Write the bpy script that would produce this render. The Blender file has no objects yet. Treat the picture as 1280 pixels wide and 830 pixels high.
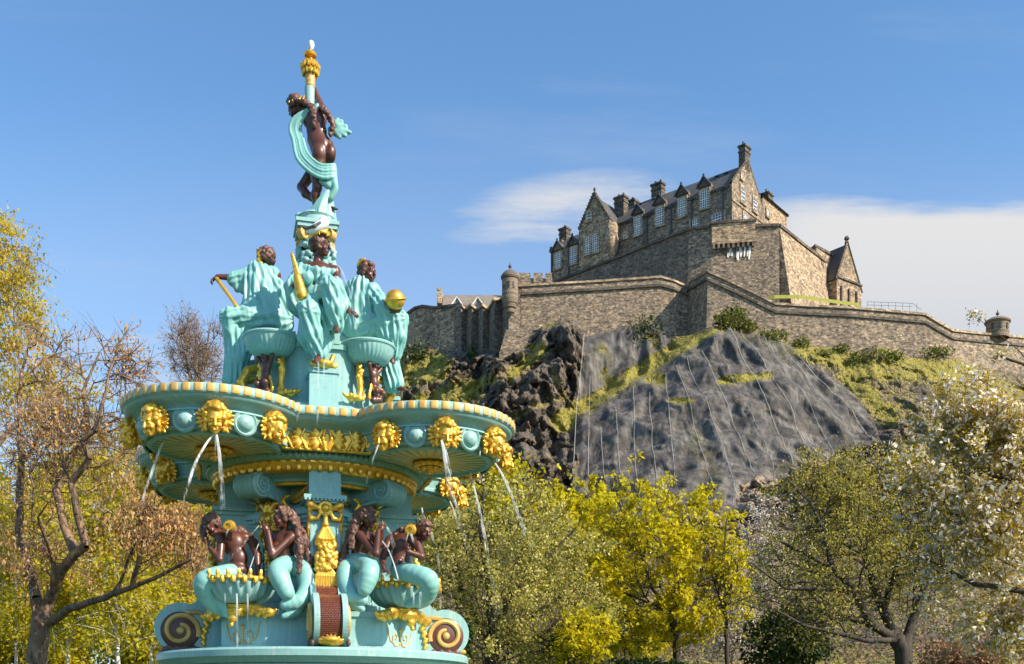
import bpy, bmesh, math, random
import numpy as np
from mathutils import Vector, Matrix, noise as mnoise

sc = bpy.context.scene
COL = sc.collection
R = math.radians
rng = np.random.default_rng(7)

# ------------------------------------------------------------------ camera
F, HX, HY, CAMZ = 1360.0, 640.0, 900.0, 1.7
cam_d = bpy.data.cameras.new('camera')
cam = bpy.data.objects.new('camera', cam_d)
COL.objects.link(cam)
cam.location = (0, 0, CAMZ)
cam.rotation_euler = (R(90), 0, 0)
cam_d.sensor_width = 36
cam_d.lens = F / 1280 * 36
cam_d.shift_y = (HY - 415) / 1280
cam_d.clip_start = 0.2
cam_d.clip_end = 6000
sc.camera = cam

# ------------------------------------------------------------------ light
SUN_AZ, SUN_EL = 60.0, 36.0            # azimuth from straight behind the camera towards the right
sd = Vector((math.sin(R(SUN_AZ)) * math.cos(R(SUN_EL)), -math.cos(R(SUN_AZ)) * math.cos(R(SUN_EL)), math.sin(R(SUN_EL))))
sun_d = bpy.data.lights.new('sun', 'SUN')
sun = bpy.data.objects.new('sun', sun_d)
COL.objects.link(sun)
sun_d.energy = 5.0
sun_d.angle = R(0.5)
sun_d.color = (1.0, 0.88, 0.70)
sun.rotation_euler = sd.to_track_quat('Z', 'Y').to_euler()
sc.view_settings.view_transform = 'Standard'
sc.view_settings.look = 'None'
sc.view_settings.gamma = 1
sc.view_settings.exposure = 0.72
sc.cycles.max_bounces = 6
sc.cycles.transparent_max_bounces = 24
sc.cycles.use_denoising = True
sc.cycles.caustics_reflective = False
sc.cycles.caustics_refractive = False

# ------------------------------------------------------------------ node helper
class NT:
    def __init__(s, tree):
        s.t = tree
    def n(s, typ, ins=None, **props):
        nd = s.t.nodes.new(typ)
        for k, v in props.items():
            setattr(nd, k, v)
        for k, v in (ins or {}).items():
            s.set(nd.inputs[k], v)
        return nd
    def set(s, sock, v):
        if isinstance(v, bpy.types.NodeSocket):
            s.t.links.new(v, sock)
        elif isinstance(v, bpy.types.Node):
            s.t.links.new(v.outputs[0], sock)
        else:
            if sock.type == 'RGBA' and hasattr(v, '__len__') and len(v) == 3:
                v = (*v, 1)
            sock.default_value = v
    def math(s, op, a, b=0.0, clamp=False):
        nd = s.t.nodes.new('ShaderNodeMath'); nd.operation = op; nd.use_clamp = clamp
        s.set(nd.inputs[0], a); s.set(nd.inputs[1], b)
        return nd.outputs[0]
    def mix(s, fac, a, b, blend='MIX'):
        nd = s.t.nodes.new('ShaderNodeMix'); nd.data_type = 'RGBA'; nd.blend_type = blend
        s.set(nd.inputs[0], fac); s.set(nd.inputs[6], a); s.set(nd.inputs[7], b)
        return nd.outputs[2]
    def ramp(s, fac, stops, interp='LINEAR'):
        nd = s.t.nodes.new('ShaderNodeValToRGB')
        cr = nd.color_ramp; cr.interpolation = interp
        while len(cr.elements) < len(stops):
            cr.elements.new(0.5)
        for e, (p, c) in zip(cr.elements, stops):
            e.position = p
            e.color = (c, c, c, 1) if not hasattr(c, '__len__') else (*c, 1)
        s.set(nd.inputs[0], fac)
        return nd.outputs[0]
    def noise(s, vec, scale, detail=4, rough=0.55, dim='3D'):
        nd = s.t.nodes.new('ShaderNodeTexNoise'); nd.noise_dimensions = dim
        if vec is not None: s.set(nd.inputs['Vector'], vec)
        nd.inputs['Scale'].default_value = scale; nd.inputs['Detail'].default_value = detail
        nd.inputs['Roughness'].default_value = rough
        return nd.outputs[0]
    def smooth(s, x, a, b):
        nd = s.t.nodes.new('ShaderNodeMapRange'); nd.interpolation_type = 'SMOOTHSTEP'
        s.set(nd.inputs[0], x); s.set(nd.inputs[1], a); s.set(nd.inputs[2], b)
        return nd.outputs[0]
    def mapping(s, vec, scale=(1, 1, 1), rot=(0, 0, 0), loc=(0, 0, 0)):
        nd = s.t.nodes.new('ShaderNodeMapping')
        s.set(nd.inputs[0], vec)
        nd.inputs['Scale'].default_value = scale; nd.inputs['Rotation'].default_value = rot; nd.inputs['Location'].default_value = loc
        return nd.outputs[0]

# ------------------------------------------------------------------ sky
world = bpy.data.worlds.new('World')
sc.world = world
world.use_nodes = True
wt = NT(world.node_tree)
for nd in list(world.node_tree.nodes): world.node_tree.nodes.remove(nd)
sky = wt.n('ShaderNodeTexSky', sky_type='NISHITA', sun_disc=False)
sky.sun_elevation = R(SUN_EL)
sky.sun_rotation = math.atan2(sd.x, sd.y)
sky.air_density = 1.0; sky.dust_density = 0.6; sky.ozone_density = 2.2
skyc = wt.mix(1.0, sky.outputs[0], (0.74, 0.98, 1.10), 'MULTIPLY')
bg1 = wt.n('ShaderNodeBackground', {'Color': skyc, 'Strength': 0.13})
tc = wt.n('ShaderNodeTexCoord')
sep = wt.n('ShaderNodeSeparateXYZ', {0: tc.outputs['Generated']})
yy = wt.math('MAXIMUM', sep.outputs[1], 0.08)
u = wt.math('DIVIDE', sep.outputs[0], yy)
v = wt.math('DIVIDE', sep.outputs[2], yy)
uv = wt.n('ShaderNodeCombineXYZ', {0: u, 1: v})
nb = wt.noise(wt.mapping(uv, (2.2, 13, 1)), 1.0, 6, 0.6)
ns = wt.noise(wt.mapping(uv, (5, 30, 1), rot=(0, 0, R(-9))), 1.0, 6, 0.65)
# the big flat bank on the right
top = wt.math('ADD', v, wt.math('MULTIPLY', wt.math('SUBTRACT', nb, 0.5), 0.075))
top = wt.math('ADD', top, wt.math('MULTIPLY', wt.math('SUBTRACT', u, 0.36), 0.03))
bank = wt.math('MULTIPLY', wt.smooth(top, 0.484, 0.462), wt.smooth(wt.math('ADD', u, wt.math('MULTIPLY', wt.math('SUBTRACT', ns, .5), .14)), 0.12, 0.30))
hole = wt.smooth(wt.noise(wt.mapping(uv, (2.5, 6, 1), loc=(3.1, 0, 0)), 1.0, 3, .5), 0.5, 0.75)
hole = wt.math('MULTIPLY', hole, wt.smooth(v, 0.44, 0.37))
bank = wt.math('MULTIPLY', bank, wt.math('SUBTRACT', 0.97, wt.math('MULTIPLY', hole, 0.55)))
# a wisp over the castle
du = wt.math('DIVIDE', wt.math('SUBTRACT', u, 0.055), 0.12)
dv = wt.math('DIVIDE', wt.math('SUBTRACT', v, wt.math('ADD', 0.462, wt.math('MULTIPLY', u, 0.12))), 0.036)
rr = wt.math('ADD', wt.math('MULTIPLY', du, du), wt.math('MULTIPLY', dv, dv))
wisp = wt.math('MULTIPLY', wt.smooth(rr, 1.5, 0.05), wt.smooth(ns, 0.28, 0.74))
wisp = wt.math('MULTIPLY', wisp, 0.85)
# thin streaks low on the left
low = wt.math('MULTIPLY', wt.math('MULTIPLY', wt.smooth(v, 0.385, 0.33), wt.smooth(ns, 0.3, 0.6)), wt.smooth(u, -0.12, -0.3))
low = wt.math('MULTIPLY', low, 0.6)
thin = wt.math('MULTIPLY', wt.smooth(wt.noise(wt.mapping(uv, (1.8, 9, 1), rot=(0, 0, R(8)), loc=(0, 2, 0)), 1.0, 6, .62), 0.52, 0.85), 0.16)
thin = wt.math('ADD', thin, wt.math('MULTIPLY', wt.smooth(v, 0.60, 0.30), 0.24))
cl = wt.math('MAXIMUM', wt.math('MAXIMUM', bank, wisp), wt.math('MAXIMUM', low, thin))
ccol = wt.mix(wt.smooth(v, 0.30, 0.47), (0.40, 0.42, 0.455), (0.50, 0.495, 0.49))
bg2 = wt.n('ShaderNodeBackground', {'Color': ccol, 'Strength': 0.98})
mx = wt.n('ShaderNodeMixShader', {0: cl, 1: bg1, 2: bg2})
wt.n('ShaderNodeOutputWorld', {0: mx})

# ------------------------------------------------------------------ geometry helpers
def W(px, py, Y):
    """the point of the scene at distance Y that a sight line through photo pixel (px, py) meets"""
    return np.array([(px - HX) / F * Y, Y, CAMZ + (HY - py) / F * Y])

def pr(co):
    co = np.asarray(co)
    return HX + F * co[..., 0] / co[..., 1], HY - F * (co[..., 2] - CAMZ) / co[..., 1]

def tag(o, label=None, cat=None, group=None, kind=None):
    if label: o['label'] = label
    if cat: o['category'] = cat
    if group: o['group'] = group
    if kind: o['kind'] = kind
    return o

def empty(name, loc=(0, 0, 0), rz=0.0):
    o = bpy.data.objects.new(name, None)
    o.empty_display_size = 0.2
    o.location = loc; o.rotation_euler = (0, 0, rz)
    COL.objects.link(o)
    return o

def link_mesh(name, me, mats, parent=None, loc=None):
    o = bpy.data.objects.new(name, me)
    COL.objects.link(o)
    for m in (mats if isinstance(mats, (list, tuple)) else [mats]):
        me.materials.append(m)
    if parent is not None: o.parent = parent
    if loc is not None: o.location = loc
    return o

def np_mesh(name, verts, faces, smooth=True, midx=None):
    """mesh from numpy verts and an (n,k) face array, or a list of such arrays"""
    me = bpy.data.meshes.new(name)
    verts = np.asarray(verts, dtype=np.float32)
    fl = faces if isinstance(faces, list) else [faces]
    fl = [np.asarray(f, dtype=np.int32) for f in fl if len(f)]
    me.vertices.add(len(verts)); me.vertices.foreach_set('co', verts.ravel())
    loops = np.concatenate([f.ravel() for f in fl])
    sizes = np.concatenate([np.full(len(f), f.shape[1], dtype=np.int32) for f in fl])
    starts = np.concatenate([[0], np.cumsum(sizes)[:-1]]).astype(np.int32)
    me.loops.add(len(loops)); me.loops.foreach_set('vertex_index', loops)
    me.polygons.add(len(sizes)); me.polygons.foreach_set('loop_start', starts); me.polygons.foreach_set('loop_total', sizes)
    if midx is not None: me.polygons.foreach_set('material_index', np.asarray(midx, dtype=np.int32))
    me.polygons.foreach_set('use_smooth', np.full(len(sizes), smooth))
    me.update(calc_edges=True); me.validate()
    return me

def box_uv(me):
    n = len(me.polygons)
    co = np.empty(len(me.vertices) * 3, dtype=np.float32); me.vertices.foreach_get('co', co); co = co.reshape(-1, 3)
    nr = np.empty(n * 3, dtype=np.float32); me.polygons.foreach_get('normal', nr); nr = nr.reshape(-1, 3)
    lt = np.empty(n, dtype=np.int32); me.polygons.foreach_get('loop_total', lt)
    vi = np.empty(len(me.loops), dtype=np.int32); me.loops.foreach_get('vertex_index', vi)
    pn = np.repeat(nr, lt, axis=0); p = co[vi]
    t = np.stack([-pn[:, 1], pn[:, 0], np.zeros(len(pn))], 1)
    ln = np.linalg.norm(t, axis=1, keepdims=True)
    flat = (ln[:, 0] < 0.35)
    t = t / np.maximum(ln, 1e-6)
    uu = (t * p).sum(1); vv = p[:, 2].copy()
    uu[flat] = p[flat, 0]; vv[flat] = p[flat, 1]
    lay = me.uv_layers.new(name='uv')
    lay.data.foreach_set('uv', np.stack([uu, vv], 1).astype(np.float32).ravel())

class MB:
    """collects shapes; build() links them as one mesh object"""
    def __init__(s):
        s.v = []; s.f = []; s.m = []; s.sm = []
    def add(s, vs, fs, m=0, smooth=False, M=None):
        o = len(s.v)
        for p in vs:
            p = Vector(p)
            s.v.append(M @ p if M is not None else p)
        for f in fs:
            s.f.append([i + o for i in f]); s.m.append(m); s.sm.append(smooth)
    def box(s, c, d, rz=0.0, m=0, M=None, taper=1.0):
        x, y, z = d[0] / 2, d[1] / 2, d[2] / 2
        vs = []
        for sz, k in ((-1, 1.0), (1, taper)):
            for sx, sy in ((-1, -1), (1, -1), (1, 1), (-1, 1)):
                vs.append((sx * x * k, sy * y * k, sz * z))
        T = Matrix.Translation(c) @ Matrix.Rotation(rz, 4, 'Z')
        if M is not None: T = M @ T
        s.add(vs, [(3, 2, 1, 0), (4, 5, 6, 7), (0, 1, 5, 4), (1, 2, 6, 5), (2, 3, 7, 6), (3, 0, 4, 7)], m, False, T)
    def prism(s, pts, z0, z1, m=0, M=None, smooth=False):
        """polygon pts (x,y) extruded z0..z1 (counter-clockwise)"""
        n = len(pts)
        vs = [(x, y, z0) for x, y in pts] + [(x, y, z1) for x, y in pts]
        fs = [tuple(range(n - 1, -1, -1)), tuple(range(n, 2 * n))]
        s.add(vs, fs, m, False, M)
        o = len(s.v) - 2 * n
        for i in range(n):
            s.f.append([o + i, o + (i + 1) % n, o + n + (i + 1) % n, o + n + i]); s.m.append(m); s.sm.append(smooth)
    def loft(s, rings, m=0, smooth=True, closed=True, cap0=False, cap1=False, M=None):
        n = len(rings[0])
        vs = [p for r in rings for p in r]
        fs = []
        for i in range(len(rings) - 1):
            for j in range(n if closed else n - 1):
                k = (j + 1) % n
                fs.append((i * n + j, i * n + k, (i + 1) * n + k, (i + 1) * n + j))
        s.add(vs, fs, m, smooth, M)
        o = len(s.v) - len(vs)
        if cap0: s.f.append([o + j for j in range(n - 1, -1, -1)]); s.m.append(m); s.sm.append(False)
        if cap1: s.f.append([o + (len(rings) - 1) * n + j for j in range(n)]); s.m.append(m); s.sm.append(False)
    def lathe(s, prof, c=(0, 0, 0), n=48, m=0, smooth=True, M=None, a0=0.0, a1=2 * math.pi, flute=None):
        full = abs(a1 - a0 - 2 * math.pi) < 1e-6
        k = n if full else n + 1
        rings = []
        for r, z in prof:
            ring = []
            for j in range(k):
                a = a0 + (a1 - a0) * j / n
                q = r * (flute(a, z) if flute else 1)
                ring.append((c[0] + q * math.cos(a), c[1] + q * math.sin(a), c[2] + z))
            rings.append(ring)
        s.loft(rings, m, smooth, full, M=M)
    def tube(s, pts, rad, n=8, m=0, M=None, caps=True, smooth=True):
        pts = [Vector(p) for p in pts]
        rads = rad if hasattr(rad, '__len__') else [rad] * len(pts)
        rings = []; up = None
        for i, p in enumerate(pts):
            t = (pts[min(i + 1, len(pts) - 1)] - pts[max(i - 1, 0)])
            t = t.normalized() if t.length > 1e-9 else Vector((0, 0, 1))
            if up is None:
                up = t.cross(Vector((0.31, 0.17, 0.93)))
                if up.length < 1e-3: up = t.cross(Vector((1, 0, 0)))
            up = (up - t * up.dot(t)).normalized()
            b = t.cross(up)
            rings.append([p + (up * math.cos(2 * math.pi * j / n) + b * math.sin(2 * math.pi * j / n)) * rads[i] for j in range(n)])
        s.loft(rings, m, smooth, True, caps, caps, M)
    def sphere(s, c, r, n=10, k=6, m=0, M=None):
        rr_ = r if hasattr(r, '__len__') else (r, r, r)
        rings = []
        for i in range(k + 1):
            t = math.pi * (i + 0.02 if i == 0 else (i - 0.02 if i == k else i)) / k
            rings.append([(c[0] + rr_[0] * math.sin(t) * math.cos(2 * math.pi * j / n), c[1] + rr_[1] * math.sin(t) * math.sin(2 * math.pi * j / n), c[2] - rr_[2] * math.cos(t)) for j in range(n)])
        s.loft(rings, m, True, True, True, True, M)
    def build(s, name, mats, parent=None, loc=None, uvs=False, sharp=35):
        me = bpy.data.meshes.new(name)
        me.from_pydata([tuple(p) for p in s.v], [], s.f)
        me.polygons.foreach_set('material_index', s.m)
        me.polygons.foreach_set('use_smooth', s.sm)
        me.update()
        bm = bmesh.new(); bm.from_mesh(me); bmesh.ops.recalc_face_normals(bm, faces=bm.faces); bm.to_mesh(me); bm.free()
        if any(s.sm): me.set_sharp_from_angle(angle=R(sharp))
        if uvs: box_uv(me)
        return link_mesh(name, me, mats, parent, loc)

# ------------------------------------------------------------------ numpy gradient noise
_P = rng.permutation(256).astype(np.int32); _P = np.concatenate([_P, _P, _P])
_G = rng.normal(size=(256, 3)); _G /= np.linalg.norm(_G, axis=1, keepdims=True); _G = _G.astype(np.float32)
def pnoise(p):
    p = np.asarray(p, dtype=np.float32)
    i = np.floor(p).astype(np.int32); f = p - i; i &= 255
    w = f * f * f * (f * (f * 6 - 15) + 10)
    out = 0
    for dx in (0, 1):
        wx = w[..., 0] if dx else 1 - w[..., 0]
        for dy in (0, 1):
            wy = w[..., 1] if dy else 1 - w[..., 1]
            for dz in (0, 1):
                wz = w[..., 2] if dz else 1 - w[..., 2]
                h = _P[_P[_P[(i[..., 0] + dx) & 255] + ((i[..., 1] + dy) & 255)] + ((i[..., 2] + dz) & 255)]
                g = _G[h]
                d = g[..., 0] * (f[..., 0] - dx) + g[..., 1] * (f[..., 1] - dy) + g[..., 2] * (f[..., 2] - dz)
                out = out + d * wx * wy * wz
    return out * 1.6
def fbm(p, octs=4, gain=0.5, ridged=False):
    p = np.asarray(p, dtype=np.float32); a = 1.0; s = 0; t = 0
    for o in range(octs):
        nz = pnoise(p * (2.0 ** o) + 17.3 * o)
        if ridged: nz = 1 - 2 * np.abs(nz)
        s = s + a * nz; t += a; a *= gain
    return s / t
# ------------------------------------------------------------------ sculpting: smooth union of shapes -> one continuous surface
_CO = [(a, b, c) for a in (0, 1) for b in (0, 1) for c in (0, 1)]
_ED = [(i, j) for i in range(8) for j in range(i + 1, 8) if sum(abs(_CO[i][k] - _CO[j][k]) for k in range(3)) == 1]
def surface_nets(v, org, h):
    s = v < 0
    nx, ny, nz = v.shape
    sl = lambda a, c: a[c[0]:nx - 1 + c[0], c[1]:ny - 1 + c[1], c[2]:nz - 1 + c[2]]
    cnt = sum(sl(s, c).astype(np.int8) for c in _CO)
    act = (cnt > 0) & (cnt < 8)
    ids = np.full(act.shape, -1, dtype=np.int32)
    cells = np.argwhere(act); ids[act] = np.arange(len(cells))
    cv = [v[cells[:, 0] + c[0], cells[:, 1] + c[1], cells[:, 2] + c[2]] for c in _CO]
    pos = np.zeros((len(cells), 3)); num = np.zeros(len(cells))
    for i, j in _ED:
        a, b = cv[i], cv[j]
        m = (a < 0) != (b < 0)
        t = np.where(m, a / np.where(m, a - b, 1), 0)
        ci, cj = np.array(_CO[i]), np.array(_CO[j])
        pos += (ci + (cj - ci) * t[:, None]) * m[:, None]; num += m
    pos = (cells + pos / num[:, None]) * h + org
    quads = []
    for ax in range(3):
        b, c = (ax + 1) % 3, (ax + 2) % 3
        lo = [slice(0, None)] * 3; hi = [slice(0, None)] * 3
        lo[ax] = slice(0, -1); hi[ax] = slice(1, None)
        x = s[tuple(lo)] != s[tuple(hi)]
        e = np.argwhere(x)
        e = e[(e[:, b] > 0) & (e[:, c] > 0) & (e[:, b] < v.shape[b] - 1) & (e[:, c] < v.shape[c] - 1)]
        def cid(ob, oc):
            q = e.copy(); q[:, b] -= ob; q[:, c] -= oc
            return ids[q[:, 0], q[:, 1], q[:, 2]]
        q = np.stack([cid(1, 1), cid(0, 1), cid(0, 0), cid(1, 0)], 1)
        ins = s[e[:, 0], e[:, 1], e[:, 2]]
        q[~ins] = q[~ins][:, ::-1]
        quads.append(q)
    return pos, np.concatenate(quads)

A3 = lambda p: np.asarray(p, dtype=np.float64)
def nrm(v):
    v = A3(v); return v / max(np.linalg.norm(v), 1e-9)
def frame(d, hint=(0, 0, 1)):
    d = nrm(d); h = A3(hint)
    if abs(np.dot(d, nrm(h))) > 0.97: h = A3((0, 1, 0)) if abs(d[1]) < .9 else A3((1, 0, 0))
    u = nrm(np.cross(h, d)); return u, np.cross(d, u), d

def spline_pts(pts, n=5):
    """a smooth run of points through pts"""
    pts = [A3(p) for p in pts]; out = []
    for i in range(len(pts) - 1):
        p0 = pts[max(i - 1, 0)]; p1 = pts[i]; p2 = pts[i + 1]; p3 = pts[min(i + 2, len(pts) - 1)]
        for j in range(n):
            f = j / n; out.append(.5 * ((2 * p1) + (-p0 + p2) * f + (2 * p0 - 5 * p1 + 4 * p2 - p3) * f * f + (-p0 + 3 * p1 - 3 * p2 + p3) * f ** 3))
    return out + [pts[-1]]

class Sculpt:
    def __init__(s, vox=0.012, k=0.03):
        s.vox = vox; s.k = k; s.prims = []; s.warp = None
    def rc(s, a, b, ra, rb=None, k=None, cut=False, fold=None):
        """tapered limb from a to b; fold = (amplitude, count, twist, phase) runs pleats along it"""
        a = A3(a); b = A3(b); rb = ra if rb is None else rb
        u, v, d = frame(b - a); L2 = max(np.dot(b - a, b - a), 1e-9)
        def f(P):
            q = P - a; t = np.clip(q @ (b - a) / L2, 0, 1)
            w = q - t[..., None] * (b - a)
            r = ra + (rb - ra) * t
            if fold:
                an = np.arctan2(w @ v, w @ u)
                r = r + fold[0] * np.sin(fold[1] * an + fold[2] * t + (fold[3] if len(fold) > 3 else 0))
            return np.sqrt((w * w).sum(-1)) - r
        m = max(ra, rb) + (fold[0] if fold else 0)
        s.prims.append((f, np.minimum(a, b) - m, np.maximum(a, b) + m, s.k if k is None else k, cut)); return s
    def path(s, pts, rad, k=None, fold=None, cut=False):
        rads = rad if hasattr(rad, '__len__') else [rad] * len(pts)
        for i in range(len(pts) - 1):
            s.rc(pts[i], pts[i + 1], rads[i], rads[i + 1], k, cut, fold)
        return s
    def el(s, c, r, axes=None, k=None, cut=False):
        c = A3(c); r = A3(r) if hasattr(r, '__len__') else A3((r, r, r))
        ax = np.eye(3) if axes is None else np.stack([A3(a) for a in axes])
        rm = r.min()
        def f(P):
            q = (P - c) @ ax.T
            k0 = np.sqrt(((q / r) ** 2).sum(-1)); k1 = np.sqrt(((q / (r * r)) ** 2).sum(-1))
            return k0 * (k0 - 1) / np.maximum(k1, 1e-6)
        m = np.abs(ax.T * r).sum(1)
        s.prims.append((f, c - m, c + m, s.k if k is None else k, cut)); return s
    def ring(s, c, n, R_, r, k=None):
        c = A3(c); n = nrm(n)
        def f(P):
            q = P - c; h = q @ n; w = q - h[..., None] * n
            return np.sqrt((np.sqrt((w * w).sum(-1)) - R_) ** 2 + h * h) - r
        s.prims.append((f, c - (R_ + r), c + (R_ + r), s.k if k is None else k, False)); return s
    def mesh(s, name='sculpt', origin=(0, 0, 0), smooth_it=1):
        h = s.vox; pad = 4 * h
        lo = np.min([p[1] for p in s.prims if not p[4]], axis=0) - pad; hi = np.max([p[2] for p in s.prims if not p[4]], axis=0) + pad
        n = np.ceil((hi - lo) / h).astype(int) + 1
        D = np.full(n, 0.5, dtype=np.float32)
        ax = [lo[i] + h * np.arange(n[i]) for i in range(3)]
        for f, a, b, k, cut in s.prims:
            m = k + 3 * h
            i0 = np.clip(np.floor((a - m - lo) / h).astype(int), 0, n); i1 = np.clip(np.ceil((b + m - lo) / h).astype(int) + 1, 0, n)
            if (i1 <= i0).any(): continue
            P = np.stack(np.meshgrid(*[ax[i][i0[i]:i1[i]] for i in range(3)], indexing='ij'), -1)
            d = f(P).astype(np.float32)
            S = D[i0[0]:i1[0], i0[1]:i1[1], i0[2]:i1[2]]
            if cut:
                hh = np.maximum(k - np.abs(S + d), 0) / max(k, 1e-6)
                S[...] = np.maximum(S, -d) + hh * hh * k * 0.25
            else:
                hh = np.maximum(k - np.abs(S - d), 0) / max(k, 1e-6)
                S[...] = np.minimum(S, d) - hh * hh * k * 0.25
        if s.warp is not None:
            band = np.abs(D) < 4 * h + 0.03
            idx = np.argwhere(band)
            P = idx * h + lo
            D[band] += s.warp(P).astype(np.float32)
        D[0] = D[-1] = 0.5; D[:, 0] = D[:, -1] = 0.5; D[:, :, 0] = D[:, :, -1] = 0.5
        v, q = surface_nets(D, lo, h)
        return np_mesh(name, v - A3(origin), q, True)
    def build(s, name, mat, parent=None, origin=(0, 0, 0)):
        return link_mesh(name, s.mesh(name, origin), mat, parent)

def folds(amp, fx, fy, fz, seed=0.0, sharp=True):
    """cloth folds: noise stretched along the way the cloth hangs"""
    def w(P):
        a = fbm(P * A3((fx, fy, fz)) + seed, 2)
        if sharp: a = np.abs(a) * 2 - 0.5
        return amp * a
    return w

def add_head(S, c, fwd, up=(0, 0, 1), s=1.0):
    fwd = nrm(fwd); up = nrm(A3(up) - fwd * np.dot(up, fwd)); rt = np.cross(fwd, up)
    c = A3(c); P = lambda r, f, u: c + (rt * r + fwd * f + up * u) * s
    axs = (rt, fwd, up); k = 0.014 * s
    S.el(P(0, -.012, .022), A3((.074, .095, .088)) * s, axs, 0.02 * s)
    S.el(P(0, .028, -.042), A3((.058, .066, .082)) * s, axs, 0.02 * s)
    S.el(P(0, .066, -.108), A3((.026, .024, .02)) * s, axs, k)
    S.rc(P(-.034, .082, .014), P(.034, .082, .014), .014 * s, None, k)
    for q in (-1, 1):
        S.el(P(q * .03, .104, -.010), A3((.02, .016, .013)) * s, axs, 0.008 * s, True)
        S.el(P(q * .03, .080, -.010), A3((.016, .014, .012)) * s, axs, 0.003 * s)
        S.el(P(q * .04, .064, -.048), A3((.022, .022, .022)) * s, axs, k)
        S.el(P(q * .077, -.008, -.02), A3((.010, .022, .034)) * s, axs, 0.008 * s)
    S.rc(P(0, .092, .008), P(0, .116, -.046), .010 * s, .016 * s, 0.008 * s)
    S.rc(P(-.019, .088, -.074), P(.019, .088, -.074), .0085 * s, None, 0.004 * s)
    S.rc(P(-.016, .086, -.088), P(.016, .086, -.088), .0095 * s, None, 0.004 * s)
    return P

def add_hand(S, wrist, d, back, s=1.0, curl=0.5, thumb=1):
    """palm, four bent fingers and a thumb; d points along the hand, back is the back of the hand"""
    d = nrm(d); back = nrm(A3(back) - d * np.dot(back, d)); sd_ = np.cross(d, back)
    w = A3(wrist); P = lambda a, b, c: w + (d * a + sd_ * b + back * c) * s
    S.el(P(.05, 0, 0), A3((.05, .038, .018)) * s, (d, sd_, back), 0.012 * s)
    L = (.062, .072, .068, .052)
    for i, l in enumerate(L):
        o = (i - 1.5) * .0205
        a = P(.088, o, 0); t = curl * 0.8
        d1 = d * math.cos(t) - back * math.sin(t) + sd_ * (i - 1.5) * .06
        b = a + d1 * l * .55 * s; t2 = curl * 1.9
        d2 = d * math.cos(t2) - back * math.sin(t2)
        e = b + d2 * l * .55 * s
        S.rc(a, b, .0100 * s, .0092 * s, 0.004 * s); S.rc(b, e, .0092 * s, .0075 * s, 0.003 * s)
    a = P(.025, thumb * .034, -.004); b = P(.055, thumb * .056, -.014); e = P(.083, thumb * .052, -.03)
    S.rc(a, b, .014 * s, .011 * s, 0.008 * s); S.rc(b, e, .011 * s, .008 * s, 0.004 * s)

def curls(S, pts, rad, r, n, seed, k=0.006):
    """a lock of curly hair: small knobs strung along a path"""
    g = np.random.default_rng(seed); pts = [A3(p) for p in pts]
    seg = [np.linalg.norm(pts[i + 1] - pts[i]) for i in range(len(pts) - 1)]; tot = sum(seg)
    rads = rad if hasattr(rad, '__len__') else [rad] * len(pts)
    for i in range(len(pts) - 1):
        S.rc(pts[i], pts[i + 1], rads[i] * .8, rads[i + 1] * .8)
    for j in range(n):
        t = g.random() * tot; i = 0
        while i < len(seg) - 1 and t > seg[i]: t -= seg[i]; i += 1
        q = t / seg[i]; c = pts[i] * (1 - q) + pts[i + 1] * q
        R_ = rads[i] * (1 - q) + rads[i + 1] * q
        o = g.normal(size=3); o /= np.linalg.norm(o)
        S.el(c + o * R_ * .8, r * (0.7 + .5 * g.random()), None, k)

def curly_cap(S, c, fwd, up, s, n, r, seed, face=0.35, k=0.006, low=-0.09):
    fwd = nrm(fwd); up = nrm(A3(up) - fwd * np.dot(up, fwd)); rt = np.cross(fwd, up); c = A3(c)
    g = np.random.default_rng(seed)
    S.el(c + (fwd * -.022 + up * .03) * s, A3((.080, .094, .090)) * s, (rt, fwd, up), 0.015)
    j = 0
    while j < n:
        o = g.normal(size=3); o /= np.linalg.norm(o)
        if o[2] < -.75 or (o[1] > face and o[2] < .38): continue
        p = c + (rt * o[0] * .082 + fwd * (o[1] * .098 - .016) + up * (o[2] * .094 + .024)) * s
        if np.dot(p - c, up) < low * s: continue
        S.el(p, r * s * (0.75 + .5 * g.random()), None, k); j += 1

def wreath(S, c, fwd, up, s, n=26, a0=0, a1=360, rad=.088, tilt=.25, leaf=(.034, .014, .012)):
    fwd = nrm(fwd); up = nrm(A3(up) - fwd * np.dot(up, fwd)); rt = np.cross(fwd, up); c = A3(c)
    g = np.random.default_rng(n)
    for i in range(n):
        a = R(a0 + (a1 - a0) * i / n)
        dr = rt * math.sin(a) + fwd * math.cos(a)
        p = c + (dr * rad * (1 + .1 * (abs(math.cos(a)))) + up * (.055 + tilt * .1 * math.cos(a))) * s
        t = nrm(np.cross(up, dr) * (1 if i % 2 else .6) + up * g.uniform(-.2, .9) + dr * .3)
        u_, v_, d_ = frame(dr, t)
        S.el(p + up * .012 * g.normal() * s, A3(leaf) * s * (0.8 + .5 * g.random()), (v_, u_, d_), 0.004)
# ------------------------------------------------------------------ materials
def new_mat(name):
    m = bpy.data.materials.new(name); m.use_nodes = True
    t = NT(m.node_tree)
    for nd in list(m.node_tree.nodes): m.node_tree.nodes.remove(nd)
    out = t.n('ShaderNodeOutputMaterial')
    return m, t, out

def bump(t, h, strength=0.3, dist=0.01):
    return t.n('ShaderNodeBump', {'Strength': strength, 'Distance': dist, 'Height': h}).outputs[0]

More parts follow.
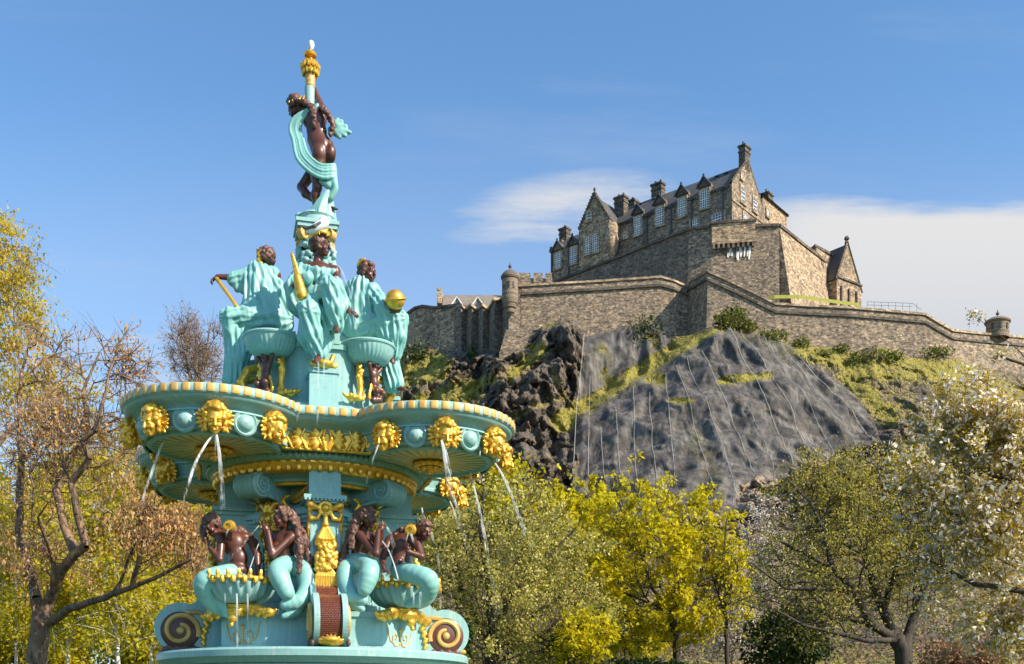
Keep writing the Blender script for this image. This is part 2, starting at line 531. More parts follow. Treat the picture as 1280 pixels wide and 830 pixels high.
def paint(name, col, rough=0.35, dirt=(0.5, 0.5, 0.45), metal=0.0, amt=0.35, sc_=7.0, coat=0.0, bmp=0.15, weather=0.0):
    m, t, out = new_mat(name)
    tc = t.n('ShaderNodeTexCoord').outputs['Object']
    n1 = t.noise(tc, sc_, 5, .6); n2 = t.noise(t.mapping(tc, (9, 9, 1.6)), 2.2, 4, .6); n3 = t.noise(tc, 60, 3, .6)
    f = t.math('MULTIPLY', t.smooth(n1, .48, .75), amt)
    f2 = t.math('MULTIPLY', t.smooth(n2, .55, .8), amt * .9)
    c = t.mix(f, col, tuple(a * b for a, b in zip(col, dirt)))
    c = t.mix(f2, c, tuple(min(1, a * 1.15 + .02) for a in col))
    if weather:
        n4 = t.noise(t.mapping(tc, (16, 16, .9)), 1.6, 5, .65); n5 = t.noise(tc, 26, 4, .7)
        c = t.mix(t.math('MULTIPLY', t.smooth(n4, .50, .72), .75 * weather), c, (.52, .56, .50))
        c = t.mix(t.math('MULTIPLY', t.smooth(n5, .58, .72), .6 * weather), c, (.11, .17, .14))
        c = t.mix(t.math('MULTIPLY', t.smooth(n1, .42, .30), .45 * weather), c, tuple(x * .7 for x in col))
    rg = t.math('ADD', t.math('MULTIPLY', n1, .25), rough - .12)
    b = t.n('ShaderNodeBsdfPrincipled', {'Base Color': c, 'Roughness': rg, 'Metallic': metal, 'Coat Weight': coat, 'Coat Roughness': .15,
                                         'Normal': bump(t, t.math('ADD', t.math('MULTIPLY', n3, .4), n1), bmp, .01)})
    t.set(out.inputs[0], b)
    return m

M_teal = paint('teal_paint', (.25, .445, .43), .40, (.62, .74, .74), weather=.8)
M_robe = paint('robe_paint', (.215, .465, .43), .42, (.62, .76, .77), bmp=.08, weather=.35)
M_tealdark = paint('deep_teal_paint', (.10, .36, .36), .4)
M_gold = paint('gold_leaf', (.84, .46, .06), .34, (.50, .36, .22), metal=.66, amt=.7, sc_=16)
M_palegold = paint('pale_gilding', (.66, .39, .115), .42, (.7, .6, .45), metal=.2, amt=.5)
M_brown = paint('brown_paint', (.098, .030, .018), .42, (.5, .5, .55), amt=.5, coat=.12, bmp=.08)
M_hair = paint('hair_paint', (.125, .058, .042), .5, (.5, .5, .5), amt=.4)
M_scale = None

def scales():
    m, t, out = new_mat('scaly_brown_paint')
    uv_ = t.n('ShaderNodeTexCoord').outputs['UV']
    br = t.n('ShaderNodeTexBrick', {'Vector': uv_, 'Color1': (.20, .058, .032), 'Color2': (.145, .04, .024), 'Mortar': (.07, .024, .016), 'Scale': 1.0,
             'Mortar Size': .004, 'Mortar Smooth': 1.0, 'Brick Width': .032, 'Row Height': .022})
    b = t.n('ShaderNodeBsdfPrincipled', {'Base Color': br.outputs[0], 'Roughness': .3, 'Normal': bump(t, t.math('SUBTRACT', 1.0, br.outputs[1]), .9, .02)})
    t.set(out.inputs[0], b); return m
M_scale = scales()

def sunburst():
    """gilded flutes between teal ribs, running out from the middle of a round panel"""
    m, t, out = new_mat('sunburst_paint')
    tc = t.n('ShaderNodeTexCoord').outputs['Object']
    n1 = t.noise(tc, 9, 4, .6)
    g = t.mix(t.smooth(n1, .4, .7), (.86, .58, .22), (.60, .40, .15))
    b = t.n('ShaderNodeBsdfPrincipled', {'Base Color': g, 'Roughness': .45, 'Metallic': .3})
    t.set(out.inputs[0], b); return m
M_sunburst = sunburst()

def stone(name, c1, c2, c3, w=.62, h=.30, mortar=(.30, .25, .19), msize=.035, stain=.55, dark=.25, warpy=.2, bstr=.8):
    """coursed rubble: blocks of mixed colour, sooty streaks, weathered joints"""
    m, t, out = new_mat(name)
    uv_ = t.n('ShaderNodeTexCoord').outputs['UV']
    ob = t.n('ShaderNodeTexCoord').outputs['Object']
    wn = t.n('ShaderNodeTexNoise', {'Vector': uv_, 'Scale': 1.1, 'Detail': 2.0})
    wv = t.n('ShaderNodeVectorMath', {0: wn.outputs[1], 1: (.5, .5, .5)}, operation='SUBTRACT')
    wv = t.n('ShaderNodeVectorMath', {0: wv, 'Scale': warpy * 2.5}, operation='SCALE')
    uw = t.n('ShaderNodeVectorMath', {0: uv_, 1: wv}, operation='ADD').outputs[0]
    br = t.n('ShaderNodeTexBrick', {'Vector': uw, 'Color1': (0, 0, 0), 'Color2': (1, 1, 1), 'Mortar': (.5, .5, .5), 'Scale': 1.0,
             'Mortar Size': msize, 'Mortar Smooth': .35, 'Brick Width': w, 'Row Height': h, 'Bias': 0.0}, offset_frequency=2, squash_frequency=3, squash=.7)
    pick = br.outputs[0]
    base = t.ramp(pick, [(0, tuple(x * dark for x in c2)), (.16, c2), (.5, c1), (.82, c3), (1, tuple(min(1, x * 1.25) for x in c3))])
    vo = t.n('ShaderNodeTexVoronoi', {'Vector': t.mapping(uw, (1 / w * .9, 1 / h * .75, 1)), 'Scale': 1.0})
    base = t.mix(.62, base, t.ramp(t.n('ShaderNodeSeparateColor', {0: vo.outputs[1]}).outputs[0], [(0, tuple(x * .55 for x in c2)), (.35, c2), (.65, c1), (1, c3)]))
    base = t.mix(t.math('MULTIPLY', br.outputs[1], .55), base, mortar)
    n1 = t.noise(t.mapping(uv_, (.09, .05, 1)), 1.0, 6, .65)
    n2 = t.noise(t.mapping(uv_, (.9, .10, 1)), 1.0, 5, .65)
    n3 = t.noise(uv_, 6.0, 3, .6)
    st = t.math('MAXIMUM', t.smooth(n1, .5, .72), t.math('MULTIPLY', t.smooth(n2, .54, .76), .9))
    base = t.mix(t.math('MULTIPLY', st, stain), base, (.055, .047, .042))
    base = t.mix(t.math('MULTIPLY', t.smooth(n1, .46, .25), .25), base, (.46, .36, .24))
    base = t.mix(1.0, base, t.ramp(n3, [(.2, .72), (.8, 1.25)]), 'MULTIPLY')
    n4 = t.noise(t.mapping(uv_, (1.0, 1.7, 1)), 1.9, 2, .6)
    base = t.mix(1.0, base, t.ramp(n4, [(.3, .50), (.5, 1.0), (.7, 1.55)]), 'MULTIPLY')
    hgt = t.math('ADD', t.math('SUBTRACT', 1.0, br.outputs[1]), t.math('MULTIPLY', pick, .5))
    hgt = t.math('ADD', hgt, t.math('MULTIPLY', n3, .6))
    b = t.n('ShaderNodeBsdfPrincipled', {'Base Color': base, 'Roughness': .9, 'Normal': bump(t, hgt, bstr, .12)})
    t.set(out.inputs[0], b)
    return m
M_stone = stone('castle_stone', (.265, .195, .13), (.12, .09, .068), (.45, .325, .205), w=.48, h=.25, dark=.15)
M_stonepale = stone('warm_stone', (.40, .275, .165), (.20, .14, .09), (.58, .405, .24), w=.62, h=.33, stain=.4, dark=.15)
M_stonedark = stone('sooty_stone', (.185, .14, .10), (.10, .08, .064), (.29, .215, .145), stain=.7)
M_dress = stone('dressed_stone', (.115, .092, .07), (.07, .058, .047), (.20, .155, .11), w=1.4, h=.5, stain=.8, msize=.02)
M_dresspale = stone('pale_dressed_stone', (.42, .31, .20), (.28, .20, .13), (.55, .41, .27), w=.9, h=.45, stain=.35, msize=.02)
M_chim = stone('chimney_stone', (.10, .08, .062), (.05, .042, .036), (.17, .13, .09), w=.8, h=.4, stain=.6)

def slate(name, c1, c2):
    m, t, out = new_mat(name)
    uv_ = t.n('ShaderNodeTexCoord').outputs['UV']
    br = t.n('ShaderNodeTexBrick', {'Vector': uv_, 'Color1': c1, 'Color2': c2, 'Mortar': tuple(x * .5 for x in c1), 'Scale': 1.0,
             'Mortar Size': .02, 'Mortar Smooth': .4, 'Brick Width': .45, 'Row Height': .3})
    n1 = t.noise(t.mapping(uv_, (.35, .12, 1)), 1.0, 5, .65)
    c = t.mix(t.math('MULTIPLY', t.smooth(n1, .45, .7), .6), br.outputs[0], (.15, .115, .075))
    b = t.n('ShaderNodeBsdfPrincipled', {'Base Color': c, 'Roughness': .6, 'Normal': bump(t, t.math('SUBTRACT', 1.0, br.outputs[1]), .5, .05)})
    t.set(out.inputs[0], b); return m
M_slate = slate('roof_slate', (.085, .08, .078), (.055, .055, .058))
M_slatepale = slate('pale_roof_slate', (.27, .225, .17), (.20, .17, .14))

def simple(name, col, rough=.6, metal=0.0, vary=.2, scale=8.0, spec=.5):
    m, t, out = new_mat(name)
    n1 = t.noise(t.n('ShaderNodeTexCoord').outputs['Object'], scale, 4, .6)
    c = t.mix(1.0, col, t.ramp(n1, [(.25, 1 - vary), (.75, 1 + vary)]), 'MULTIPLY')
    b = t.n('ShaderNodeBsdfPrincipled', {'Base Color': c, 'Roughness': rough, 'Metallic': metal, 'Specular IOR Level': spec})
    t.set(out.inputs[0], b); return m
M_white = simple('white_paint', (.80, .79, .75), .5, 0, .08)
M_glass = simple('window_glass', (.045, .055, .07), .08, 0, .3, .9, 1.0)
M_lead = simple('dark_lead', (.035, .034, .036), .5)
M_steel = simple('galvanised_steel', (.30, .31, .32), .4, .6)
M_cable = simple('netting_cable', (.34, .33, .31), .6)
M_streak = simple('limewash', (.62, .58, .52), .9, 0, .3, .8)
M_gullwhite = simple('white_feathers', (.85, .84, .80), .7, 0, .06)
M_gullgrey = simple('slate_feathers', (.10, .10, .115), .7, 0, .2)
M_beak = simple('yellow_beak', (.75, .42, .05), .5)
M_soil = simple('soil', (.10, .075, .05), .95, 0, .4, .6)

def leafmat(name, cols, trans=.45, rough=.55):
    """leaf-sized faces, each its own mix of the colours"""
    m, t, out = new_mat(name)
    ri = t.n('ShaderNodeNewGeometry').outputs['Random Per Island']
    k = len(cols)
    c = t.ramp(ri, [(i / max(k - 1, 1), cc) for i, cc in enumerate(cols)])
    n1 = t.noise(t.n('ShaderNodeTexCoord').outputs['Object'], .55, 3, .6)
    c = t.mix(1.0, c, t.ramp(n1, [(.3, .72), (.7, 1.25)]), 'MULTIPLY')
    d = t.n('ShaderNodeBsdfPrincipled', {'Base Color': c, 'Roughness': rough, 'Specular IOR Level': .25})
    tr = t.n('ShaderNodeBsdfTranslucent', {'Color': c})
    t.set(out.inputs[0], t.n('ShaderNodeMixShader', {0: trans, 1: d, 2: tr}))
    return m
L_seed = leafmat('bronze_seed_clusters', [(.48, .20, .06), (.60, .30, .10), (.68, .40, .15), (.55, .35, .14), (.74, .50, .24)], .45)
L_bud = leafmat('opening_buds', [(.33, .29, .05), (.52, .46, .13), (.62, .55, .20), (.44, .42, .06), (.26, .21, .06)], .4)
L_yellow = leafmat('yellow_spring_leaves', [(.54, .445, .008), (.67, .56, .012), (.77, .65, .02), (.44, .41, .008), (.62, .49, .008)], .55)
L_willow = leafmat('willow_leaves', [(.60, .45, .02), (.72, .55, .05), (.52, .42, .03), (.64, .49, .10)], .55)
L_birch = leafmat('birch_leaves', [(.36, .32, .012), (.54, .46, .014), (.68, .56, .02), (.25, .24, .014), (.72, .58, .04)], .6)
L_olive = leafmat('olive_buds', [(.30, .26, .03), (.44, .38, .05), (.56, .48, .10), (.62, .52, .12), (.22, .18, .04)], .5)
L_tan = leafmat('tan_buds', [(.20, .11, .06), (.30, .17, .09), (.24, .15, .09)], .3)
L_blossom = leafmat('white_blossom', [(.80, .74, .64), (.84, .79, .72), (.70, .60, .50), (.76, .70, .58)], .4)
L_cherryleaf = leafmat('young_cherry_leaves', [(.46, .33, .02), (.58, .42, .03), (.40, .26, .03), (.30, .26, .03), (.64, .48, .07)], .5)
L_ivy = leafmat('dark_evergreen_leaves', [(.025, .05, .012), (.05, .085, .018), (.035, .055, .012), (.10, .12, .02)], .25, .35)
L_gorse = leafmat('shrub_leaves', [(.06, .09, .012), (.12, .14, .016), (.20, .20, .03), (.09, .10, .02)], .35)
L_red = leafmat('red_stems', [(.24, .11, .06), (.30, .17, .09), (.34, .22, .10)], .2)

def bark(name, c1, c2, sc_=3.0):
    m, t, out = new_mat(name)
    tc = t.n('ShaderNodeTexCoord').outputs['Object']
    n1 = t.noise(t.mapping(tc, (5, 5, 1.2)), sc_, 5, .65); n2 = t.noise(tc, 1.1, 3, .6)
    c = t.mix(t.smooth(n1, .35, .65), c1, c2)
    c = t.mix(t.math('MULTIPLY', t.smooth(n2, .5, .7), .3), c, tuple(x * 1.7 for x in c2))
    b = t.n('ShaderNodeBsdfPrincipled', {'Base Color': c, 'Roughness': .85, 'Normal': bump(t, n1, .6, .03)})
    t.set(out.inputs[0], b); return m
B_brown = bark('brown_bark', (.075, .044, .028), (.23, .14, .082))
B_dark = bark('dark_bark', (.022, .017, .013), (.062, .046, .030))
B_tan = bark('tan_bark', (.15, .10, .07), (.24, .17, .12))
def birchbark():
    m, t, out = new_mat('birch_bark')
    tc = t.n('ShaderNodeTexCoord').outputs['Object']
    n1 = t.noise(t.mapping(tc, (2, 2, 9)), 1.5, 4, .6)
    c = t.mix(t.smooth(n1, .55, .62), (.62, .56, .47), (.06, .05, .04))
    t.set(out.inputs[0], t.n('ShaderNodeBsdfPrincipled', {'Base Color': c, 'Roughness': .8})); return m
B_birch = birchbark()

def rockmat():
    """dark basalt with ochre lichen; the painted attributes say where grass and scree cover it"""
    m, t, out = new_mat('crag_rock')
    ob = t.n('ShaderNodeTexCoord').outputs['Object']
    g = t.n('ShaderNodeAttribute', attribute_name='grass').outputs[2]
    s_ = t.n('ShaderNodeAttribute', attribute_name='scree').outputs[2]
    n1 = t.noise(ob, .25, 6, .65); n2 = t.noise(t.mapping(ob, (1.1, 1.1, .35)), .9, 6, .65); n3 = t.noise(ob, 2.5, 5, .65)
    vo = t.n('ShaderNodeTexVoronoi', {'Vector': t.mapping(ob, (.9, .9, .32), rot=(0, R(12), 0)), 'Scale': 1.0}, feature='DISTANCE_TO_EDGE')
    crack = t.smooth(vo.outputs[0], .0, .09)
    c = t.ramp(n2, [(.28, (.034, .029, .027)), (.46, (.092, .074, .060)), (.62, (.18, .138, .10)), (.78, (.34, .255, .165))])
    c = t.mix(t.math('MULTIPLY', t.smooth(n1, .5, .7), .6), c, (.24, .165, .085))
    c = t.mix(t.math('MULTIPLY', t.math('SUBTRACT', 1.0, crack), .5), c, (.018, .015, .013))
    gr = t.ramp(n3, [(.25, (.10, .105, .014)), (.5, (.24, .21, .030)), (.66, (.36, .27, .055)), (.8, (.48, .33, .10))])
    gm = t.smooth(t.math('ADD', g, t.math('MULTIPLY', t.math('SUBTRACT', n3, .5), 1.5)), .42, .58)
    c = t.mix(gm, c, gr)
    sr = t.ramp(n3, [(.3, (.16, .115, .08)), (.5, (.30, .22, .15)), (.7, (.50, .40, .29))])
    sm = t.smooth(t.math('ADD', s_, t.math('MULTIPLY', t.math('SUBTRACT', n3, .5), .8)), .42, .58)
    c = t.mix(sm, c, sr)
    h = t.math('ADD', t.math('ADD', t.math('MULTIPLY', n3, .7), t.math('MULTIPLY', n2, .8)), t.math('MULTIPLY', crack, .25))
    b = t.n('ShaderNodeBsdfPrincipled', {'Base Color': c, 'Roughness': .9, 'Normal': bump(t, h, 1.0, .5)})
    t.set(out.inputs[0], b); return m
M_rock = rockmat()

def netmat():
    """woven wire and geotextile: pale threads with the rock showing between them"""
    m, t, out = new_mat('rockfall_mesh')
    ob = t.n('ShaderNodeTexCoord').outputs['Object']
    n1 = t.noise(ob, .35, 5, .6); n2 = t.noise(t.mapping(ob, (1, 1, .25)), 1.3, 4, .6)
    wv = t.n('ShaderNodeTexWave', {'Vector': t.mapping(ob, (1, 1, 1), rot=(0, R(38), 0)), 'Scale': 1.3, 'Distortion': .5, 'Detail': 1.0}, bands_direction='X').outputs[1]
    wv2 = t.n('ShaderNodeTexWave', {'Vector': t.mapping(ob, (1, 1, 1), rot=(0, R(-38), 0)), 'Scale': 1.3, 'Distortion': .5, 'Detail': 1.0}, bands_direction='X').outputs[1]
    th = t.math('MAXIMUM', t.smooth(wv, .6, .95), t.smooth(wv2, .6, .95))
    c = t.mix(t.smooth(n1, .38, .62), (.058, .055, .056), (.165, .152, .14))
    c = t.mix(t.math('MULTIPLY', t.smooth(n2, .5, .72), .55), c, (.055, .05, .047))
    n5 = t.noise(t.mapping(ob, (2.6, 2.6, .12)), 1.0, 4, .7)
    c = t.mix(1.0, c, t.ramp(n5, [(.3, .62), (.5, 1.0), (.72, 1.75)]), 'MULTIPLY')
    d = t.n('ShaderNodeBsdfPrincipled', {'Base Color': c, 'Roughness': .75})
    a = t.math('ADD', .22, t.math('ADD', t.math('MULTIPLY', th, .30), t.math('MULTIPLY', t.smooth(n2, .62, .38), .36)), True)
    tr = t.n('ShaderNodeBsdfTransparent')
    t.set(out.inputs[0], t.n('ShaderNodeMixShader', {0: a, 1: tr, 2: d})); return m
M_net = netmat()

def grassmat(name, c1, c2):
    m, t, out = new_mat(name)
    ob = t.n('ShaderNodeTexCoord').outputs['Object']
    n1 = t.noise(ob, .12, 5, .6); n2 = t.noise(ob, 3.0, 4, .6)
    c = t.mix(n1, c1, c2); c = t.mix(1.0, c, t.ramp(n2, [(.25, .7), (.75, 1.3)]), 'MULTIPLY')
    t.set(out.inputs[0], t.n('ShaderNodeBsdfPrincipled', {'Base Color': c, 'Roughness': .9, 'Normal': bump(t, n2, .5, .1)})); return m
M_grass = grassmat('lawn_grass', (.05, .075, .016), (.085, .10, .025))
M_terracegrass = grassmat('bright_terrace_grass', (.17, .19, .02), (.25, .24, .03))

def watermat():
    m, t, out = new_mat('falling_water')
    ob = t.n('ShaderNodeTexCoord').outputs['Object']
    n1 = t.noise(t.mapping(ob, (14, 14, 2.0)), 1.5, 3, .6)
    d = t.n('ShaderNodeBsdfPrincipled', {'Base Color': (.92, .94, .95), 'Roughness': .25})
    tl = t.n('ShaderNodeBsdfTranslucent', {'Color': (.93, .95, .96)})
    w = t.n('ShaderNodeMixShader', {0: .5, 1: d, 2: tl})
    at = t.n('ShaderNodeAttribute', attribute_name='veil').outputs[2]
    inv_ = t.math('SUBTRACT', .60, t.math('MULTIPLY', at, .55))
    a = t.math('MULTIPLY', t.smooth(n1, inv_, t.math('ADD', inv_, .32)), t.math('ADD', .25, t.math('MULTIPLY', at, .6)), True)
    t.set(out.inputs[0], t.n('ShaderNodeMixShader', {0: a, 1: t.n('ShaderNodeBsdfTransparent'), 2: w})); return m
M_water = watermat()
def poolmat():
    m, t, out = new_mat('still_water')
    n1 = t.noise(t.n('ShaderNodeTexCoord').outputs['Object'], 6, 3, .5)
    t.set(out.inputs[0], t.n('ShaderNodeBsdfPrincipled', {'Base Color': (.05, .13, .12), 'Roughness': .05, 'Normal': bump(t, n1, .2, .03)})); return m
M_pool = poolmat()
# ------------------------------------------------------------------ ground
gb = MB(); gb.prism([(-900, -60), (900, -60), (900, 1800), (-900, 1800)], -0.5, 0.0)
tag(gb.build('ground', M_grass), kind='structure')

# ------------------------------------------------------------------ the crag: distance of the rock face along each sight line, from measured points
RC = np.array([
    # top edge, at the foot of the walls
    (100, 870, 140), (200, 810, 145), (330, 690, 150), (420, 570, 156), (465, 505, 162), (488, 465, 168), (505, 441, 170), (545, 436, 166), (575, 440, 163), (613, 440, 158), (645, 436, 155), (678, 408, 151.5), (700, 399, 150.5), (722, 404, 151),
    (729, 423, 151), (768, 413, 151.5), (800, 404, 151.5), (830, 424, 151), (863, 419, 149.5), (889, 409, 147), (928, 417, 147.5), (978, 427, 147.5), (1030, 434, 147.5),
    (1070, 439, 147.5), (1096, 431, 146.5), (1125, 446, 148), (1155, 448, 149), (1184, 441, 149.5), (1210, 456, 152), (1300, 472, 158), (1380, 480, 165),
    # far left shoulder
    (440, 580, 154), (510, 500, 158), (560, 480, 155), (600, 478, 152), (560, 530, 148), (500, 600, 140), (440, 640, 135), (620, 470, 147),
    # left crag
    (640, 480, 145), (690, 450, 146), (670, 520, 141), (610, 560, 139), (700, 540, 140), (650, 600, 134), (720, 600, 133), (570, 620, 134), (712, 480, 145),
    # gully beside the bulge
    (740, 470, 148.5), (780, 450, 150.5), (820, 440, 151), (732, 505, 147), (756, 490, 148.5), (796, 466, 149.5), (840, 438, 150),
    # bulge
    (880, 425, 145.5), (850, 450, 143.5), (800, 484, 141), (760, 512, 139), (733, 532, 138.5), (722, 600, 134), (900, 470, 139.5), (860, 510, 136), (800, 560, 133), (760, 600, 131),
    (940, 450, 142), (980, 470, 141), (950, 520, 135), (900, 570, 130), (1020, 490, 141.5), (1000, 540, 134.5), (1050, 520, 140), (1080, 540, 138.5), (1040, 570, 133), (850, 620, 126), (760, 645, 126), (960, 610, 125),
    # grassy slope on the right
    (1060, 480, 144), (1110, 480, 143), (1160, 490, 142), (1120, 530, 137), (1180, 540, 135), (1240, 500, 145), (1240, 560, 133), (1100, 590, 128), (1180, 600, 124), (1280, 600, 125), (1380, 560, 140),
    # foot
    (440, 720, 118), (560, 700, 118), (680, 690, 115), (800, 690, 112), (920, 670, 113), (1040, 660, 112), (1160, 660, 111), (1300, 660, 113), (1380, 660, 118),
    (440, 800, 95), (250, 830, 100), (120, 870, 95), (600, 800, 92), (760, 800, 88), (920, 800, 87), (1080, 800, 87), (1300, 800, 88), (120, 878, 90), (440, 872, 72), (640, 872, 70), (900, 872, 66), (1150, 872, 66), (1380, 872, 68)], dtype=float)
def rbf(pts, vals, lam=0.0):
    n = len(pts); D = np.linalg.norm(pts[:, None] - pts[None], axis=2) + lam * np.eye(n)
    A = np.zeros((n + 3, n + 3)); A[:n, :n] = D; A[:n, n] = 1; A[:n, n + 1:] = pts; A[n:, :n] = A[:n, n:].T
    b = np.zeros(n + 3); b[:n] = vals
    w = np.linalg.solve(A, b)
    def f(q):
        out = np.empty(len(q))
        for i in range(0, len(q), 20000):
            qq = q[i:i + 20000]
            out[i:i + 20000] = np.linalg.norm(qq[:, None] - pts[None], axis=2) @ w[:n] + w[n] + qq @ w[n + 1:]
        return out
    return f
_S = 100.0
rock_depth = rbf(RC[:, :2] / _S, RC[:, 2])
top_px = RC[:32, 0]; top_py = RC[:32, 1]

def blob(px, py, lst):
    o = np.zeros_like(px)
    for x0, y0, x1, y1, w, s in lst:                 # soft strips
        d = np.array([x1 - x0, y1 - y0], float); L = max(d @ d, 1e-6)
        t = np.clip(((px - x0) * d[0] + (py - y0) * d[1]) / L, 0, 1)
        q = np.hypot(px - x0 - t * d[0], py - y0 - t * d[1]) / w
        o = np.maximum(o, s * np.clip(1.25 - q * .75, 0, 1))
    return o
NETPOLY = np.array([(727, 424), (745, 418), (768, 411), (800, 402), (822, 408), (842, 430), (866, 417), (889, 408), (928, 414), (955, 421), (986, 430), (1021, 458), (1050, 478), (1076, 502), (1090, 528), (1098, 552),
                    (1086, 566), (1060, 560), (1035, 575), (1000, 585), (975, 600), (925, 612), (922, 640), (860, 655), (800, 660), (740, 655), (713, 640), (716, 560), (719, 500), (724, 450)], float)
def inpoly(px, py, poly):
    c = np.zeros(px.shape, bool); n = len(poly); j = n - 1
    for i in range(n):
        xi, yi = poly[i]; xj, yj = poly[j]
        m = ((yi > py) != (yj > py)) & (px < (xj - xi) * (py - yi) / (yj - yi + 1e-12) + xi)
        c ^= m; j = i
    return c
def polydist(px, py, poly):
    d = np.full(px.shape, 1e9)
    for i in range(len(poly)):
        a = poly[i]; b = poly[(i + 1) % len(poly)]; e = b - a
        t = np.clip(((px - a[0]) * e[0] + (py - a[1]) * e[1]) / (e @ e), 0, 1)
        d = np.minimum(d, np.hypot(px - a[0] - t * e[0], py - a[1] - t * e[1]))
    return np.where(inpoly(px, py, poly), d, -d)

GRASS = [(700, 530, 868, 424, 13, .95), (868, 424, 905, 412, 8, .8), (800, 400, 815, 440, 13, .75), (750, 440, 765, 490, 12, .7), (930, 416, 990, 432, 9, .85), (985, 432, 1100, 468, 20, .64), (1100, 462, 1210, 462, 24, .60),
         (1120, 440, 1200, 480, 28, .64), (1060, 470, 1110, 520, 22, .62), (1120, 500, 1200, 560, 34, .46), (1200, 480, 1300, 520, 50, .55), (1130, 580, 1250, 640, 40, .6), (900, 478, 960, 472, 7, .9), (1000, 500, 1060, 540, 6, .4),
         (810, 475, 828, 478, 8, .9), (835, 505, 860, 506, 5, .8), (868, 545, 900, 620, 14, .62), (640, 470, 676, 440, 9, .8), (676, 405, 690, 402, 6, .9), (690, 470, 720, 520, 5, .5), (505, 470, 545, 460, 22, .85), (500, 520, 590, 490, 18, .8),
         (540, 500, 620, 475, 8, .6), (600, 545, 700, 500, 5, .5), (745, 412, 800, 402, 7, .8), (660, 440, 672, 436, 7, .9), (700, 700, 1300, 700, 50, .45), (500, 760, 1300, 760, 60, .42), (440, 860, 1300, 860, 60, .6)]
SCREE = [(925, 625, 1000, 600, 26, .9), (880, 690, 990, 680, 30, .8), (900, 640, 930, 720, 22, .8), (1010, 590, 1060, 575, 12, .7)]

xs = np.concatenate([np.arange(100, 440, 5.0), np.arange(440, 1381, 1.6)]); ts = np.linspace(0, 1, 330)
tp = np.interp(xs, np.sort(top_px), top_py[np.argsort(top_px)])
GX, GT = np.meshgrid(xs, ts, indexing='ij')
tp2 = tp + 2.2 * fbm(np.stack([xs * .06, 0 * xs, 0 * xs], -1), 3)
GY = tp2[:, None] + GT ** 1.25 * (880 - tp2[:, None])
Yb = rock_depth(np.stack([GX.ravel(), GY.ravel()], 1) / _S).reshape(GX.shape)
P = np.stack([(GX - HX) / F * Yb, Yb, CAMZ + (HY - GY) / F * Yb], -1)
inn = np.clip(polydist(GX, GY, NETPOLY) / 14 + .3, 0, 1)
slope = np.clip(blob(GX, GY, [(1000, 445, 1090, 520, 22, 1), (1100, 470, 1320, 500, 70, 1)]), 0, 1)
edge = np.clip((GY - tp2[:, None]) / 18, .15, 1)
low = np.clip((760 - GY) / 90, .15, 1)
amp = np.clip((GX - 440) / 70, .12, 1) * (3.4 * (1 - inn) * (1 - .62 * slope) + 1.6 * inn) * edge * low
def rockdisp(P, rough):
    q = P * A3((.11, .11, .055))
    a = fbm(q, 3, .55, True) * .8
    c = np.abs(pnoise(P * A3((.34, .3, .10)) + 9)) * 1.3 - .4                   # upright columns
    st = np.abs(pnoise(P @ A3([[1, 0, .35], [0, 1, 0], [-.35, 0, 1]]) * A3((.12, .12, .5)) + 31)) - .3
    e = fbm(P * .55, 3, .6, True) * .33
    ve = pnoise(np.floor(P * A3((.45, .45, .22)) + .8 * pnoise(P * .5)[..., None]) * 3.37 + .31) * .55    # broken blocks
    fl = pnoise(np.stack([np.floor(P[..., 0] * .62 + .25 * P[..., 2] + .9 * pnoise(P * .21)), np.floor(P[..., 1] * .5), np.floor(P[..., 2] * .17 + 1.3 * pnoise(P * .13 + 7))], -1) * 2.71 + .37) * .75
    return (a * .8 + c * .85) + (st * .55 + e + ve + fl) * rough
amp = amp * (1 - .72 * np.clip(blob(GX, GY, GRASS), 0, 1) * (1 - inn))
def netdisp(P):
    """the netted face: big facets and long ridges that run down with the cables"""
    lean = np.stack([P[..., 0] + .42 * (P[..., 2] - 38) * np.clip((P[..., 0] - 14) / 22, 0, 1), P[..., 1], P[..., 2]], -1)
    a = fbm(lean * A3((.085, .08, .045)), 2, .5, True)
    c = 1 - 2.4 * np.abs(pnoise(lean * A3((.23, .2, .035)) + 9))
    f = np.abs(pnoise(lean * A3((.30, .3, .16)) + 3.3))
    d = np.abs(pnoise(lean * A3((.75, .7, .22)) + 21)) + .5 * np.abs(pnoise(lean * A3((1.5, 1.4, .6)) + 5))
    b = pnoise(np.floor(lean * A3((.33, .33, .16)) + .7 * pnoise(lean * .35)[..., None]) * 3.37 + .31)
    return a * .75 + c * .5 - f * .55 - d * .18 + b * .30
dsp = (1 - inn) * rockdisp(P, 1) + inn * netdisp(P)
P[..., 1] -= amp * dsp
P[..., 2] += .22 * amp * fbm(P * .4 + 50, 3)
g_ = blob(GX, GY, GRASS); s__ = blob(GX, GY, SCREE)
nx, nt = GX.shape
back = P[:, :1].copy(); back[..., 1] += 9; back[..., 2] -= .5
back2 = back.copy(); back2[..., 1] += 40
Pall = np.concatenate([back2, back, P], 1)
gg = np.concatenate([np.ones((nx, 2)), g_], 1); ss = np.concatenate([np.zeros((nx, 2)), s__], 1)
m_ = nt + 2
I = (np.arange(nx - 1)[:, None] * m_ + np.arange(m_ - 1)[None]).ravel()
crag_me = np_mesh('crag', Pall.reshape(-1, 3), np.stack([I, I + 1, I + m_ + 1, I + m_], 1), True)
for nm, arr in (('grass', gg), ('scree', ss)):
    crag_me.attributes.new(nm, 'FLOAT', 'POINT').data.foreach_set('value', arr.ravel().astype(np.float32))
tag(link_mesh('hill', crag_me, M_rock), kind='structure')

def rock_at(px, py):
    return W(px, py, float(rock_depth(np.array([[px, py]]) / _S)[0]))

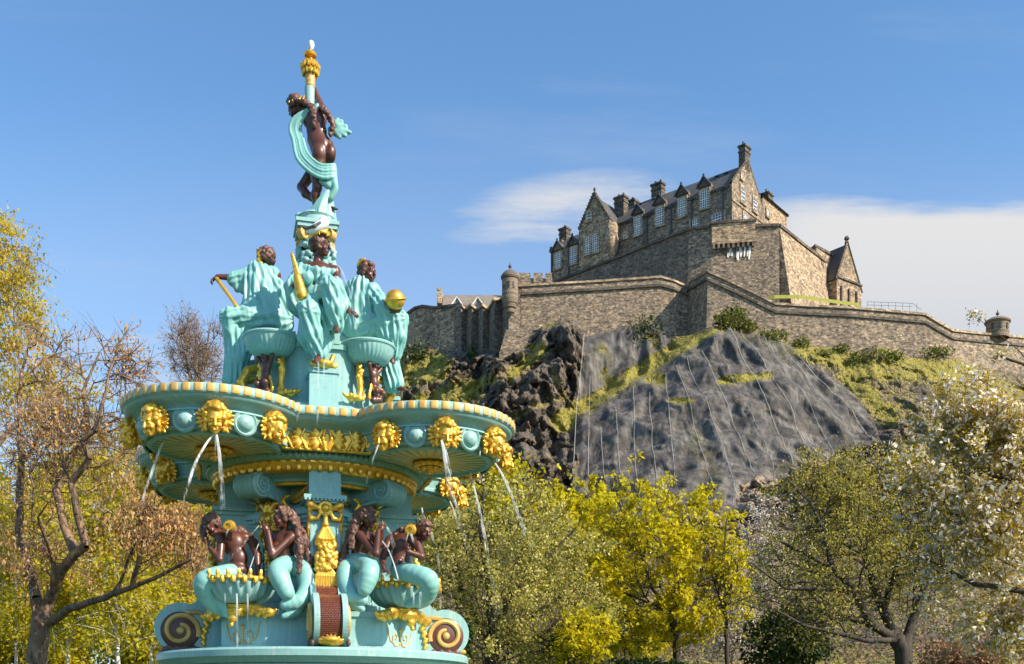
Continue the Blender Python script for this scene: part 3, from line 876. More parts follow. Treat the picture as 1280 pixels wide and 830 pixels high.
# ------------------------------------------------------------------ netting pinned over the bulge, with its cables
nxs = np.arange(706, 1104, 2.0); nys = np.arange(398, 664, 2.0)
NX_, NY_ = np.meshgrid(nxs, nys, indexing='ij')
dn = rock_depth(np.stack([NX_.ravel(), NY_.ravel()], 1) / _S).reshape(NX_.shape)
NP = np.stack([(NX_ - HX) / F * dn, dn, CAMZ + (HY - NY_) / F * dn], -1)
nd_ = polydist(NX_, NY_, NETPOLY)
def net_off(P):
    return 1.6 * netdisp(P) + .30
NP[..., 1] -= net_off(NP) * np.clip(nd_ / 14 + .3, .3, 1) + .12 * np.abs(pnoise(NP * A3((.5, .5, .2)) + 4)) + .1
keep = (nd_ > 0) & (blob(NX_, NY_, [q_ for q_ in GRASS if 700 <= q_[0] <= 910 and q_[1] < 545]) + .25 * pnoise(np.stack([NX_ * .11, NY_ * .11, 0 * NX_], -1)) < .78)
q = keep[:-1, :-1] & keep[1:, :-1] & keep[:-1, 1:] & keep[1:, 1:]
ii = np.arange(NX_.size).reshape(NX_.shape)
quads = np.stack([ii[:-1, :-1][q], ii[:-1, 1:][q], ii[1:, 1:][q], ii[1:, :-1][q]], 1)
used_ = np.unique(quads); remap = np.full(NX_.size, -1); remap[used_] = np.arange(len(used_))
net = link_mesh('rockfall_netting', np_mesh('netting', NP.reshape(-1, 3)[used_], remap[quads]), M_net)
tag(net, 'grey wire netting pinned over the bulging rock face below the castle wall', 'netting')
def net_pt(px, py):
    d = float(rock_depth(np.array([[px, py]]) / _S)[0]); p = W(px, py, d)
    p[1] -= float(net_off(p[None])[0]) + .30
    return p
SEAMS = [[(90, 130), (75, 300), (60, 420), (45, 700)], [(112, 290), (108, 480), (105, 690)], [(155, 480), (162, 600), (168, 710)], [(212, 400), (220, 540), (228, 680)], [(278, 330), (285, 520), (290, 700)],
         [(340, 350), (352, 520), (366, 700)], [(400, 280), (425, 540), (440, 730)], [(440, 250), (500, 420), (560, 640), (590, 740)], [(480, 220), (560, 400), (640, 620), (670, 780)], [(540, 190), (640, 400), (700, 560), (750, 690)],
         [(580, 150), (690, 360), (770, 520), (830, 680)], [(640, 110), (740, 290), (830, 480), (892, 650)], [(690, 105), (800, 280), (890, 440), (960, 600), (985, 650)], [(760, 110), (870, 280), (960, 420), (1040, 560), (1075, 640)],
         [(830, 140), (930, 260), (1030, 400), (1110, 520), (1150, 600)], [(900, 190), (1000, 300), (1100, 410), (1180, 520), (1210, 560)]]
for sm in SEAMS:
    pts = []
    for a, b in zip(sm[:-1], sm[1:]):
        for t in np.linspace(0, 1, 9)[:-1]:
            pts.append((700 + (a[0] + (b[0] - a[0]) * t) / 3.073, 380 + (a[1] + (b[1] - a[1]) * t) / 3.073))
    mb = MB(); mb.tube([net_pt(*p) for p in pts], .032, 4)
    mb.build('cable', M_cable, net)

# ------------------------------------------------------------------ shrubs and ferns on the rock
def leaf_quads(c, size, g, tilt=1.0, up=None):
    n = len(c); a = g.normal(size=(n, 3)); a /= np.linalg.norm(a, axis=1, keepdims=True)
    b = g.normal(size=(n, 3)); b -= a * (a * b).sum(1, keepdims=True); b /= np.linalg.norm(b, axis=1, keepdims=True)
    s = size * (0.6 + .8 * g.random((n, 1)))
    a = a * s; b = b * s * .62
    v = np.stack([c - a, c - b * .8, c + a, c + b], 1).reshape(-1, 3)
    return v, np.arange(4 * n).reshape(-1, 4)

def shrub(px, py, rx, rz, n, size, mat, label, seed, name='shrub', group=None, Y=None, cat='shrub'):
    g = np.random.default_rng(seed)
    b = rock_at(px, py) if Y is None else W(px, py, Y)
    root = empty(name, tuple(b)); tag(root, label, cat, group)
    o = g.normal(size=(n, 3)); o /= np.linalg.norm(o, axis=1, keepdims=True)
    rad = g.random((n, 1)) ** .4
    lump = 1 + .45 * pnoise(o * 2.3 + seed * 3.1)[:, None]
    c = o * rad * lump * A3((rx, rx * .7, rz)) + A3((0, 0, rz * .75))
    v, f = leaf_quads(c, size, g)
    link_mesh('foliage', np_mesh('foliage', v, f, False), mat, root)
    st = MB()
    for i in range(9):
        e = c[g.integers(n)] * .9
        st.tube([(0, 0, -.3), tuple(e * A3((.4, .4, .5))), tuple(e)], [.05, .03, .012], 4)
    st.build('stem', B_dark, root)
shrub(905, 413, 1.5, 1.5, 420, .22, L_gorse, 'bright green fern bush on top of the netted rock, below the corner of the wall', 11, 'fern')
shrub(918, 412, 2.0, 1.9, 500, .24, L_gorse, 'tallest feathery bush at the foot of the castle wall, right of the wall corner', 12)
shrub(935, 416, 1.6, 1.0, 300, .2, L_gorse, 'low green shrub between the tall feathery bush and the rock shoulder', 13)
shrub(965, 426, 2.6, .8, 420, .2, L_gorse, 'long flat green shrub along the right shoulder of the netted rock', 14)
shrub(806, 440, 3.0, 3.0, 900, .22, L_ivy, 'dark green ivy mass hanging in the gully beside the netting', 15, 'ivy_patch', cat='ivy')
shrub(1000, 434, 1.4, .9, 260, .18, L_gorse, 'small round shrub left on the grassy slope under the wall', 16)
shrub(1052, 441, 1.3, .7, 220, .18, L_gorse, 'tiny shrub at the wall foot above the grassy slope', 17)
shrub(1090, 452, 3.2, .9, 560, .2, L_gorse, 'wide green gorse bush beside the dark rock outcrop on the slope', 18)
shrub(1116, 452, 1.7, .9, 360, .2, L_gorse, 'smaller gorse bush just right of the wide one on the slope', 19)
shrub(1066, 460, 1.5, .8, 300, .19, L_gorse, 'olive gorse bush lowest on the grassy slope', 20)
shrub(1172, 446, 2.5, .8, 360, .2, L_gorse, 'dark shrub close under the falling wall at the right', 21)
shrub(1030, 448, 1.6, .7, 260, .18, L_gorse, 'flat green cushion shrub midway along the grassy slope', 22)
shrub(690, 505, .9, .8, 140, .2, L_gorse, 'small lone bush on a ledge of the left crag', 23)
shrub(629, 512, 1.0, 1.2, 160, .22, L_gorse, 'yellow green bush on the broken rock right behind the basin', 24)
shrub(590, 452, 1.0, 1.6, 200, .2, L_ivy, 'green creeper against the zigzag wall', 25, 'creeper', cat='creeper')
shrub(520, 455, 2.4, 2.2, 420, .24, L_ivy, 'dark bush on the far left shoulder below the square wall', 26)

# ------------------------------------------------------------------ dry undergrowth at the foot of the slope
g = np.random.default_rng(77); n = 26000
ux = g.uniform(470, 1340, n); uy = 690 + 195 * g.random(n) ** .8
keep_ = pnoise(np.stack([ux * .03, uy * .05, 0 * ux], -1)) > -.25
ux, uy = ux[keep_], uy[keep_]
ud = rock_depth(np.stack([ux, uy], 1) / _S)
up_ = np.stack([(ux - HX) / F * ud, ud - 1.0, CAMZ + (HY - uy) / F * ud], -1)
up_[:, 2] += .9 * g.random(len(up_)) ** 2
v_, f_ = leaf_quads(up_, .15, g)
und = link_mesh('undergrowth', np_mesh('undergrowth', v_, f_, False, (g.random(len(f_)) < .45).astype(int)), [L_tan, L_gorse])
tag(und, 'dry brown and olive undergrowth at the foot of the castle slope', 'undergrowth', kind='stuff')
# ------------------------------------------------------------------ castle: curtain walls
def normals2(pts):
    """outward (towards the viewer side) normals of a left-to-right polyline"""
    n = []
    for i in range(len(pts)):
        a = pts[max(i - 1, 0)][:2]; b = pts[min(i + 1, len(pts) - 1)][:2]
        d = b - a; d = d / max(np.linalg.norm(d), 1e-6)
        n.append(np.array([d[1], -d[0]]))
    return n
def seg_normals(pts):
    return [nrm(np.array([b[1] - a[1], -(b[0] - a[0]), 0]))[:2] for a, b in zip(pts[:-1], pts[1:])]
def miter(pts):
    sn = seg_normals(pts); out = [sn[0]]
    for a, b in zip(sn[:-1], sn[1:]):
        m = a + b; m = m / max(m @ m, .35) * 2
        out.append(m)
    out.append(sn[-1]); return out
def curtain(root, part, tops, bots, thick, mat, batter=0.0):
    """a wall under the polyline tops; bots are the heights of its foot; batter = how far the foot stands out"""
    T = [A3(p) for p in tops]; N = miter(T); mb = MB()
    ft, fb, bt, bb = [], [], [], []
    for p, n, z in zip(T, N, bots):
        o = np.array([n[0], n[1], 0])
        ft.append(p); fb.append(A3((p[0], p[1], z)) + o * batter)
        bt.append(p - o * thick); bb.append(A3((p[0], p[1], z)) - o * thick)
    k = len(T)
    for i in range(k - 1):
        # subdivide tall faces
        mb.add([fb[i], fb[i + 1], ft[i + 1], ft[i]], [(0, 1, 2, 3)])
        mb.add([bt[i], bt[i + 1], bb[i + 1], bb[i]], [(0, 1, 2, 3)])
        mb.add([ft[i], ft[i + 1], bt[i + 1], bt[i]], [(0, 1, 2, 3)])
    for i in (0, k - 1):
        mb.add([fb[i], ft[i], bt[i], bb[i]], [(0, 1, 2, 3)])
    return mb.build(part, mat, root, uvs=True)
def coping(root, tops, mat, h=.45, out=.28, thick=1.2, dz=0.0, part='coping'):
    T = [A3(p) for p in tops]; N = miter(T); mb = MB(); rings = []
    for p, n in zip(T, N):
        o = np.array([n[0], n[1], 0])
        a = p + o * out + A3((0, 0, dz)); b = p - o * thick + A3((0, 0, dz))
        rings.append([a - A3((0, 0, h / 2)), b - A3((0, 0, h / 2)), b + A3((0, 0, h / 2 + .02)), a + A3((0, 0, h / 2 + .02))])
    mb.loft(rings, 0, False, True, True, True)
    return mb.build(part, mat, root, uvs=True)
def zz(py, Y): return CAMZ + (HY - py) / F * Y

# lower wall, right of the corner
wr = empty('castle_wall', tuple(W(890, 420, 150)))
tag(wr, 'long brown rubble castle wall stepping down to the right with a dark coping', 'wall')
def inv(root):
    """parts are measured in world space"""
    return Matrix.Translation(-root.location)
def settle(root):
    for ch in root.children:
        ch.matrix_parent_inverse = Matrix.Identity(4)
        ch.location = ch.location - root.location
tops_r = [W(861, 353, 156), W(885, 339, 150.5), W(925, 358, 150), W(969, 380, 149.5), (W(1010, 382.5, 149.8)), W(1064, 385, 150), W(1110, 389, 150.5), W(1156, 393, 151), W(1174, 404, 151.5), W(1191, 413.5, 152), W(1225, 417, 154), W(1262, 420.5, 156), W(1330, 426, 161), W(1420, 434, 170)]
bots_r = [53, 53, 52, 51.5, 50.5, 50, 50, 50, 50, 50, 50, 50, 50, 50]
curtain(wr, 'wall_face', tops_r, bots_r, 2.0, M_stone, .5)
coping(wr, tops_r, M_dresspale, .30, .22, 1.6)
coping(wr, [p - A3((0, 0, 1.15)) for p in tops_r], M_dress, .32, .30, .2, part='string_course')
settle(wr)
# lower wall, left of the corner
wl = empty('castle_wall', tuple(W(750, 420, 154)))
tag(wl, 'broad sooty castle wall between the small domed turret and the wall corner', 'wall')
tops_l = [W(637, 359, 156.5), W(652, 357.5, 156), W(700, 354.5, 155.6), W(760, 351, 155.2), W(826, 346.5, 155), W(842, 351, 155.2), W(861.5, 360, 156.2)]
curtain(wl, 'wall_face', tops_l, [50] * 7, 2.0, M_stone, .6)
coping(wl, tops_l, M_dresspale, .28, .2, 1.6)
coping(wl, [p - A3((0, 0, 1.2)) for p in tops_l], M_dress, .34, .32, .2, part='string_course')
# crenellated bit between the turret and the barracks
cren = MB()
for a, b, y0, y1 in ((648, 663, 351, 346), (667, 678, 349.5, 345), (682, 690, 349, 344)):
    p, q_ = W(a, 352, 157.5), W(b, 352, 157.5)
    cren.box(((p[0] + q_[0]) / 2, 157.8, zz(352, 157.5) - .1), (q_[0] - p[0], 1.0, 2.6))
cren.box((W(668, 352, 157.5)[0], 158.2, zz(357, 157.5)), (5.2, 1.2, 2.2))
cren.build('crenellation', M_stone, wl, uvs=True)
settle(wl)

# stepped buttress in front of the left wall
bt = empty('stepped_buttress', tuple(W(645, 440, 150)))
tag(bt, 'sloping stepped stone buttress under the small domed turret', 'buttress')
st = MB()
nst = 8
for i in range(nst):
    t = i / nst
    py1 = 412 + 32 * t; Y = 153.6 - 3.2 * t
    xa = 632 - 9 * t; xb = 676 - 1 * t - (4 if i > 5 else 0)
    a, b = W(xa, py1, Y), W(xb, py1, Y)
    z1 = a[2]; z0 = zz(475, Y)
    st.prism([(a[0], a[1]), (b[0], b[1]), (b[0], 158), (a[0] + .3, 158)], z0 - i * .02, z1 + .003 * i)
st.build('steps', M_stone, bt, uvs=True)
sw = MB()
for i in range(5):
    t = i / 5; p = W(676.5 - 2 * t, 408 + 32 * t, 153.2 - 3.2 * t)
    sw.box((p[0], p[1] + 1.5, p[2] - 3.6), (.7, 3.2 + .02 * i, 8), 0, 0)
sw.build('side_wall', M_stonepale, bt, uvs=True)
settle(bt)

# bartizan turrets
def bartizan(px, py_top, py_bot, rpx, Y, label, squat=False):
    s = Y / F; c = W(px, py_bot, Y); r = rpx * s; H = (py_bot - py_top) * s
    t = empty('turret', tuple(c)); tag(t, label, 'turret', 'domed sentry turrets on the castle walls')
    b = MB()
    if not squat:
        b.lathe([(0.05, -2.9), (r * .45, -2.2), (r * .55, -2.15), (r * .6, -1.6), (r * .75, -1.5), (r * .8, -1.0), (r * .92, -.9), (r, -.4)], n=28)
    b.lathe([(r, -.4), (r, H * .62), (r * 1.12, H * .66), (r * 1.12, H * .70)], n=28)
    b.build('drum', M_stone, t, uvs=True)
    d = MB()
    d.lathe([(r * 1.15, H * .70), (r * 1.16, H * .74), (r * 1.0, H * .82), (r * .72, H * .91), (r * .35, H * .97), (.05, H)], n=28)
    d.build('dome', M_stonedark, t, uvs=True)
    f = MB(); f.lathe([(.08, H - .05), (.08, H + .2), (.22, H + .32), (.25, H + .5), (.12, H + .65), (.05, H + .95), (.01, H + 1.0)], n=12)
    f.build('finial', M_dress, t, uvs=True)
    for a in (-100, -60, -140):
        ca, sa = math.cos(R(a)), math.sin(R(a)); w = MB()
        w.box((ca * r * .98, sa * r * .98, H * .38), (.28, .28, .85), R(a), 0)
        w.build('slit', M_lead, t)
    return t
bartizan(637.5, 337, 372, 10, 154.6, 'slim domed sentry turret on a tapering corbel at the end of the sooty wall')
bartizan(1247, 396, 420, 13.5, 155.5, 'squat domed sentry turret low on the wall at the far right', True)

# zigzag wall and the square left end
zw = empty('zigzag_wall', tuple(W(605, 430, 160)))
tag(zw, 'shaded zigzag castle wall with pointed tops left of the slim turret', 'wall')
zt = []
zx = [576, 583, 590, 597, 604, 611, 618, 628, 637]
for i, x in enumerate(zx):
    Y = 166.5 - i * 1.35 + (1.5 if i % 2 else -.6)
    zt.append(W(x, (381.5 if i % 2 == 0 else 387.5) - (0 if i < 6 else (i - 5) * 6.5), Y))
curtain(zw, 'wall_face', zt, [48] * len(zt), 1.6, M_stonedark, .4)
coping(zw, zt, M_dresspale, .4, .25, 1.3)
settle(zw)
sqw = empty('square_wall', tuple(W(540, 420, 168)))
tag(sqw, 'lower square castle wall block at the far left end beside the globe statue', 'wall')
tq = [W(497, 404, 182), W(506, 395, 178), W(519, 385.5, 172), W(529, 383, 171), W(545, 385, 169.8), W(576.5, 381, 166.5)]
curtain(sqw, 'wall_face', tq, [47] * 6, 1.6, M_stonepale, .5)
coping(sqw, tq, M_dress, .4, .25, 1.3)
settle(sqw)
# building behind with a pale roof and two white dormers
hb = empty('low_building', tuple(W(588, 385, 185)))
tag(hb, 'low building with pale roof and two white gabled dormers behind the left wall', 'building')
a, b = W(552, 384, 183), W(632, 381, 183)
zr = zz(366, 188); ze = zz(384, 183)
m1 = MB()
m1.add([(a[0], 183, ze), (b[0], 183, ze), (b[0], 189, zr), (a[0], 189, zr), (b[0], 195, ze), (a[0], 195, ze)], [(0, 1, 2, 3), (3, 2, 4, 5)])
m1.build('roof', M_slatepale, hb, uvs=True)
m1 = MB(); m1.box(((a[0] + b[0]) / 2, 189, ze - 4.02), (b[0] - a[0] - .4, 11.4, 8)); m1.build('wall', M_stone, hb, uvs=True)
m1 = MB(); p = W(549.5, 372, 186); m1.box((p[0], 188.5, p[2]), (.8, 7, 2.6)); m1.build('gable_chimney', M_dresspale, hb, uvs=True)
for px in (571, 597):
    p = W(px, 384, 182.2)
    d = MB()
    d.add([(p[0] - 1.1, p[1], p[2]), (p[0] + 1.1, p[1], p[2]), (p[0], p[1], p[2] + 1.6), (p[0] - 1.1, p[1] + 5, p[2]), (p[0] + 1.1, p[1] + 5, p[2]), (p[0], p[1] + 5, p[2] + 1.6)],
          [(0, 1, 2), (5, 4, 3), (0, 2, 5, 3), (1, 4, 5, 2), (0, 3, 4, 1)])
    do = d.build('dormer', M_slatepale, hb, uvs=True)
    t = MB(); t.tube([(p[0] - 1.15, p[1] - .1, p[2]), (p[0], p[1] - .1, p[2] + 1.68), (p[0] + 1.15, p[1] - .1, p[2])], .17, 4); t.build('barge_board', M_white, do)
    t = MB(); t.add([(p[0] - .6, p[1] - .03, p[2] + .02), (p[0] + .6, p[1] - .03, p[2] + .02), (p[0], p[1] - .03, p[2] + .95)], [(0, 1, 2)]); t.build('pane', M_glass, do)
settle(hb)

# ------------------------------------------------------------------ castle: upper bastion
ub = empty('bastion', tuple(W(920, 380, 155)))
tag(ub, 'big upper stone bastion with battered right side and a corbelled parapet carrying the barracks', 'bastion')
tu = [W(676, 361, 181), W(700, 350, 176.5), W(762, 326, 169), W(830, 298.5, 161.5), W(861, 287, 158)]
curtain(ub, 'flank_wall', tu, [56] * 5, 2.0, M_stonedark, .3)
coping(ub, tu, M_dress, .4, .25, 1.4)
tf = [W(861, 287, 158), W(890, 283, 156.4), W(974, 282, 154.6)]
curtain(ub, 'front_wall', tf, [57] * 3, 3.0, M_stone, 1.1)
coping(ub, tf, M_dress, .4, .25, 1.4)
ts = [W(974, 282, 154.6), W(1004, 306, 161), W(1038, 332, 170)]
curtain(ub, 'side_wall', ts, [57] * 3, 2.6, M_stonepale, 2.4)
coping(ub, ts, M_dress, .4, .25, 1.4)
# corbelled parapet box
pa, pb = W(890, 280, 155.6), W(944, 280, 154.6)
pz0, pz1 = zz(303, 155), zz(278, 155)
q = MB(); q.prism([(pa[0], pa[1]), (pb[0], pb[1]), (pb[0], 157.6), (pa[0], 157.6)], pz0, pz1); q.build('parapet_box', M_stonepale, ub, uvs=True)
q = MB(); q.prism([(pa[0] - .15, pa[1] - .2), (pb[0] + .15, pb[1] - .2), (pb[0] + .15, 157.4), (pa[0] - .15, 157.4)], pz1, pz1 + .35); q.build('box_coping', M_dress, ub, uvs=True)
q = MB()
for i in range(9):
    t = (i + .4) / 8.8
    x = pa[0] + (pb[0] - pa[0]) * t; y = pa[1] + (pb[1] - pa[1]) * t
    q.box((x, y + .55, pz0 - .32), (.32, 1.1, .62)); q.box((x, y + .85, pz0 - .85), (.32, 1.1, .45))
q.build('corbels', M_dress, ub, uvs=True)
q = MB(); g = np.random.default_rng(3)
fy = lambda x: np.interp(x, [p[0] for p in tf], [p[1] for p in tf])
for i in range(9):
    x = W(913 + i * 3.4 + g.normal() * .6, 300, 154)[0]; L = 1.0 + 1.5 * g.random(); zt_ = zz(307.5, 155)
    k0 = (tf[0][2] - zt_) / (tf[0][2] - 57) * 1.1; k1 = (tf[0][2] - zt_ + L) / (tf[0][2] - 57) * 1.1
    w_ = .16 + .1 * g.random(); dx = -.12 * L
    q.add([(x - w_, fy(x) - k0 - .04, zt_), (x + w_, fy(x) - k0 - .04, zt_), (x + w_ * .5 + dx, fy(x) - k1 - .04, zt_ - L), (x - w_ * .5 + dx, fy(x) - k1 - .04, zt_ - L)], [(0, 1, 2, 3)])
q.build('limewash_streaks', M_streak, ub)
settle(ub)
# terrace lawn and its low wall
tl = [W(960, 374, 152.5), W(968, 373, 151.2), W(1000, 373, 151.2), W(1050, 380, 152.5), W(1075, 383, 153.5)]
g0 = MB()
vs = [tuple(p) for p in tl] + [(p[0] + .4, p[1] + 1.6, p[2] + 1.1) for p in tl]
g0.add(vs, [(i, i + 1, i + 6, i + 5) for i in range(4)])
tag(g0.build('terrace_lawn', M_terracegrass), kind='structure')

# ------------------------------------------------------------------ castle: the barracks
C0 = W(915, 280, 165.0)[:2]; fd = nrm(np.array([-27.5, 23.0, 0]))[:2]; gd = np.array([fd[1], -fd[0]])   # along the facade to the left, along the gable to the right
def fac(L, w, z): return np.array([C0[0] + fd[0] * L + gd[0] * w, C0[1] + fd[1] * L + gd[1] * w, z])
def on_facade(px, py, off=0.0):
    k = (px - HX) / F; o = C0 + gd * off
    L = (k * o[1] - o[0]) / (fd[0] - k * fd[1]); Y = o[1] + fd[1] * L
    return L, zz(py, Y)
def on_gable(px, py, off=0.0):
    k = (px - HX) / F; o = C0 + fd * off
    w = (k * o[1] - o[0]) / (gd[0] - k * gd[1]); Y = o[1] + gd[1] * w
    return w, zz(py, Y)
bk = empty('barracks', tuple(fac(0, 0, 60)))
tag(bk, 'large old stone barracks with slate roof, gables and chimneys crowning the castle rock', 'building')
ZE, ZR, ZB = 83.1, 88.0, 66.0
GW = 10.0; LM, LT0, LT1, LE = 20.6, 21.2, 27.4, 34.6
def poly(mb, pts, m=0): mb.add([tuple(p) for p in pts], [tuple(range(len(pts)))], m)
wall = MB()
poly(wall, [fac(0, 0, ZB), fac(0, 0, ZE), fac(LM + 1, 0, ZE), fac(LM + 1, 0, ZB)])
poly(wall, [fac(0, 0, ZB), fac(0, GW, ZB), fac(0, GW, ZE), fac(0, GW / 2 + .3, ZR + .35), fac(0, GW / 2 - .3, ZR + .35), fac(0, 0, ZE + .3)])
poly(wall, [fac(.45, 0, ZE), fac(.45, GW, ZE), fac(.45, GW / 2 + .3, ZR + .35), fac(.45, GW / 2 - .3, ZR + .35)])
for s0, s1 in (((0, ZE + .3), (GW / 2 - .3, ZR + .35)), ((GW, ZE), (GW / 2 + .3, ZR + .35))):
    poly(wall, [fac(0, s0[0], s0[1]), fac(.45, s0[0], s0[1]), fac(.45, s1[0], s1[1]), fac(0, s1[0], s1[1])])
wo = wall.build('wall', M_stone, bk, uvs=True)
# crow steps up the gable
cs = MB()
for i in range(11):
    t = (i + .5) / 11
    for a, b in (((0, ZE + .3), (GW / 2 - .4, ZR + .3)), ((GW, ZE + .2), (GW / 2 + .4, ZR + .3))):
        w_ = a[0] + (b[0] - a[0]) * t; z_ = a[1] + (b[1] - a[1]) * t
        cs.box(tuple(fac(.22, w_, z_ + .08)), (.52 + .003 * i, .44, .42), math.atan2(fd[1], fd[0]))
cs.build('crow_steps', M_dress, bk, uvs=True)
# roofs
rf = MB()
poly(rf, [fac(.46, -.04, ZE + .02), fac(LM + 2, -.04, ZE + .02), fac(LM + 2, GW / 2, ZR), fac(.46, GW / 2, ZR)])
poly(rf, [fac(.46, GW / 2, ZR), fac(LM + 2, GW / 2, ZR), fac(LM + 2, GW + .2, ZE - .05), fac(.46, GW + .2, ZE - .05)])
roof = rf.build('roof', M_slate, bk, uvs=True)
for px, py in ((818, 246), (852, 231), (877, 222), (897, 212), (801, 258), (908, 206)):
    t = .86
    L, _z = on_facade(px, py, GW / 2 * t)
    z = ZE + (ZR - ZE) * t + .08
    sk = MB(); sk.box(tuple(fac(L, GW / 2 * t - .1, z)), (.75, .5, .1), math.atan2(fd[1], fd[0]))
    sk.build('skylight', M_steel, roof)
# left lower wing with gable end
lw = MB()
ZE2, ZR2 = 82.2, 85.9; GW2 = 8.2
poly(lw, [fac(LT1 - 1, 0, ZB), fac(LT1 - 1, 0, ZE2), fac(LE, 0, ZE2), fac(LE, 0, ZB)])
poly(lw, [fac(LE, 0, ZB), fac(LE, 0, ZE2), fac(LE, GW2 / 2, ZR2), fac(LE, GW2, ZE2), fac(LE, GW2, ZB)])
lw.build('wing_wall', M_stone, bk, uvs=True)
rf = MB()
poly(rf, [fac(LT1 - 2, -.04, ZE2), fac(LE + .1, -.04, ZE2), fac(LE + .1, GW2 / 2, ZR2), fac(LT1 - 2, GW2 / 2, ZR2)])
poly(rf, [fac(LT1 - 2, GW2 / 2, ZR2), fac(LE + .1, GW2 / 2, ZR2), fac(LE + .1, GW2 + .2, ZE2), fac(LT1 - 2, GW2 + .2, ZE2)])
rf.build('wing_roof', M_slate, bk, uvs=True)
lc = MB()
for w_ in np.linspace(.1, GW2 - .1, 12):
    z_ = ZE2 + (ZR2 - ZE2) * (1 - abs(w_ - GW2 / 2) / (GW2 / 2))
    lc.box(tuple(fac(LE + .1, w_, z_ + .12)), (.5, .72, .5), math.atan2(fd[1], fd[0]))
lc.build('wing_crow_steps', M_dress, bk, uvs=True)
# gabled stair tower
TO = -1.9; TZ, TA = 83.2, 88.3
tw = MB(); tm = (LT0 + LT1) / 2
poly(tw, [fac(LT0, TO, ZB), fac(LT0, TO, TZ), fac(tm, TO, TA), fac(LT1, TO, TZ), fac(LT1, TO, ZB)])
poly(tw, [fac(LT0, TO, ZB), fac(LT0, 5, ZB), fac(LT0, 5, TZ), fac(LT0, TO, TZ)])
poly(tw, [fac(LT1, TO, ZB), fac(LT1, TO, TZ), fac(LT1, 5, TZ), fac(LT1, 5, ZB)])
tw.build('tower_wall', M_stonepale, bk, uvs=True)
tr = MB()
poly(tr, [fac(LT0 - .15, TO + .4, TZ - .1), fac(LT0 - .15, 6, TZ - .1), fac(tm, 6, TA - .25), fac(tm, TO + .4, TA - .25)])
poly(tr, [fac(LT1 + .15, TO + .4, TZ - .1), fac(tm, TO + .4, TA - .25), fac(tm, 6, TA - .25), fac(LT1 + .15, 6, TZ - .1)])
tr.build('tower_roof', M_slate, bk, uvs=True)
tcx = MB()
for i in range(12):
    t = (i + .5) / 12
    for a in (LT0, LT1):
        tcx.box(tuple(fac(a + (tm - a) * t, TO + .15, TZ + (TA - TZ) * t + .15)), (.42, .62 + .003 * i, .5), math.atan2(fd[1], fd[0]))
tcx.lathe([(.3, 0), (.12, .3), (.25, .6), (.05, 1.0)], tuple(fac(tm, TO + .15, TA + .2)), 8)
tcx.build('tower_crow_steps', M_dress, bk, uvs=True)
# rounded corner under the tower
rc_ = MB(); rc_.lathe([(.1, -2.4), (.75, -1.2), (1.1, 0), (1.1, 3.0), (.8, 3.6)], tuple(fac(LT0 - .1, TO + .5, 79.0)), 20); rc_.build('corner_corbel', M_stonepale, bk, uvs=True)
# annex at the gable's far side
an = MB(); AW = 18.6; AZ = 84.9
poly(an, [fac(0.02, GW, ZB), fac(0.02, AW, ZB), fac(0.02, AW, AZ), fac(0.02, GW, AZ + .2)])
poly(an, [fac(0.02, AW, ZB), fac(9, AW, ZB), fac(9, AW, AZ), fac(0.02, AW, AZ)])
an.build('annex_wall', M_stonepale, bk, uvs=True)
ar = MB()
poly(ar, [fac(-.3, GW - .2, AZ + .2), fac(-.3, AW + .3, AZ), fac(3.5, (GW + AW) / 2, AZ + 1.6), fac(3.5, GW, AZ + 1.7)])
poly(ar, [fac(-.3, AW + .3, AZ), fac(9, AW + .3, AZ), fac(3.5, (GW + AW) / 2, AZ + 1.6)])
poly(ar, [fac(-.3, GW - .2, AZ), fac(-.3, AW + .3, AZ - .2), fac(9, AW + .3, AZ - .2), fac(9, GW - .2, AZ)])
ar.build('annex_roof', M_slate, bk, uvs=True)
# string course on the gable
sg = MB()
for (w0, z0), (w1, z1) in ((on_gable(916, 254), on_gable(953, 278)),):
    for k in range(1):
        sg.box(tuple(fac(-.05, GW / 2, (z0 + z1) / 2 + .2)), (.2, GW, .3), math.atan2(fd[1], fd[0]))
sg.box(tuple(fac(-.06, (GW + AW) / 2, 80.2)), (.2, AW - GW - .1, .3), math.atan2(fd[1], fd[0]))
sg.build('string_course', M_dresspale, bk, uvs=True)
# chimneys
def chim(L, w, z0, z1, dl, dw, pots=2):
    c = MB(); rz = math.atan2(fd[1], fd[0])
    c.box(tuple(fac(L, w, (z0 + z1) / 2)), (dl, dw, z1 - z0), rz)
    c.box(tuple(fac(L, w, z1 + .16)), (dl + .3, dw + .3, .32), rz)
    c.box(tuple(fac(L, w, z1 - .7)), (dl + .2, dw + .2, .2), rz)
    o = c.build('chimney', M_chim, bk, uvs=True)
    for i in range(pots):
        p = MB(); t = (i + .5) / pots - .5
        p.lathe([(.17, 0), (.15, .55), (.19, .6)], tuple(fac(L + (dl * t if dl > dw else 0), w + (dw * t if dw >= dl else 0), z1 + .3)), 8)
        p.build('chimney_pot', M_chim, o)
chim(.55, GW / 2, ZR - 1.2, 90.5, 1.1, 1.7, 2)
L_, z_ = on_facade(821, 236, GW / 2); chim(L_, GW / 2 + .4, ZR - 1, ZR + 1.9, 1.9, 1.2, 2)
L_, z_ = on_facade(776, 250, 3.2); chim(L_ - .2, 3.0, 84, 88.6, 1.9, 1.3, 2)
L_, z_ = on_facade(787, 250, 4.6); chim(L_ + .2, 5.8, 85, 88.9, 1.5, 1.3, 1)
L_, z_ = on_facade(706, 285, GW2 / 2); chim(L_, GW2 / 2, ZR2 - .8, ZR2 + 1.5, 1.6, 1.2, 1)
w_, z_ = on_gable(958, 243, 1.5); chim(1.5, w_ + .3, AZ, AZ + 2.1, 1.2, 1.6, 2)
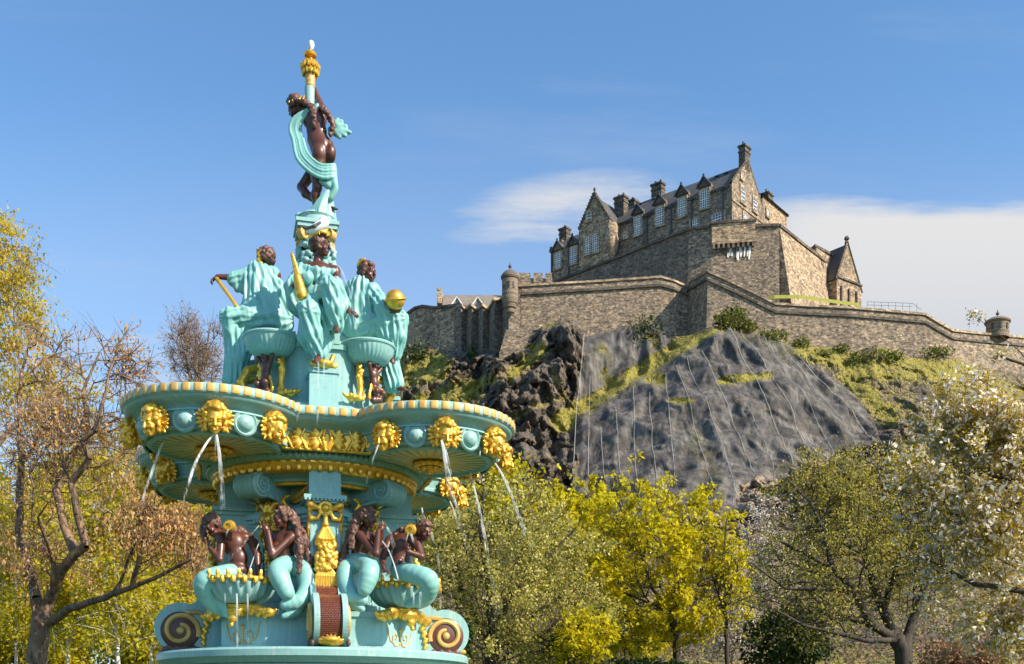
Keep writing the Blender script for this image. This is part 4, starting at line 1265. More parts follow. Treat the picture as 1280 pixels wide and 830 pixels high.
# windows: frame, panes, glazing bars
rzf = math.atan2(fd[1], fd[0]); rzg = math.atan2(gd[1], gd[0])
def window(org, along, outw, w, h, cols, rows, name='window'):
    """org: middle of the foot; along: unit vector along the wall; outw: outward"""
    rz = math.atan2(along[1], along[0])
    at = lambda s, d, z: tuple(A3((org[0] + along[0] * s + outw[0] * d, org[1] + along[1] * s + outw[1] * d, org[2] + z)))
    fr = MB()
    for s in (-1, 1): fr.box(at(s * (w / 2 + .14), .02, h / 2), (.28, .30, h + .5), rz)
    fr.box(at(0, .025, h + .16), (w, .29, .3), rz); fr.box(at(0, .06, -.15), (w + .7, .42, .22), rz)
    o = fr.build(name, M_dresspale, bk, uvs=True)
    p = MB(); p.box(at(0, .02, h / 2), (w, .06, h), rz); p.build('pane', M_glass, o)
    b = MB(); bw = .072
    for i in range(cols + 1): b.box(at(-w / 2 + w * i / cols, .075, h / 2), (bw * (1.6 if i in (0, cols) else 1), .06, h), rz)
    for i in range(rows + 1): b.box(at(0, .085, h * i / rows), (w, .06, bw * (1.9 if i in (0, rows, rows // 2) else 1)), rz)
    b.build('glazing_bars', M_white, o)
    return o
fout = -gd; gout = -fd
for px, py, w, h in ((698, 336, 1.35, 2.7), (717, 330, 1.35, 2.7), (798, 294, 1.3, 2.9), (825, 282, 1.35, 2.9), (853, 271, 1.35, 2.9), (881, 261, 1.4, 2.9)):
    L, z = on_facade(px, py)
    window(fac(L, 0, z), fd, fout, w, h, 4, 8)
    # dormer gablet breaking the eaves
    zt = z + h + .45; d = MB(); hw = w / 2 + .38; ht = 1.45
    at = lambda s, dd, zz_: tuple(fac(L + s, -dd, zz_))
    d.add([at(-hw, .3, zt), at(hw, .3, zt), at(0, .3, zt + ht), at(-hw, -3.2, zt), at(hw, -3.2, zt), at(0, -3.2, zt + ht)], [(0, 1, 2), (0, 2, 5, 3), (1, 4, 5, 2), (0, 3, 4, 1)])
    dm = d.build('dormer', M_dress, bk, uvs=True)
    d = MB()
    d.box(at(0, -.155, zt - .9), (w + .9, .3, 1.82), rzf)
    d.build('dormer_cheek', M_stone, dm, uvs=True)
    d = MB()
    for s in (-1, 1):
        d.tube([at(s * (hw + .15), .42, zt - .05), at(0, .42, zt + ht + .12)], .15, 4)
    d.sphere(at(0, .4, zt + ht + .35), .18, 6, 4)
    d.build('skews', M_lead, dm)
for px, py, w, h in ((735, 318, 1.05, 2.9), (744.5, 316, 1.05, 3.1)):
    L, z = on_facade(px, py, TO); window(fac(L, TO, z), fd, fout, w, h, 3, 8)
L, z = on_facade(736.5, 276.5, TO); window(fac(L, TO, z), fd, fout, .7, 1.5, 1, 3)
for px, py, w, h in ((774, 301, .7, .9), (782, 298, .7, .9)):
    L, z = on_facade(px, py); window(fac(L, 0, z), fd, fout, w, h, 2, 2)
for px, py, w, h in ((898, 277.5, 1.9, 1.3), (868.5, 284, 1.3, 1.2)):
    L, z = on_facade(px, py); window(fac(L, 0, z), fd, fout, w, h, 4, 3)
for px, py, w, h in ((928, 254, 1.15, 2.4), (943, 265, 1.15, 2.2), (931, 277, 1.3, 1.2), (926.5, 224, .35, .8), (959, 271, .7, 1.2)):
    w_, z = on_gable(px, py); window(fac(0, w_, z), gd, gout, w, h, 2, 4)
# drainpipes and the corbel table under the eaves
for px in (690, 711.5, 732, 770.5, 809, 839.5, 865, 904):
    L, z = on_facade(px, 300)
    if px == 732: continue
    dp = MB(); dp.tube([fac(L, -.14, ZB), fac(L, -.14, ZE - .3)], .13, 6)
    dp.box(tuple(fac(L, -.16, ZE - .35)), (.5, .3, .5), rzf)
    dp.build('drainpipe', M_lead, bk)
WL = sorted(on_facade(px, 270)[0] for px in (798, 825, 853, 881))
cuts = [.05] + [q for L in WL for q in (L - 1.05, L + 1.05)] + [LM]
for a, b in zip(cuts[::2], cuts[1::2]):
    if b <= a: continue
    et = MB(); et.box(tuple(fac((a + b) / 2, -.12, ZE - .25)), (b - a, .24, .22), rzf)
    for L in np.arange(a + .2, b - .1, .55): et.box(tuple(fac(L, -.1, ZE - .50)), (.25, .2, .3), rzf)
    et.build('eaves_corbels', M_dress, bk, uvs=True)
settle(bk)

# ------------------------------------------------------------------ small tower and gabled house beyond the bastion
tb = empty('tower_block', tuple(W(1035, 375, 165)))
tag(tb, 'narrow flat topped stone tower between the bastion and the gabled house', 'tower')
a = W(1020, 308, 166)[:2]; b = W(1047, 321, 170.5)[:2]
t0 = MB(); t0.prism([(a[0], a[1]), (b[0], b[1]), (b[0] - 1.5, b[1] + 6), (a[0] - 1.5, a[1] + 6)], 60, zz(309, 166)); t0.build('wall', M_stonepale, tb, uvs=True)
t0 = MB(); t0.prism([(a[0] - .2, a[1] - .25), (b[0] + .2, b[1] - .25), (b[0] - 1.4, b[1] + 6.2), (a[0] - 1.7, a[1] + 6.2)], zz(309, 166), zz(309, 166) + .4); t0.build('coping', M_dress, tb, uvs=True)
t0 = MB()
for px, h0, h1 in ((1026, 318, 332), (1040, 326, 336)):
    k = (px - 1020) / 27; p = a + (b - a) * k
    t0.box((p[0], p[1] - .1, zz(h1, p[1])), (.9, .5, 1.1), math.atan2(b[1] - a[1], b[0] - a[0]))
t0.build('machicolation', M_dress, tb, uvs=True)
settle(tb)
gh = empty('gabled_house', tuple(W(1065, 380, 168)))
tag(gh, 'gabled stone house with dark slate roof at the right end of the castle', 'building')
p0 = W(1046, 372, 166)[:2]; gdir = nrm(np.array([.80, .60, 0]))[:2]; bdir = np.array([-gdir[1], gdir[0]])
wid = 6.2; zE = zz(352, 167); zA = zz(305, 168)
G = lambda s, d, z: A3((p0[0] + gdir[0] * s + bdir[0] * d, p0[1] + gdir[1] * s + bdir[1] * d, z))
m1 = MB(); poly(m1, [G(0, 0, 58), G(wid, 0, 58), G(wid, 0, zE - .6), G(wid * .42, 0, zA), G(0, 0, zE + .2)]); poly(m1, [G(0, 0, 58), G(0, 0, zE), G(0, 9, zE), G(0, 9, 58)]); poly(m1, [G(wid, 0, 58), G(wid, 9, 58), G(wid, 9, zE - .6), G(wid, 0, zE - .6)])
m1.build('wall', M_stonepale, gh, uvs=True)
m1 = MB(); poly(m1, [G(-.25, .25, zE), G(wid * .42, .25, zA - .2), G(wid * .42, 9, zA - .2), G(-.25, 9, zE)]); poly(m1, [G(wid + .2, .25, zE - .7), G(wid + .2, 9, zE - .7), G(wid * .42, 9, zA - .2), G(wid * .42, .25, zA - .2)])
m1.build('roof', M_slate, gh, uvs=True)
m1 = MB()
m1.tube([G(-.15, .05, zE + .1), G(wid * .42, .05, zA + .15)], .25, 4); m1.tube([G(wid + .15, .05, zE - .65), G(wid * .42, .05, zA + .15)], .25, 4)
m1.lathe([(.35, 0), (.2, .35), (.42, .6), (.3, .95), (.05, 1.1)], tuple(G(wid * .42, .1, zA)), 10)
m1.build('skews', M_dress, gh, uvs=True)
m1 = MB()
for s in (1.0, 2.9, 4.8):
    m1.box(tuple(G(s, -.12, zz(371, 167))), (.3, .3, 3.0), math.atan2(gdir[1], gdir[0]))
m1.box(tuple(G(wid / 2, -.1, zz(352, 168))), (wid, .25, .28), math.atan2(gdir[1], gdir[0]))
m1.build('stone_ribs', M_dress, gh, uvs=True)
settle(gh)
# railing on the wall beyond
rl = empty('railing', tuple(W(1110, 386, 153.5)))
tag(rl, 'thin metal railing on top of the falling wall right of the gabled house', 'railing')
r_ = MB()
ra, rb = W(1084, 386, 153.5), W(1146, 388, 153.5)
for dz in (1.0, .55): r_.tube([ra + A3((0, 0, dz)), rb + A3((-.6, 0, dz))], .035, 4)
r_.tube([rb + A3((-.6, 0, 1.0)), rb + A3((.6, 0, .1))], .035, 4)
r_.build('rail', M_steel, rl)
for t in np.linspace(0, 1, 8):
    p = ra + (rb - ra) * t; q = MB(); q.tube([p - A3((0, 0, .4)), p + A3((0, 0, 1.0))], .04, 4); q.build('post', M_steel, rl)
settle(rl)
# ------------------------------------------------------------------ trees: limbs grow towards scattered points of the crown, leaves sit on the twig ends
def grow_tree(limbs, targets, r_end, bal=.35, step=.35, wig=.10, seed=1, power=2.3, rmin_limb=0.0, twig=None):
    """limbs: [(points, start radius, end radius)]; targets: points the branches reach for. Returns nodes, parents, radii"""
    g = np.random.default_rng(seed)
    pos = []; par = []; pl = []; fix = []
    def addn(p, q, r=0.0):
        pos.append(A3(p)); par.append(q)
        pl.append(0 if q < 0 else pl[q] + np.linalg.norm(pos[-1] - pos[q])); fix.append(r); return len(pos) - 1
    for pts, r0, r1 in limbs:
        pts = [A3(p) for p in pts]
        if not pos: cur = addn(pts[0], -1, r0)
        else:
            arr = np.array(pos); cur = int(np.argmin(((arr - pts[0]) ** 2).sum(1)))
        tot = sum(np.linalg.norm(b - a) for a, b in zip(pts[:-1], pts[1:])); run = 0
        for a, b in zip(pts[:-1], pts[1:]):
            L = np.linalg.norm(b - a); n = max(1, int(L / step))
            for i in range(1, n + 1):
                run += L / n
                cur = addn(a + (b - a) * i / n + g.normal(size=3) * wig * .25 * step, cur, r0 + (r1 - r0) * run / tot)
    nl = len(pos)
    cap = nl + 60 * len(targets) + 10
    buf = np.zeros((cap, 3)); buf[:nl] = pos; plb = np.zeros(cap); plb[:nl] = pl; n = nl
    d0 = np.min(np.linalg.norm(targets[:, None] - buf[None, :nl:2], axis=2), axis=1)
    for ti in np.argsort(d0):
        t = targets[ti]
        d = np.linalg.norm(buf[:n] - t, axis=1)
        i = int(np.argmin(d + bal * plb[:n]))
        L = d[i]; k = max(1, min(40, int(L / step)))
        a = buf[i].copy(); side = g.normal(size=3) * wig * L; side[2] += wig * L * .4
        for j in range(1, k + 1):
            s = j / k
            p = a + (t - a) * s + side * (s * (1 - s) * 2) + g.normal(size=3) * wig * .22 * step
            buf[n] = p; plb[n] = plb[i] + np.linalg.norm(p - buf[i])
            par.append(i); fix.append(0.0); i = n; n += 1
    pos = buf[:n]; par = np.array(par); fix = np.array(fix)
    acc = np.zeros(n); ch = np.zeros(n, int); rad = np.zeros(n)
    for i in range(n - 1, -1, -1):
        r = max(acc[i] ** (1 / power) if acc[i] > 0 else r_end, fix[i]); rad[i] = r
        if par[i] >= 0: acc[par[i]] += r ** power if fix[i] == 0 else 0; ch[par[i]] += 1
    tips = np.where(ch == 0)[0]
    thin = np.where((rad < r_end * 3.2) & (np.arange(n) >= nl))[0]
    return pos, par, rad, tips, thin

def tubes_np(a, b, ra, rb, k=5):
    d = b - a; L = np.linalg.norm(d, axis=1, keepdims=True); d = d / np.maximum(L, 1e-6)
    h = np.where(np.abs(d[:, 2:3]) > .9, A3([[1, 0, 0]]), A3([[0, 0, 1]]))
    u = np.cross(d, h); u /= np.linalg.norm(u, axis=1, keepdims=True); v = np.cross(d, u)
    an = np.arange(k) * 2 * math.pi / k
    off = u[:, None] * np.cos(an)[None, :, None] + v[:, None] * np.sin(an)[None, :, None]
    A = a[:, None] + off * ra[:, None, None]; B = b[:, None] + off * rb[:, None, None]
    V = np.concatenate([A, B], 1).reshape(-1, 3); n = len(a)
    base = (np.arange(n) * 2 * k)[:, None]; j = np.arange(k)[None]; j2 = (j + 1) % k
    Fq = np.stack([base + j, base + j2, base + k + j2, base + k + j], -1).reshape(-1, 4)
    return V, Fq

def make_tree(name, label, base, limbs, targets, barkm, leaf, r_end=.012, bal=.35, step=.4, wig=.1, seed=1, leaves=20000, lsize=.06, spread=.28, twigs=4, tlen=.5, tdroop=0.0,
              power=2.3, group=None, leaf2=None, frac2=0.0, size2=None, leafmask=None, clump=0.0, droop=0.0, cat='tree', stretch=None):
    g = np.random.default_rng(seed + 100)
    pos, par, rad, tips, thin = grow_tree(limbs, targets, r_end, bal, step, wig, seed, power)
    base = A3(base)
    root = empty(name, tuple(base)); tag(root, label, cat, group)
    i = np.where(par >= 0)[0]
    big = rad[i] > r_end * 4
    V1, F1 = tubes_np(pos[par[i[big]]], pos[i[big]], rad[par[i[big]]] * .98, rad[i[big]], 9)
    V2, F2 = tubes_np(pos[par[i[~big]]], pos[i[~big]], np.minimum(rad[par[i[~big]]], rad[i[~big]] * 1.6), rad[i[~big]], 4)
    # fine twigs
    src = g.choice(np.concatenate([tips, tips, thin]), size=max(1, twigs * len(tips)))
    a = pos[src]; pd = pos[src] - pos[np.maximum(par[src], 0)]; pd /= np.maximum(np.linalg.norm(pd, axis=1, keepdims=True), 1e-6)
    dd = pd * .9 + g.normal(size=a.shape) * .65; dd /= np.linalg.norm(dd, axis=1, keepdims=True)
    L = tlen * (.4 + g.random((len(a), 1)))
    b = a + dd * L; b[:, 2] -= tdroop * L[:, 0]
    rr_ = np.full(len(a), r_end * .8)
    V3, F3 = tubes_np(a, b, rr_, rr_ * .4, 3)
    V = np.concatenate([V1, V2, V3]); Fq = np.concatenate([F1, F2 + len(V1), F3 + len(V1) + len(V2)])
    link_mesh('trunk', np_mesh('trunk', V - base, Fq, True), barkm, root)
    # leaves along the twigs
    if leaves:
        j = g.integers(len(a), size=leaves); t = g.random((leaves, 1)) ** .6
        if clump > 0:
            w = np.clip(.5 + clump * pnoise(a * .55 + seed), .02, None); w /= w.sum(); j = g.choice(len(a), size=leaves, p=w)
        c = a[j] + (b[j] - a[j]) * t + g.normal(size=(leaves, 3)) * spread * tlen
        if leafmask is not None: c = c[leafmask(c, g)]
        if droop: c[:, 2] -= droop * g.random(len(c)) ** 2
        v, f = leaf_quads(c, lsize, g)
        if stretch is not None:
            cc = np.repeat(c, 4, axis=0); v = cc + (v - cc) * A3(stretch)
        mats = [leaf]; mi = None
        n2 = int(len(c) * frac2)
        if leaf2 is not None and n2:
            sz = (size2 or lsize) / lsize
            cc = np.repeat(c[:n2], 4, axis=0); v[:4 * n2] = cc + (v[:4 * n2] - cc) * sz
            mats = [leaf, leaf2]; mi = np.concatenate([np.ones(n2, int), np.zeros(len(c) - n2, int)])
        link_mesh('crown', np_mesh('crown', v - base, f, False, mi), mats, root)
    return root

def cloud(n, ells, seed, shell=.5, zmin=0.3):
    """points in a union of ellipsoids [(centre, radii, weight)], denser towards the outside"""
    g = np.random.default_rng(seed); out = []
    ws = np.array([e[2] for e in ells], float); ws /= ws.sum()
    for (c, r, _), w in zip(ells, ws):
        m = int(n * w); o = g.normal(size=(m, 3)); o /= np.linalg.norm(o, axis=1, keepdims=True)
        rad = (shell + (1 - shell) * g.random((m, 1))) * g.random((m, 1)) ** .18
        lump = 1 + .22 * pnoise(o * 1.9 + seed)[:, None]
        out.append(A3(c) + o * rad * lump * A3(r))
    p = np.concatenate(out); return p[p[:, 2] > zmin]
def pxell(px, py, rx, ry, Y, w=1.0, depth=None):
    s = Y / F; return (W(px, py, Y), A3((rx * s, (depth if depth else rx * s), ry * s)), w)
def pxl(pts, Y, dy=0.0):
    """a limb traced on the photo; pts (px, py) or (px, py, extra distance)"""
    return [W(p[0], p[1], Y + (p[2] if len(p) > 2 else 0)) for p in pts]
def grounded(pt): return A3((pt[0], pt[1], -.1))

# --- bronze seed-hung tree beside the fountain
Y = 21.0
z5 = lambda x, y, d=0: (x / 2.677, 520 + y / 2.677, d)
b0 = W(42, 900, Y); b0[2] = -.1
limbs = [([b0] + pxl([z5(120, 830), z5(133, 740), z5(138, 690)], Y), .26, .18),
         (pxl([z5(138, 690), z5(118, 610), z5(110, 540, .3), z5(85, 470, .5), z5(65, 390, .6), z5(66, 260, .7), z5(72, 150, .8), z5(64, 0, 1), (26, 470, 1.2), (40, 420, 1.3)], Y), .12, .02),
         (pxl([z5(138, 690), z5(160, 625), z5(205, 520, -.4), z5(250, 462, -.6), z5(287, 435, -.7), z5(262, 330, -.8), z5(237, 222, -.8), z5(272, 180, -.9), z5(297, 140, -1), z5(276, 85, -1.1), z5(318, 50, -1.2), (128, 505, -1.3), (140, 455, -1.2)], Y), .12, .018),
         (pxl([z5(250, 462, -.6), z5(215, 370, -.3), z5(188, 250, -.1), z5(212, 180, 0), z5(236, 130, 0.1), z5(290, 82, 0.3), (112, 540, .4), (104, 490, .5), (125, 440, .6)], Y), .09, .02),
         (pxl([z5(138, 700), z5(175, 690), z5(232, 645, -.8), z5(320, 618, -1.2), z5(440, 572, -1.6), z5(550, 530, -1.8), z5(640, 482, -2), z5(646, 440, -2)], Y), .095, .022),
         (pxl([z5(440, 572, -1.6), z5(462, 500, -1.8), z5(470, 390, -1.9), z5(490, 330, -2)], Y), .06, .02),
         (pxl([z5(187, 520, -.2), z5(150, 400, -1), z5(125, 340, -1.4), z5(160, 290, -1.6)], Y), .05, .015),
         (pxl([z5(72, 150, .8), z5(110, 110, .4), z5(130, 60, .1), z5(165, 0, -.3)], Y), .05, .012)]
tg = cloud(760, [pxell(130, 540, 120, 85, Y, 1.3, 2.0), pxell(60, 560, 90, 110, Y, 1.2, 2.2), pxell(150, 455, 62, 42, Y - .6, .55, 1.2), pxell(60, 440, 52, 60, Y + .6, .4, 1.2), pxell(190, 650, 75, 70, Y - 1.6, 1.4, 1.4), pxell(60, 690, 70, 60, Y, .6, 1.6), pxell(240, 690, 30, 60, Y - 1.6, .4, .8)], 21, .25)
make_tree('seed_hung_tree', 'leaning brown tree hung with dry bronze seed clusters left of the fountain', b0, limbs, tg, B_brown, L_seed, r_end=.0075, bal=.28, step=.22, wig=.14, seed=21,
          leaves=9500, lsize=.034, spread=.17, twigs=8, tlen=.42, tdroop=.15, clump=1.2, stretch=(.8, .8, 1.45), droop=.12)

# --- yellow willow at the left edge
Y = 36.0
b0 = grounded(W(-60, 900, Y))
wt_ = [pxell(-30, 400, 85, 135, Y, 1.0, 2.2), pxell(50, 500, 75, 65, Y + 1, .7, 2.0), pxell(-10, 330, 50, 75, Y, .5, 1.4), pxell(150, 560, 100, 60, Y + 3, .6, 2), pxell(15, 600, 90, 90, Y + 1, .6, 2)]
make_tree('willow_tree', 'tall yellow willow with trailing wispy twigs at the left edge behind the bronze tree', b0,
          [([b0] + pxl([(-55, 760), (-40, 600), (-35, 480), (-25, 380), (-20, 300)], Y), .35, .05), (pxl([(-40, 600), (10, 540), (50, 500)], Y), .14, .04)],
          cloud(420, wt_, 31, .3), B_tan, L_willow, r_end=.010, bal=.3, step=.5, wig=.16, seed=31, leaves=21000, lsize=.05, spread=.14, twigs=9, tlen=1.0, tdroop=.55, clump=1.0, stretch=(1.0, 1.0, 1.5))

# --- bare elm behind the left statue
Y = 70.0
b0 = grounded(W(246, 900, Y))
make_tree('bare_elm', 'leafless pinkish brown tree with fan of fine twigs behind the upper left statue', b0,
          [([b0] + pxl([(246, 700), (247, 560), (246, 480), (244, 440)], Y), .45, .1), (pxl([(246, 500), (233, 450), (225, 420)], Y), .12, .04), (pxl([(246, 490), (258, 440), (263, 405)], Y), .12, .04)],
          cloud(420, [pxell(244, 440, 42, 52, Y, 1, 2.2), pxell(243, 520, 50, 50, Y, .5, 2.4)], 41, .35), B_tan, L_tan, r_end=.017, bal=.6, step=.5, wig=.07, seed=41, leaves=5200, lsize=.05, spread=.1, twigs=9, tlen=1.0, clump=.4)

# --- birches and young trees behind, on the left
Y0 = 34.0
birch = [(88, 640, 34, 26, 3), (143, 560, 30, 33, -6), (192, 600, 38, 24, 4), (238, 590, 40, 20, 2), (20, 590, 40, 30, 0), (300, 600, 44, 22, 0)]
for i, (px, ptop, Y, rx, lean) in enumerate(birch):
    b0 = grounded(W(px - lean, 900, Y))
    lab = ['white stemmed birch with yellow green leaves just right of the bronze tree trunk', 'tallest leaning white birch between the bronze tree and the fountain', 'slender birch with fresh leaves close left of the big scroll of the fountain',
           'birch half hidden behind the lowest left corner of the fountain', 'birch behind the trunk of the bronze tree at the left edge', 'birch standing straight behind the fountain pedestal'][i]
    tw_ = [pxell(px, (ptop + 780) / 2, rx * 1.5, (790 - ptop) / 2, Y, 1, 1.4), pxell(px + 14, 770, rx * 1.7, 60, Y, .8, 1.5)]
    make_tree('birch_tree', lab, b0, [([b0] + pxl([(px - lean * .7, 800), (px, 700), (px + lean * .5, ptop + 30)], Y), .085, .018)],
              cloud(170, tw_, 50 + i, .3), B_birch, L_birch, r_end=.007, bal=.5, step=.4, wig=.1, seed=50 + i, leaves=9500, lsize=.068, spread=.18, twigs=7, tlen=.75, tdroop=.3, group='birches behind the bronze tree', clump=1.2)
# backing trees on the left, far
for i, (px, py, rx, ry, Y, lab) in enumerate([(20, 700, 75, 110, 50, 'bushy yellow green tree at the far left behind the birches'), (110, 670, 70, 125, 56, 'tall yellow green tree seen between the bronze limbs'), (205, 690, 75, 110, 52, 'yellow green tree behind the left scroll of the fountain'),
                                           (330, 680, 80, 110, 58, 'yellow green tree hidden mostly behind the fountain shaft')]):
    b0 = grounded(W(px, 900, Y))
    make_tree('young_tree', lab, b0, [([b0] + pxl([(px, 830), (px + 3, 720), (px, py - ry * .6)], Y), .2, .03)], cloud(240, [pxell(px, py, rx, ry, Y, 1, 2.6), pxell(px, 800, rx * 1.1, 50, Y, .5, 2.6)], 70 + i, .3),
              B_tan, L_birch, r_end=.011, bal=.5, step=.6, wig=.1, seed=70 + i, leaves=19000, lsize=.125, spread=.2, twigs=7, tlen=1.1, clump=1.3, group='spring trees in the park behind the birches')

# --- rounded budding tree right of the fountain
Y = 36.0
b0 = grounded(W(610, 900, Y))
make_tree('budding_tree', 'broad rounded tree covered in small pale buds just right of the fountain', b0,
          [([b0] + pxl([(612, 840), (615, 800)], Y), .34, .26), (pxl([(615, 800), (580, 750), (560, 680), (560, 640)], Y), .14, .04), (pxl([(615, 800), (640, 740), (650, 680), (650, 620)], Y), .15, .04), (pxl([(615, 800), (680, 760), (725, 730)], Y), .12, .04), (pxl([(640, 740), (690, 690), (720, 660)], Y - .6), .09, .03),
           (pxl([(615, 800), (610, 730), (600, 660), (605, 610)], Y - 1), .13, .03)],
          cloud(1000, [pxell(640, 715, 138, 132, Y, 1.5, 3.4), pxell(560, 690, 75, 95, Y, .5, 2.4), pxell(680, 790, 110, 60, Y - .5, .6, 2.6), pxell(620, 815, 110, 45, Y - .5, .5, 2.6)], 81, .45), B_dark, L_bud, r_end=.0085, bal=.35, step=.3, wig=.13, seed=81,
          leaves=36000, lsize=.053, spread=.2, twigs=7, tlen=.5, clump=.7, power=2.4)
# --- bright yellow trees
def yellow(px, py, rx, ry, Y, seed, label, n=520, lv=15000, ls=.085, tx=None, limbs=None, clump=1.0, rend=.012, bk_=None):
    tx = px if tx is None else tx; b0 = grounded(W(tx, 900, Y))
    yb = min(py + ry * .75, 885)
    lm = limbs or [([b0] + pxl([(tx, (895 + yb) / 2), (tx, yb)], Y), .2 if ry > 50 else .09, .10 if ry > 50 else .05), (pxl([(tx, yb), (tx - rx * .35, py + ry * .1), (tx - rx * .45, py - ry * .4)], Y), .06, .02), (pxl([(tx, yb), (tx + rx * .3, py + ry * .1), (tx + rx * .4, py - ry * .35)], Y), .06, .02), (pxl([(tx, yb), (tx, py), (tx - 5, py - ry * .6)], Y), .07, .02)]
    make_tree('yellow_maple', label, b0, lm, cloud(n, [pxell(px, py, rx, ry, Y, 1, rx * Y / F * .9)], seed, .5), bk_ or B_dark, L_yellow, r_end=rend, bal=.35, step=.4, wig=.1, seed=seed, leaves=lv, lsize=ls, spread=.13, twigs=6, tlen=.55, clump=clump,
              group='bright yellow trees in new leaf')
yellow(652, 640, 78, 58, 47, 91, 'yellow tree top showing behind the upper right of the budding tree', 360, 9000, .11)
yellow(728, 690, 92, 100, 54, 92, 'hazy yellow tree between the budding tree and the big yellow tree', 420, 16000, .12)
b0 = grounded(W(846, 900, 40))
yellow(818, 712, 122, 128, 40, 93, 'biggest bright yellow tree with dark forked stem in front of the netted cliff', 900, 23000, .080, 846,
       [([b0] + pxl([(846, 840), (846, 800), (838, 765)], 40), .19, .14), (pxl([(838, 765), (815, 735), (800, 690), (795, 650)], 40), .075, .02), (pxl([(838, 765), (850, 710), (840, 660), (835, 625)], 40), .085, .02), (pxl([(846, 800), (870, 750), (880, 700)], 40), .07, .02), (pxl([(838, 765), (790, 745), (760, 720)], 39.5), .06, .02)], 1.1, .010)
yellow(712, 800, 55, 36, 33, 94, 'low yellow bush like tree under the budding tree', 260, 4200, .07)
yellow(790, 790, 60, 40, 44, 97, 'low yellow tree left of the dark forked stem at the bottom', 260, 4500, .08)
b0 = grounded(W(910, 900, 38))
make_tree('slim_tree', 'slim dark stemmed tree with few yellow leaves beside the bright yellow tree', b0, [([b0] + pxl([(909, 830), (907, 760), (905, 690), (908, 650)], 38), .13, .02), (pxl([(907, 770), (890, 720), (885, 690)], 38), .05, .012), (pxl([(907, 750), (922, 710), (925, 670)], 38), .05, .012)],
          cloud(240, [pxell(905, 740, 34, 90, 38, 1, 1)], 95, .25), B_dark, L_yellow, r_end=.0085, bal=.5, step=.35, wig=.1, seed=95, leaves=1500, lsize=.065, spread=.13, twigs=6, tlen=.5, clump=1.6)

# --- pale blossom trees at the foot of the scree
for i, (px, py, rx, ry, Y, lab) in enumerate([(965, 690, 52, 70, 60, 'pale pinkish flowering tree at the foot of the netted cliff'), (915, 790, 40, 40, 56, 'low pale flowering bush tree between the slim tree and the wide dark branched tree')]):
    b0 = grounded(W(px, 900, Y))
    make_tree('flowering_tree', lab, b0, [([b0] + pxl([(px, 820), (px, py)], Y), .15, .04)], cloud(300, [pxell(px, py, rx, ry, Y, 1, 2)], 98 + i, .3), B_tan, L_blossom, r_end=.011, bal=.4, step=.5, wig=.1, seed=98 + i, leaves=5200, lsize=.075, spread=.14, twigs=6, tlen=.7, clump=1.2,
              leaf2=L_tan, frac2=.35)

# --- wide tree with dark branches
Y = 31.0
b0 = grounded(W(1128, 900, Y))
zr7 = lambda x, y, d=0: (880 + x / 2.8625, 540 + y / 2.8625, d)
limbs = [([b0] + pxl([zr7(715, 830), zr7(715, 780), zr7(690, 740)], Y), .34, .24),
         (pxl([zr7(690, 740), zr7(600, 690, -.5), zr7(530, 560, -.8), zr7(450, 480, -1), zr7(350, 430, -1.2), zr7(250, 380, -1.3)], Y), .15, .03),
         (pxl([zr7(690, 740), zr7(640, 640, .4), zr7(600, 520, .6), zr7(560, 400, .8), zr7(540, 280, 1), zr7(530, 180, 1)], Y), .15, .03),
         (pxl([zr7(715, 760), zr7(760, 640), zr7(800, 520, .2), zr7(820, 400, .4), (1155, 640, .5)], Y), .14, .04),
         (pxl([zr7(690, 745), zr7(580, 745, -1), zr7(480, 720, -1.4), zr7(350, 690, -1.8), zr7(260, 640, -2)], Y), .10, .025),
         (pxl([zr7(530, 560, -.8), zr7(420, 560, -1.4), zr7(290, 560, -1.8), zr7(170, 470, -2)], Y), .08, .02),
         (pxl([zr7(640, 640, .4), zr7(690, 480, -.4), zr7(720, 330, -.6), zr7(770, 300, -.7), zr7(720, 200, -.8)], Y), .10, .02),
         (pxl([zr7(450, 480, -1), zr7(430, 360, -1), zr7(380, 250, -.9), zr7(300, 170, -.8)], Y), .07, .02)]
lm_ = lambda c, g: (g.random(len(c)) < np.clip((c[:, 2] - 4.2) / 2.6, .4, 1))
make_tree('spreading_tree', 'wide dark branched tree with olive buds at its tips, lower right', b0, limbs,
          cloud(1500, [pxell(1065, 690, 132, 132, Y, 1.5, 3.0), pxell(1150, 680, 80, 110, Y, .5, 2.2), pxell(1010, 750, 90, 75, Y - .5, .5, 2.2), pxell(1050, 600, 90, 45, Y, .4, 2)], 111, .42), B_dark, L_olive, r_end=.0085, bal=.3, step=.28, wig=.14, seed=111,
          leaves=36000, lsize=.040, spread=.2, twigs=7, tlen=.42, clump=.6, leafmask=lm_, power=2.3)
# dark evergreen bush under it
def bush(px, py, rx, ry, Y, n, size, mat, label, seed, name='bush', cat='bush'):
    c = W(px, py, Y); s = Y / F
    return shrub(px, py + ry, rx * s, ry * s, n, size, mat, label, seed, name, None, Y, cat)
bush(985, 790, 55, 45, 34, 5200, .075, L_ivy, 'dark evergreen bush under the left side of the wide dark branched tree', 121, 'evergreen_bush')
bush(1215, 815, 70, 28, 27, 2600, .06, L_red, 'reddish stemmed shrubs under the white blossom at the bottom right', 122, 'red_stemmed_shrub', 'shrub')
bush(580, 790, 12, 25, 25, 700, .06, L_ivy, 'small round dark bush beside the right scroll of the fountain', 123)
bush(790, 835, 90, 18, 36, 2600, .08, L_ivy, 'low dark hedge along the bottom under the bright yellow tree', 124, 'hedge', 'hedge')

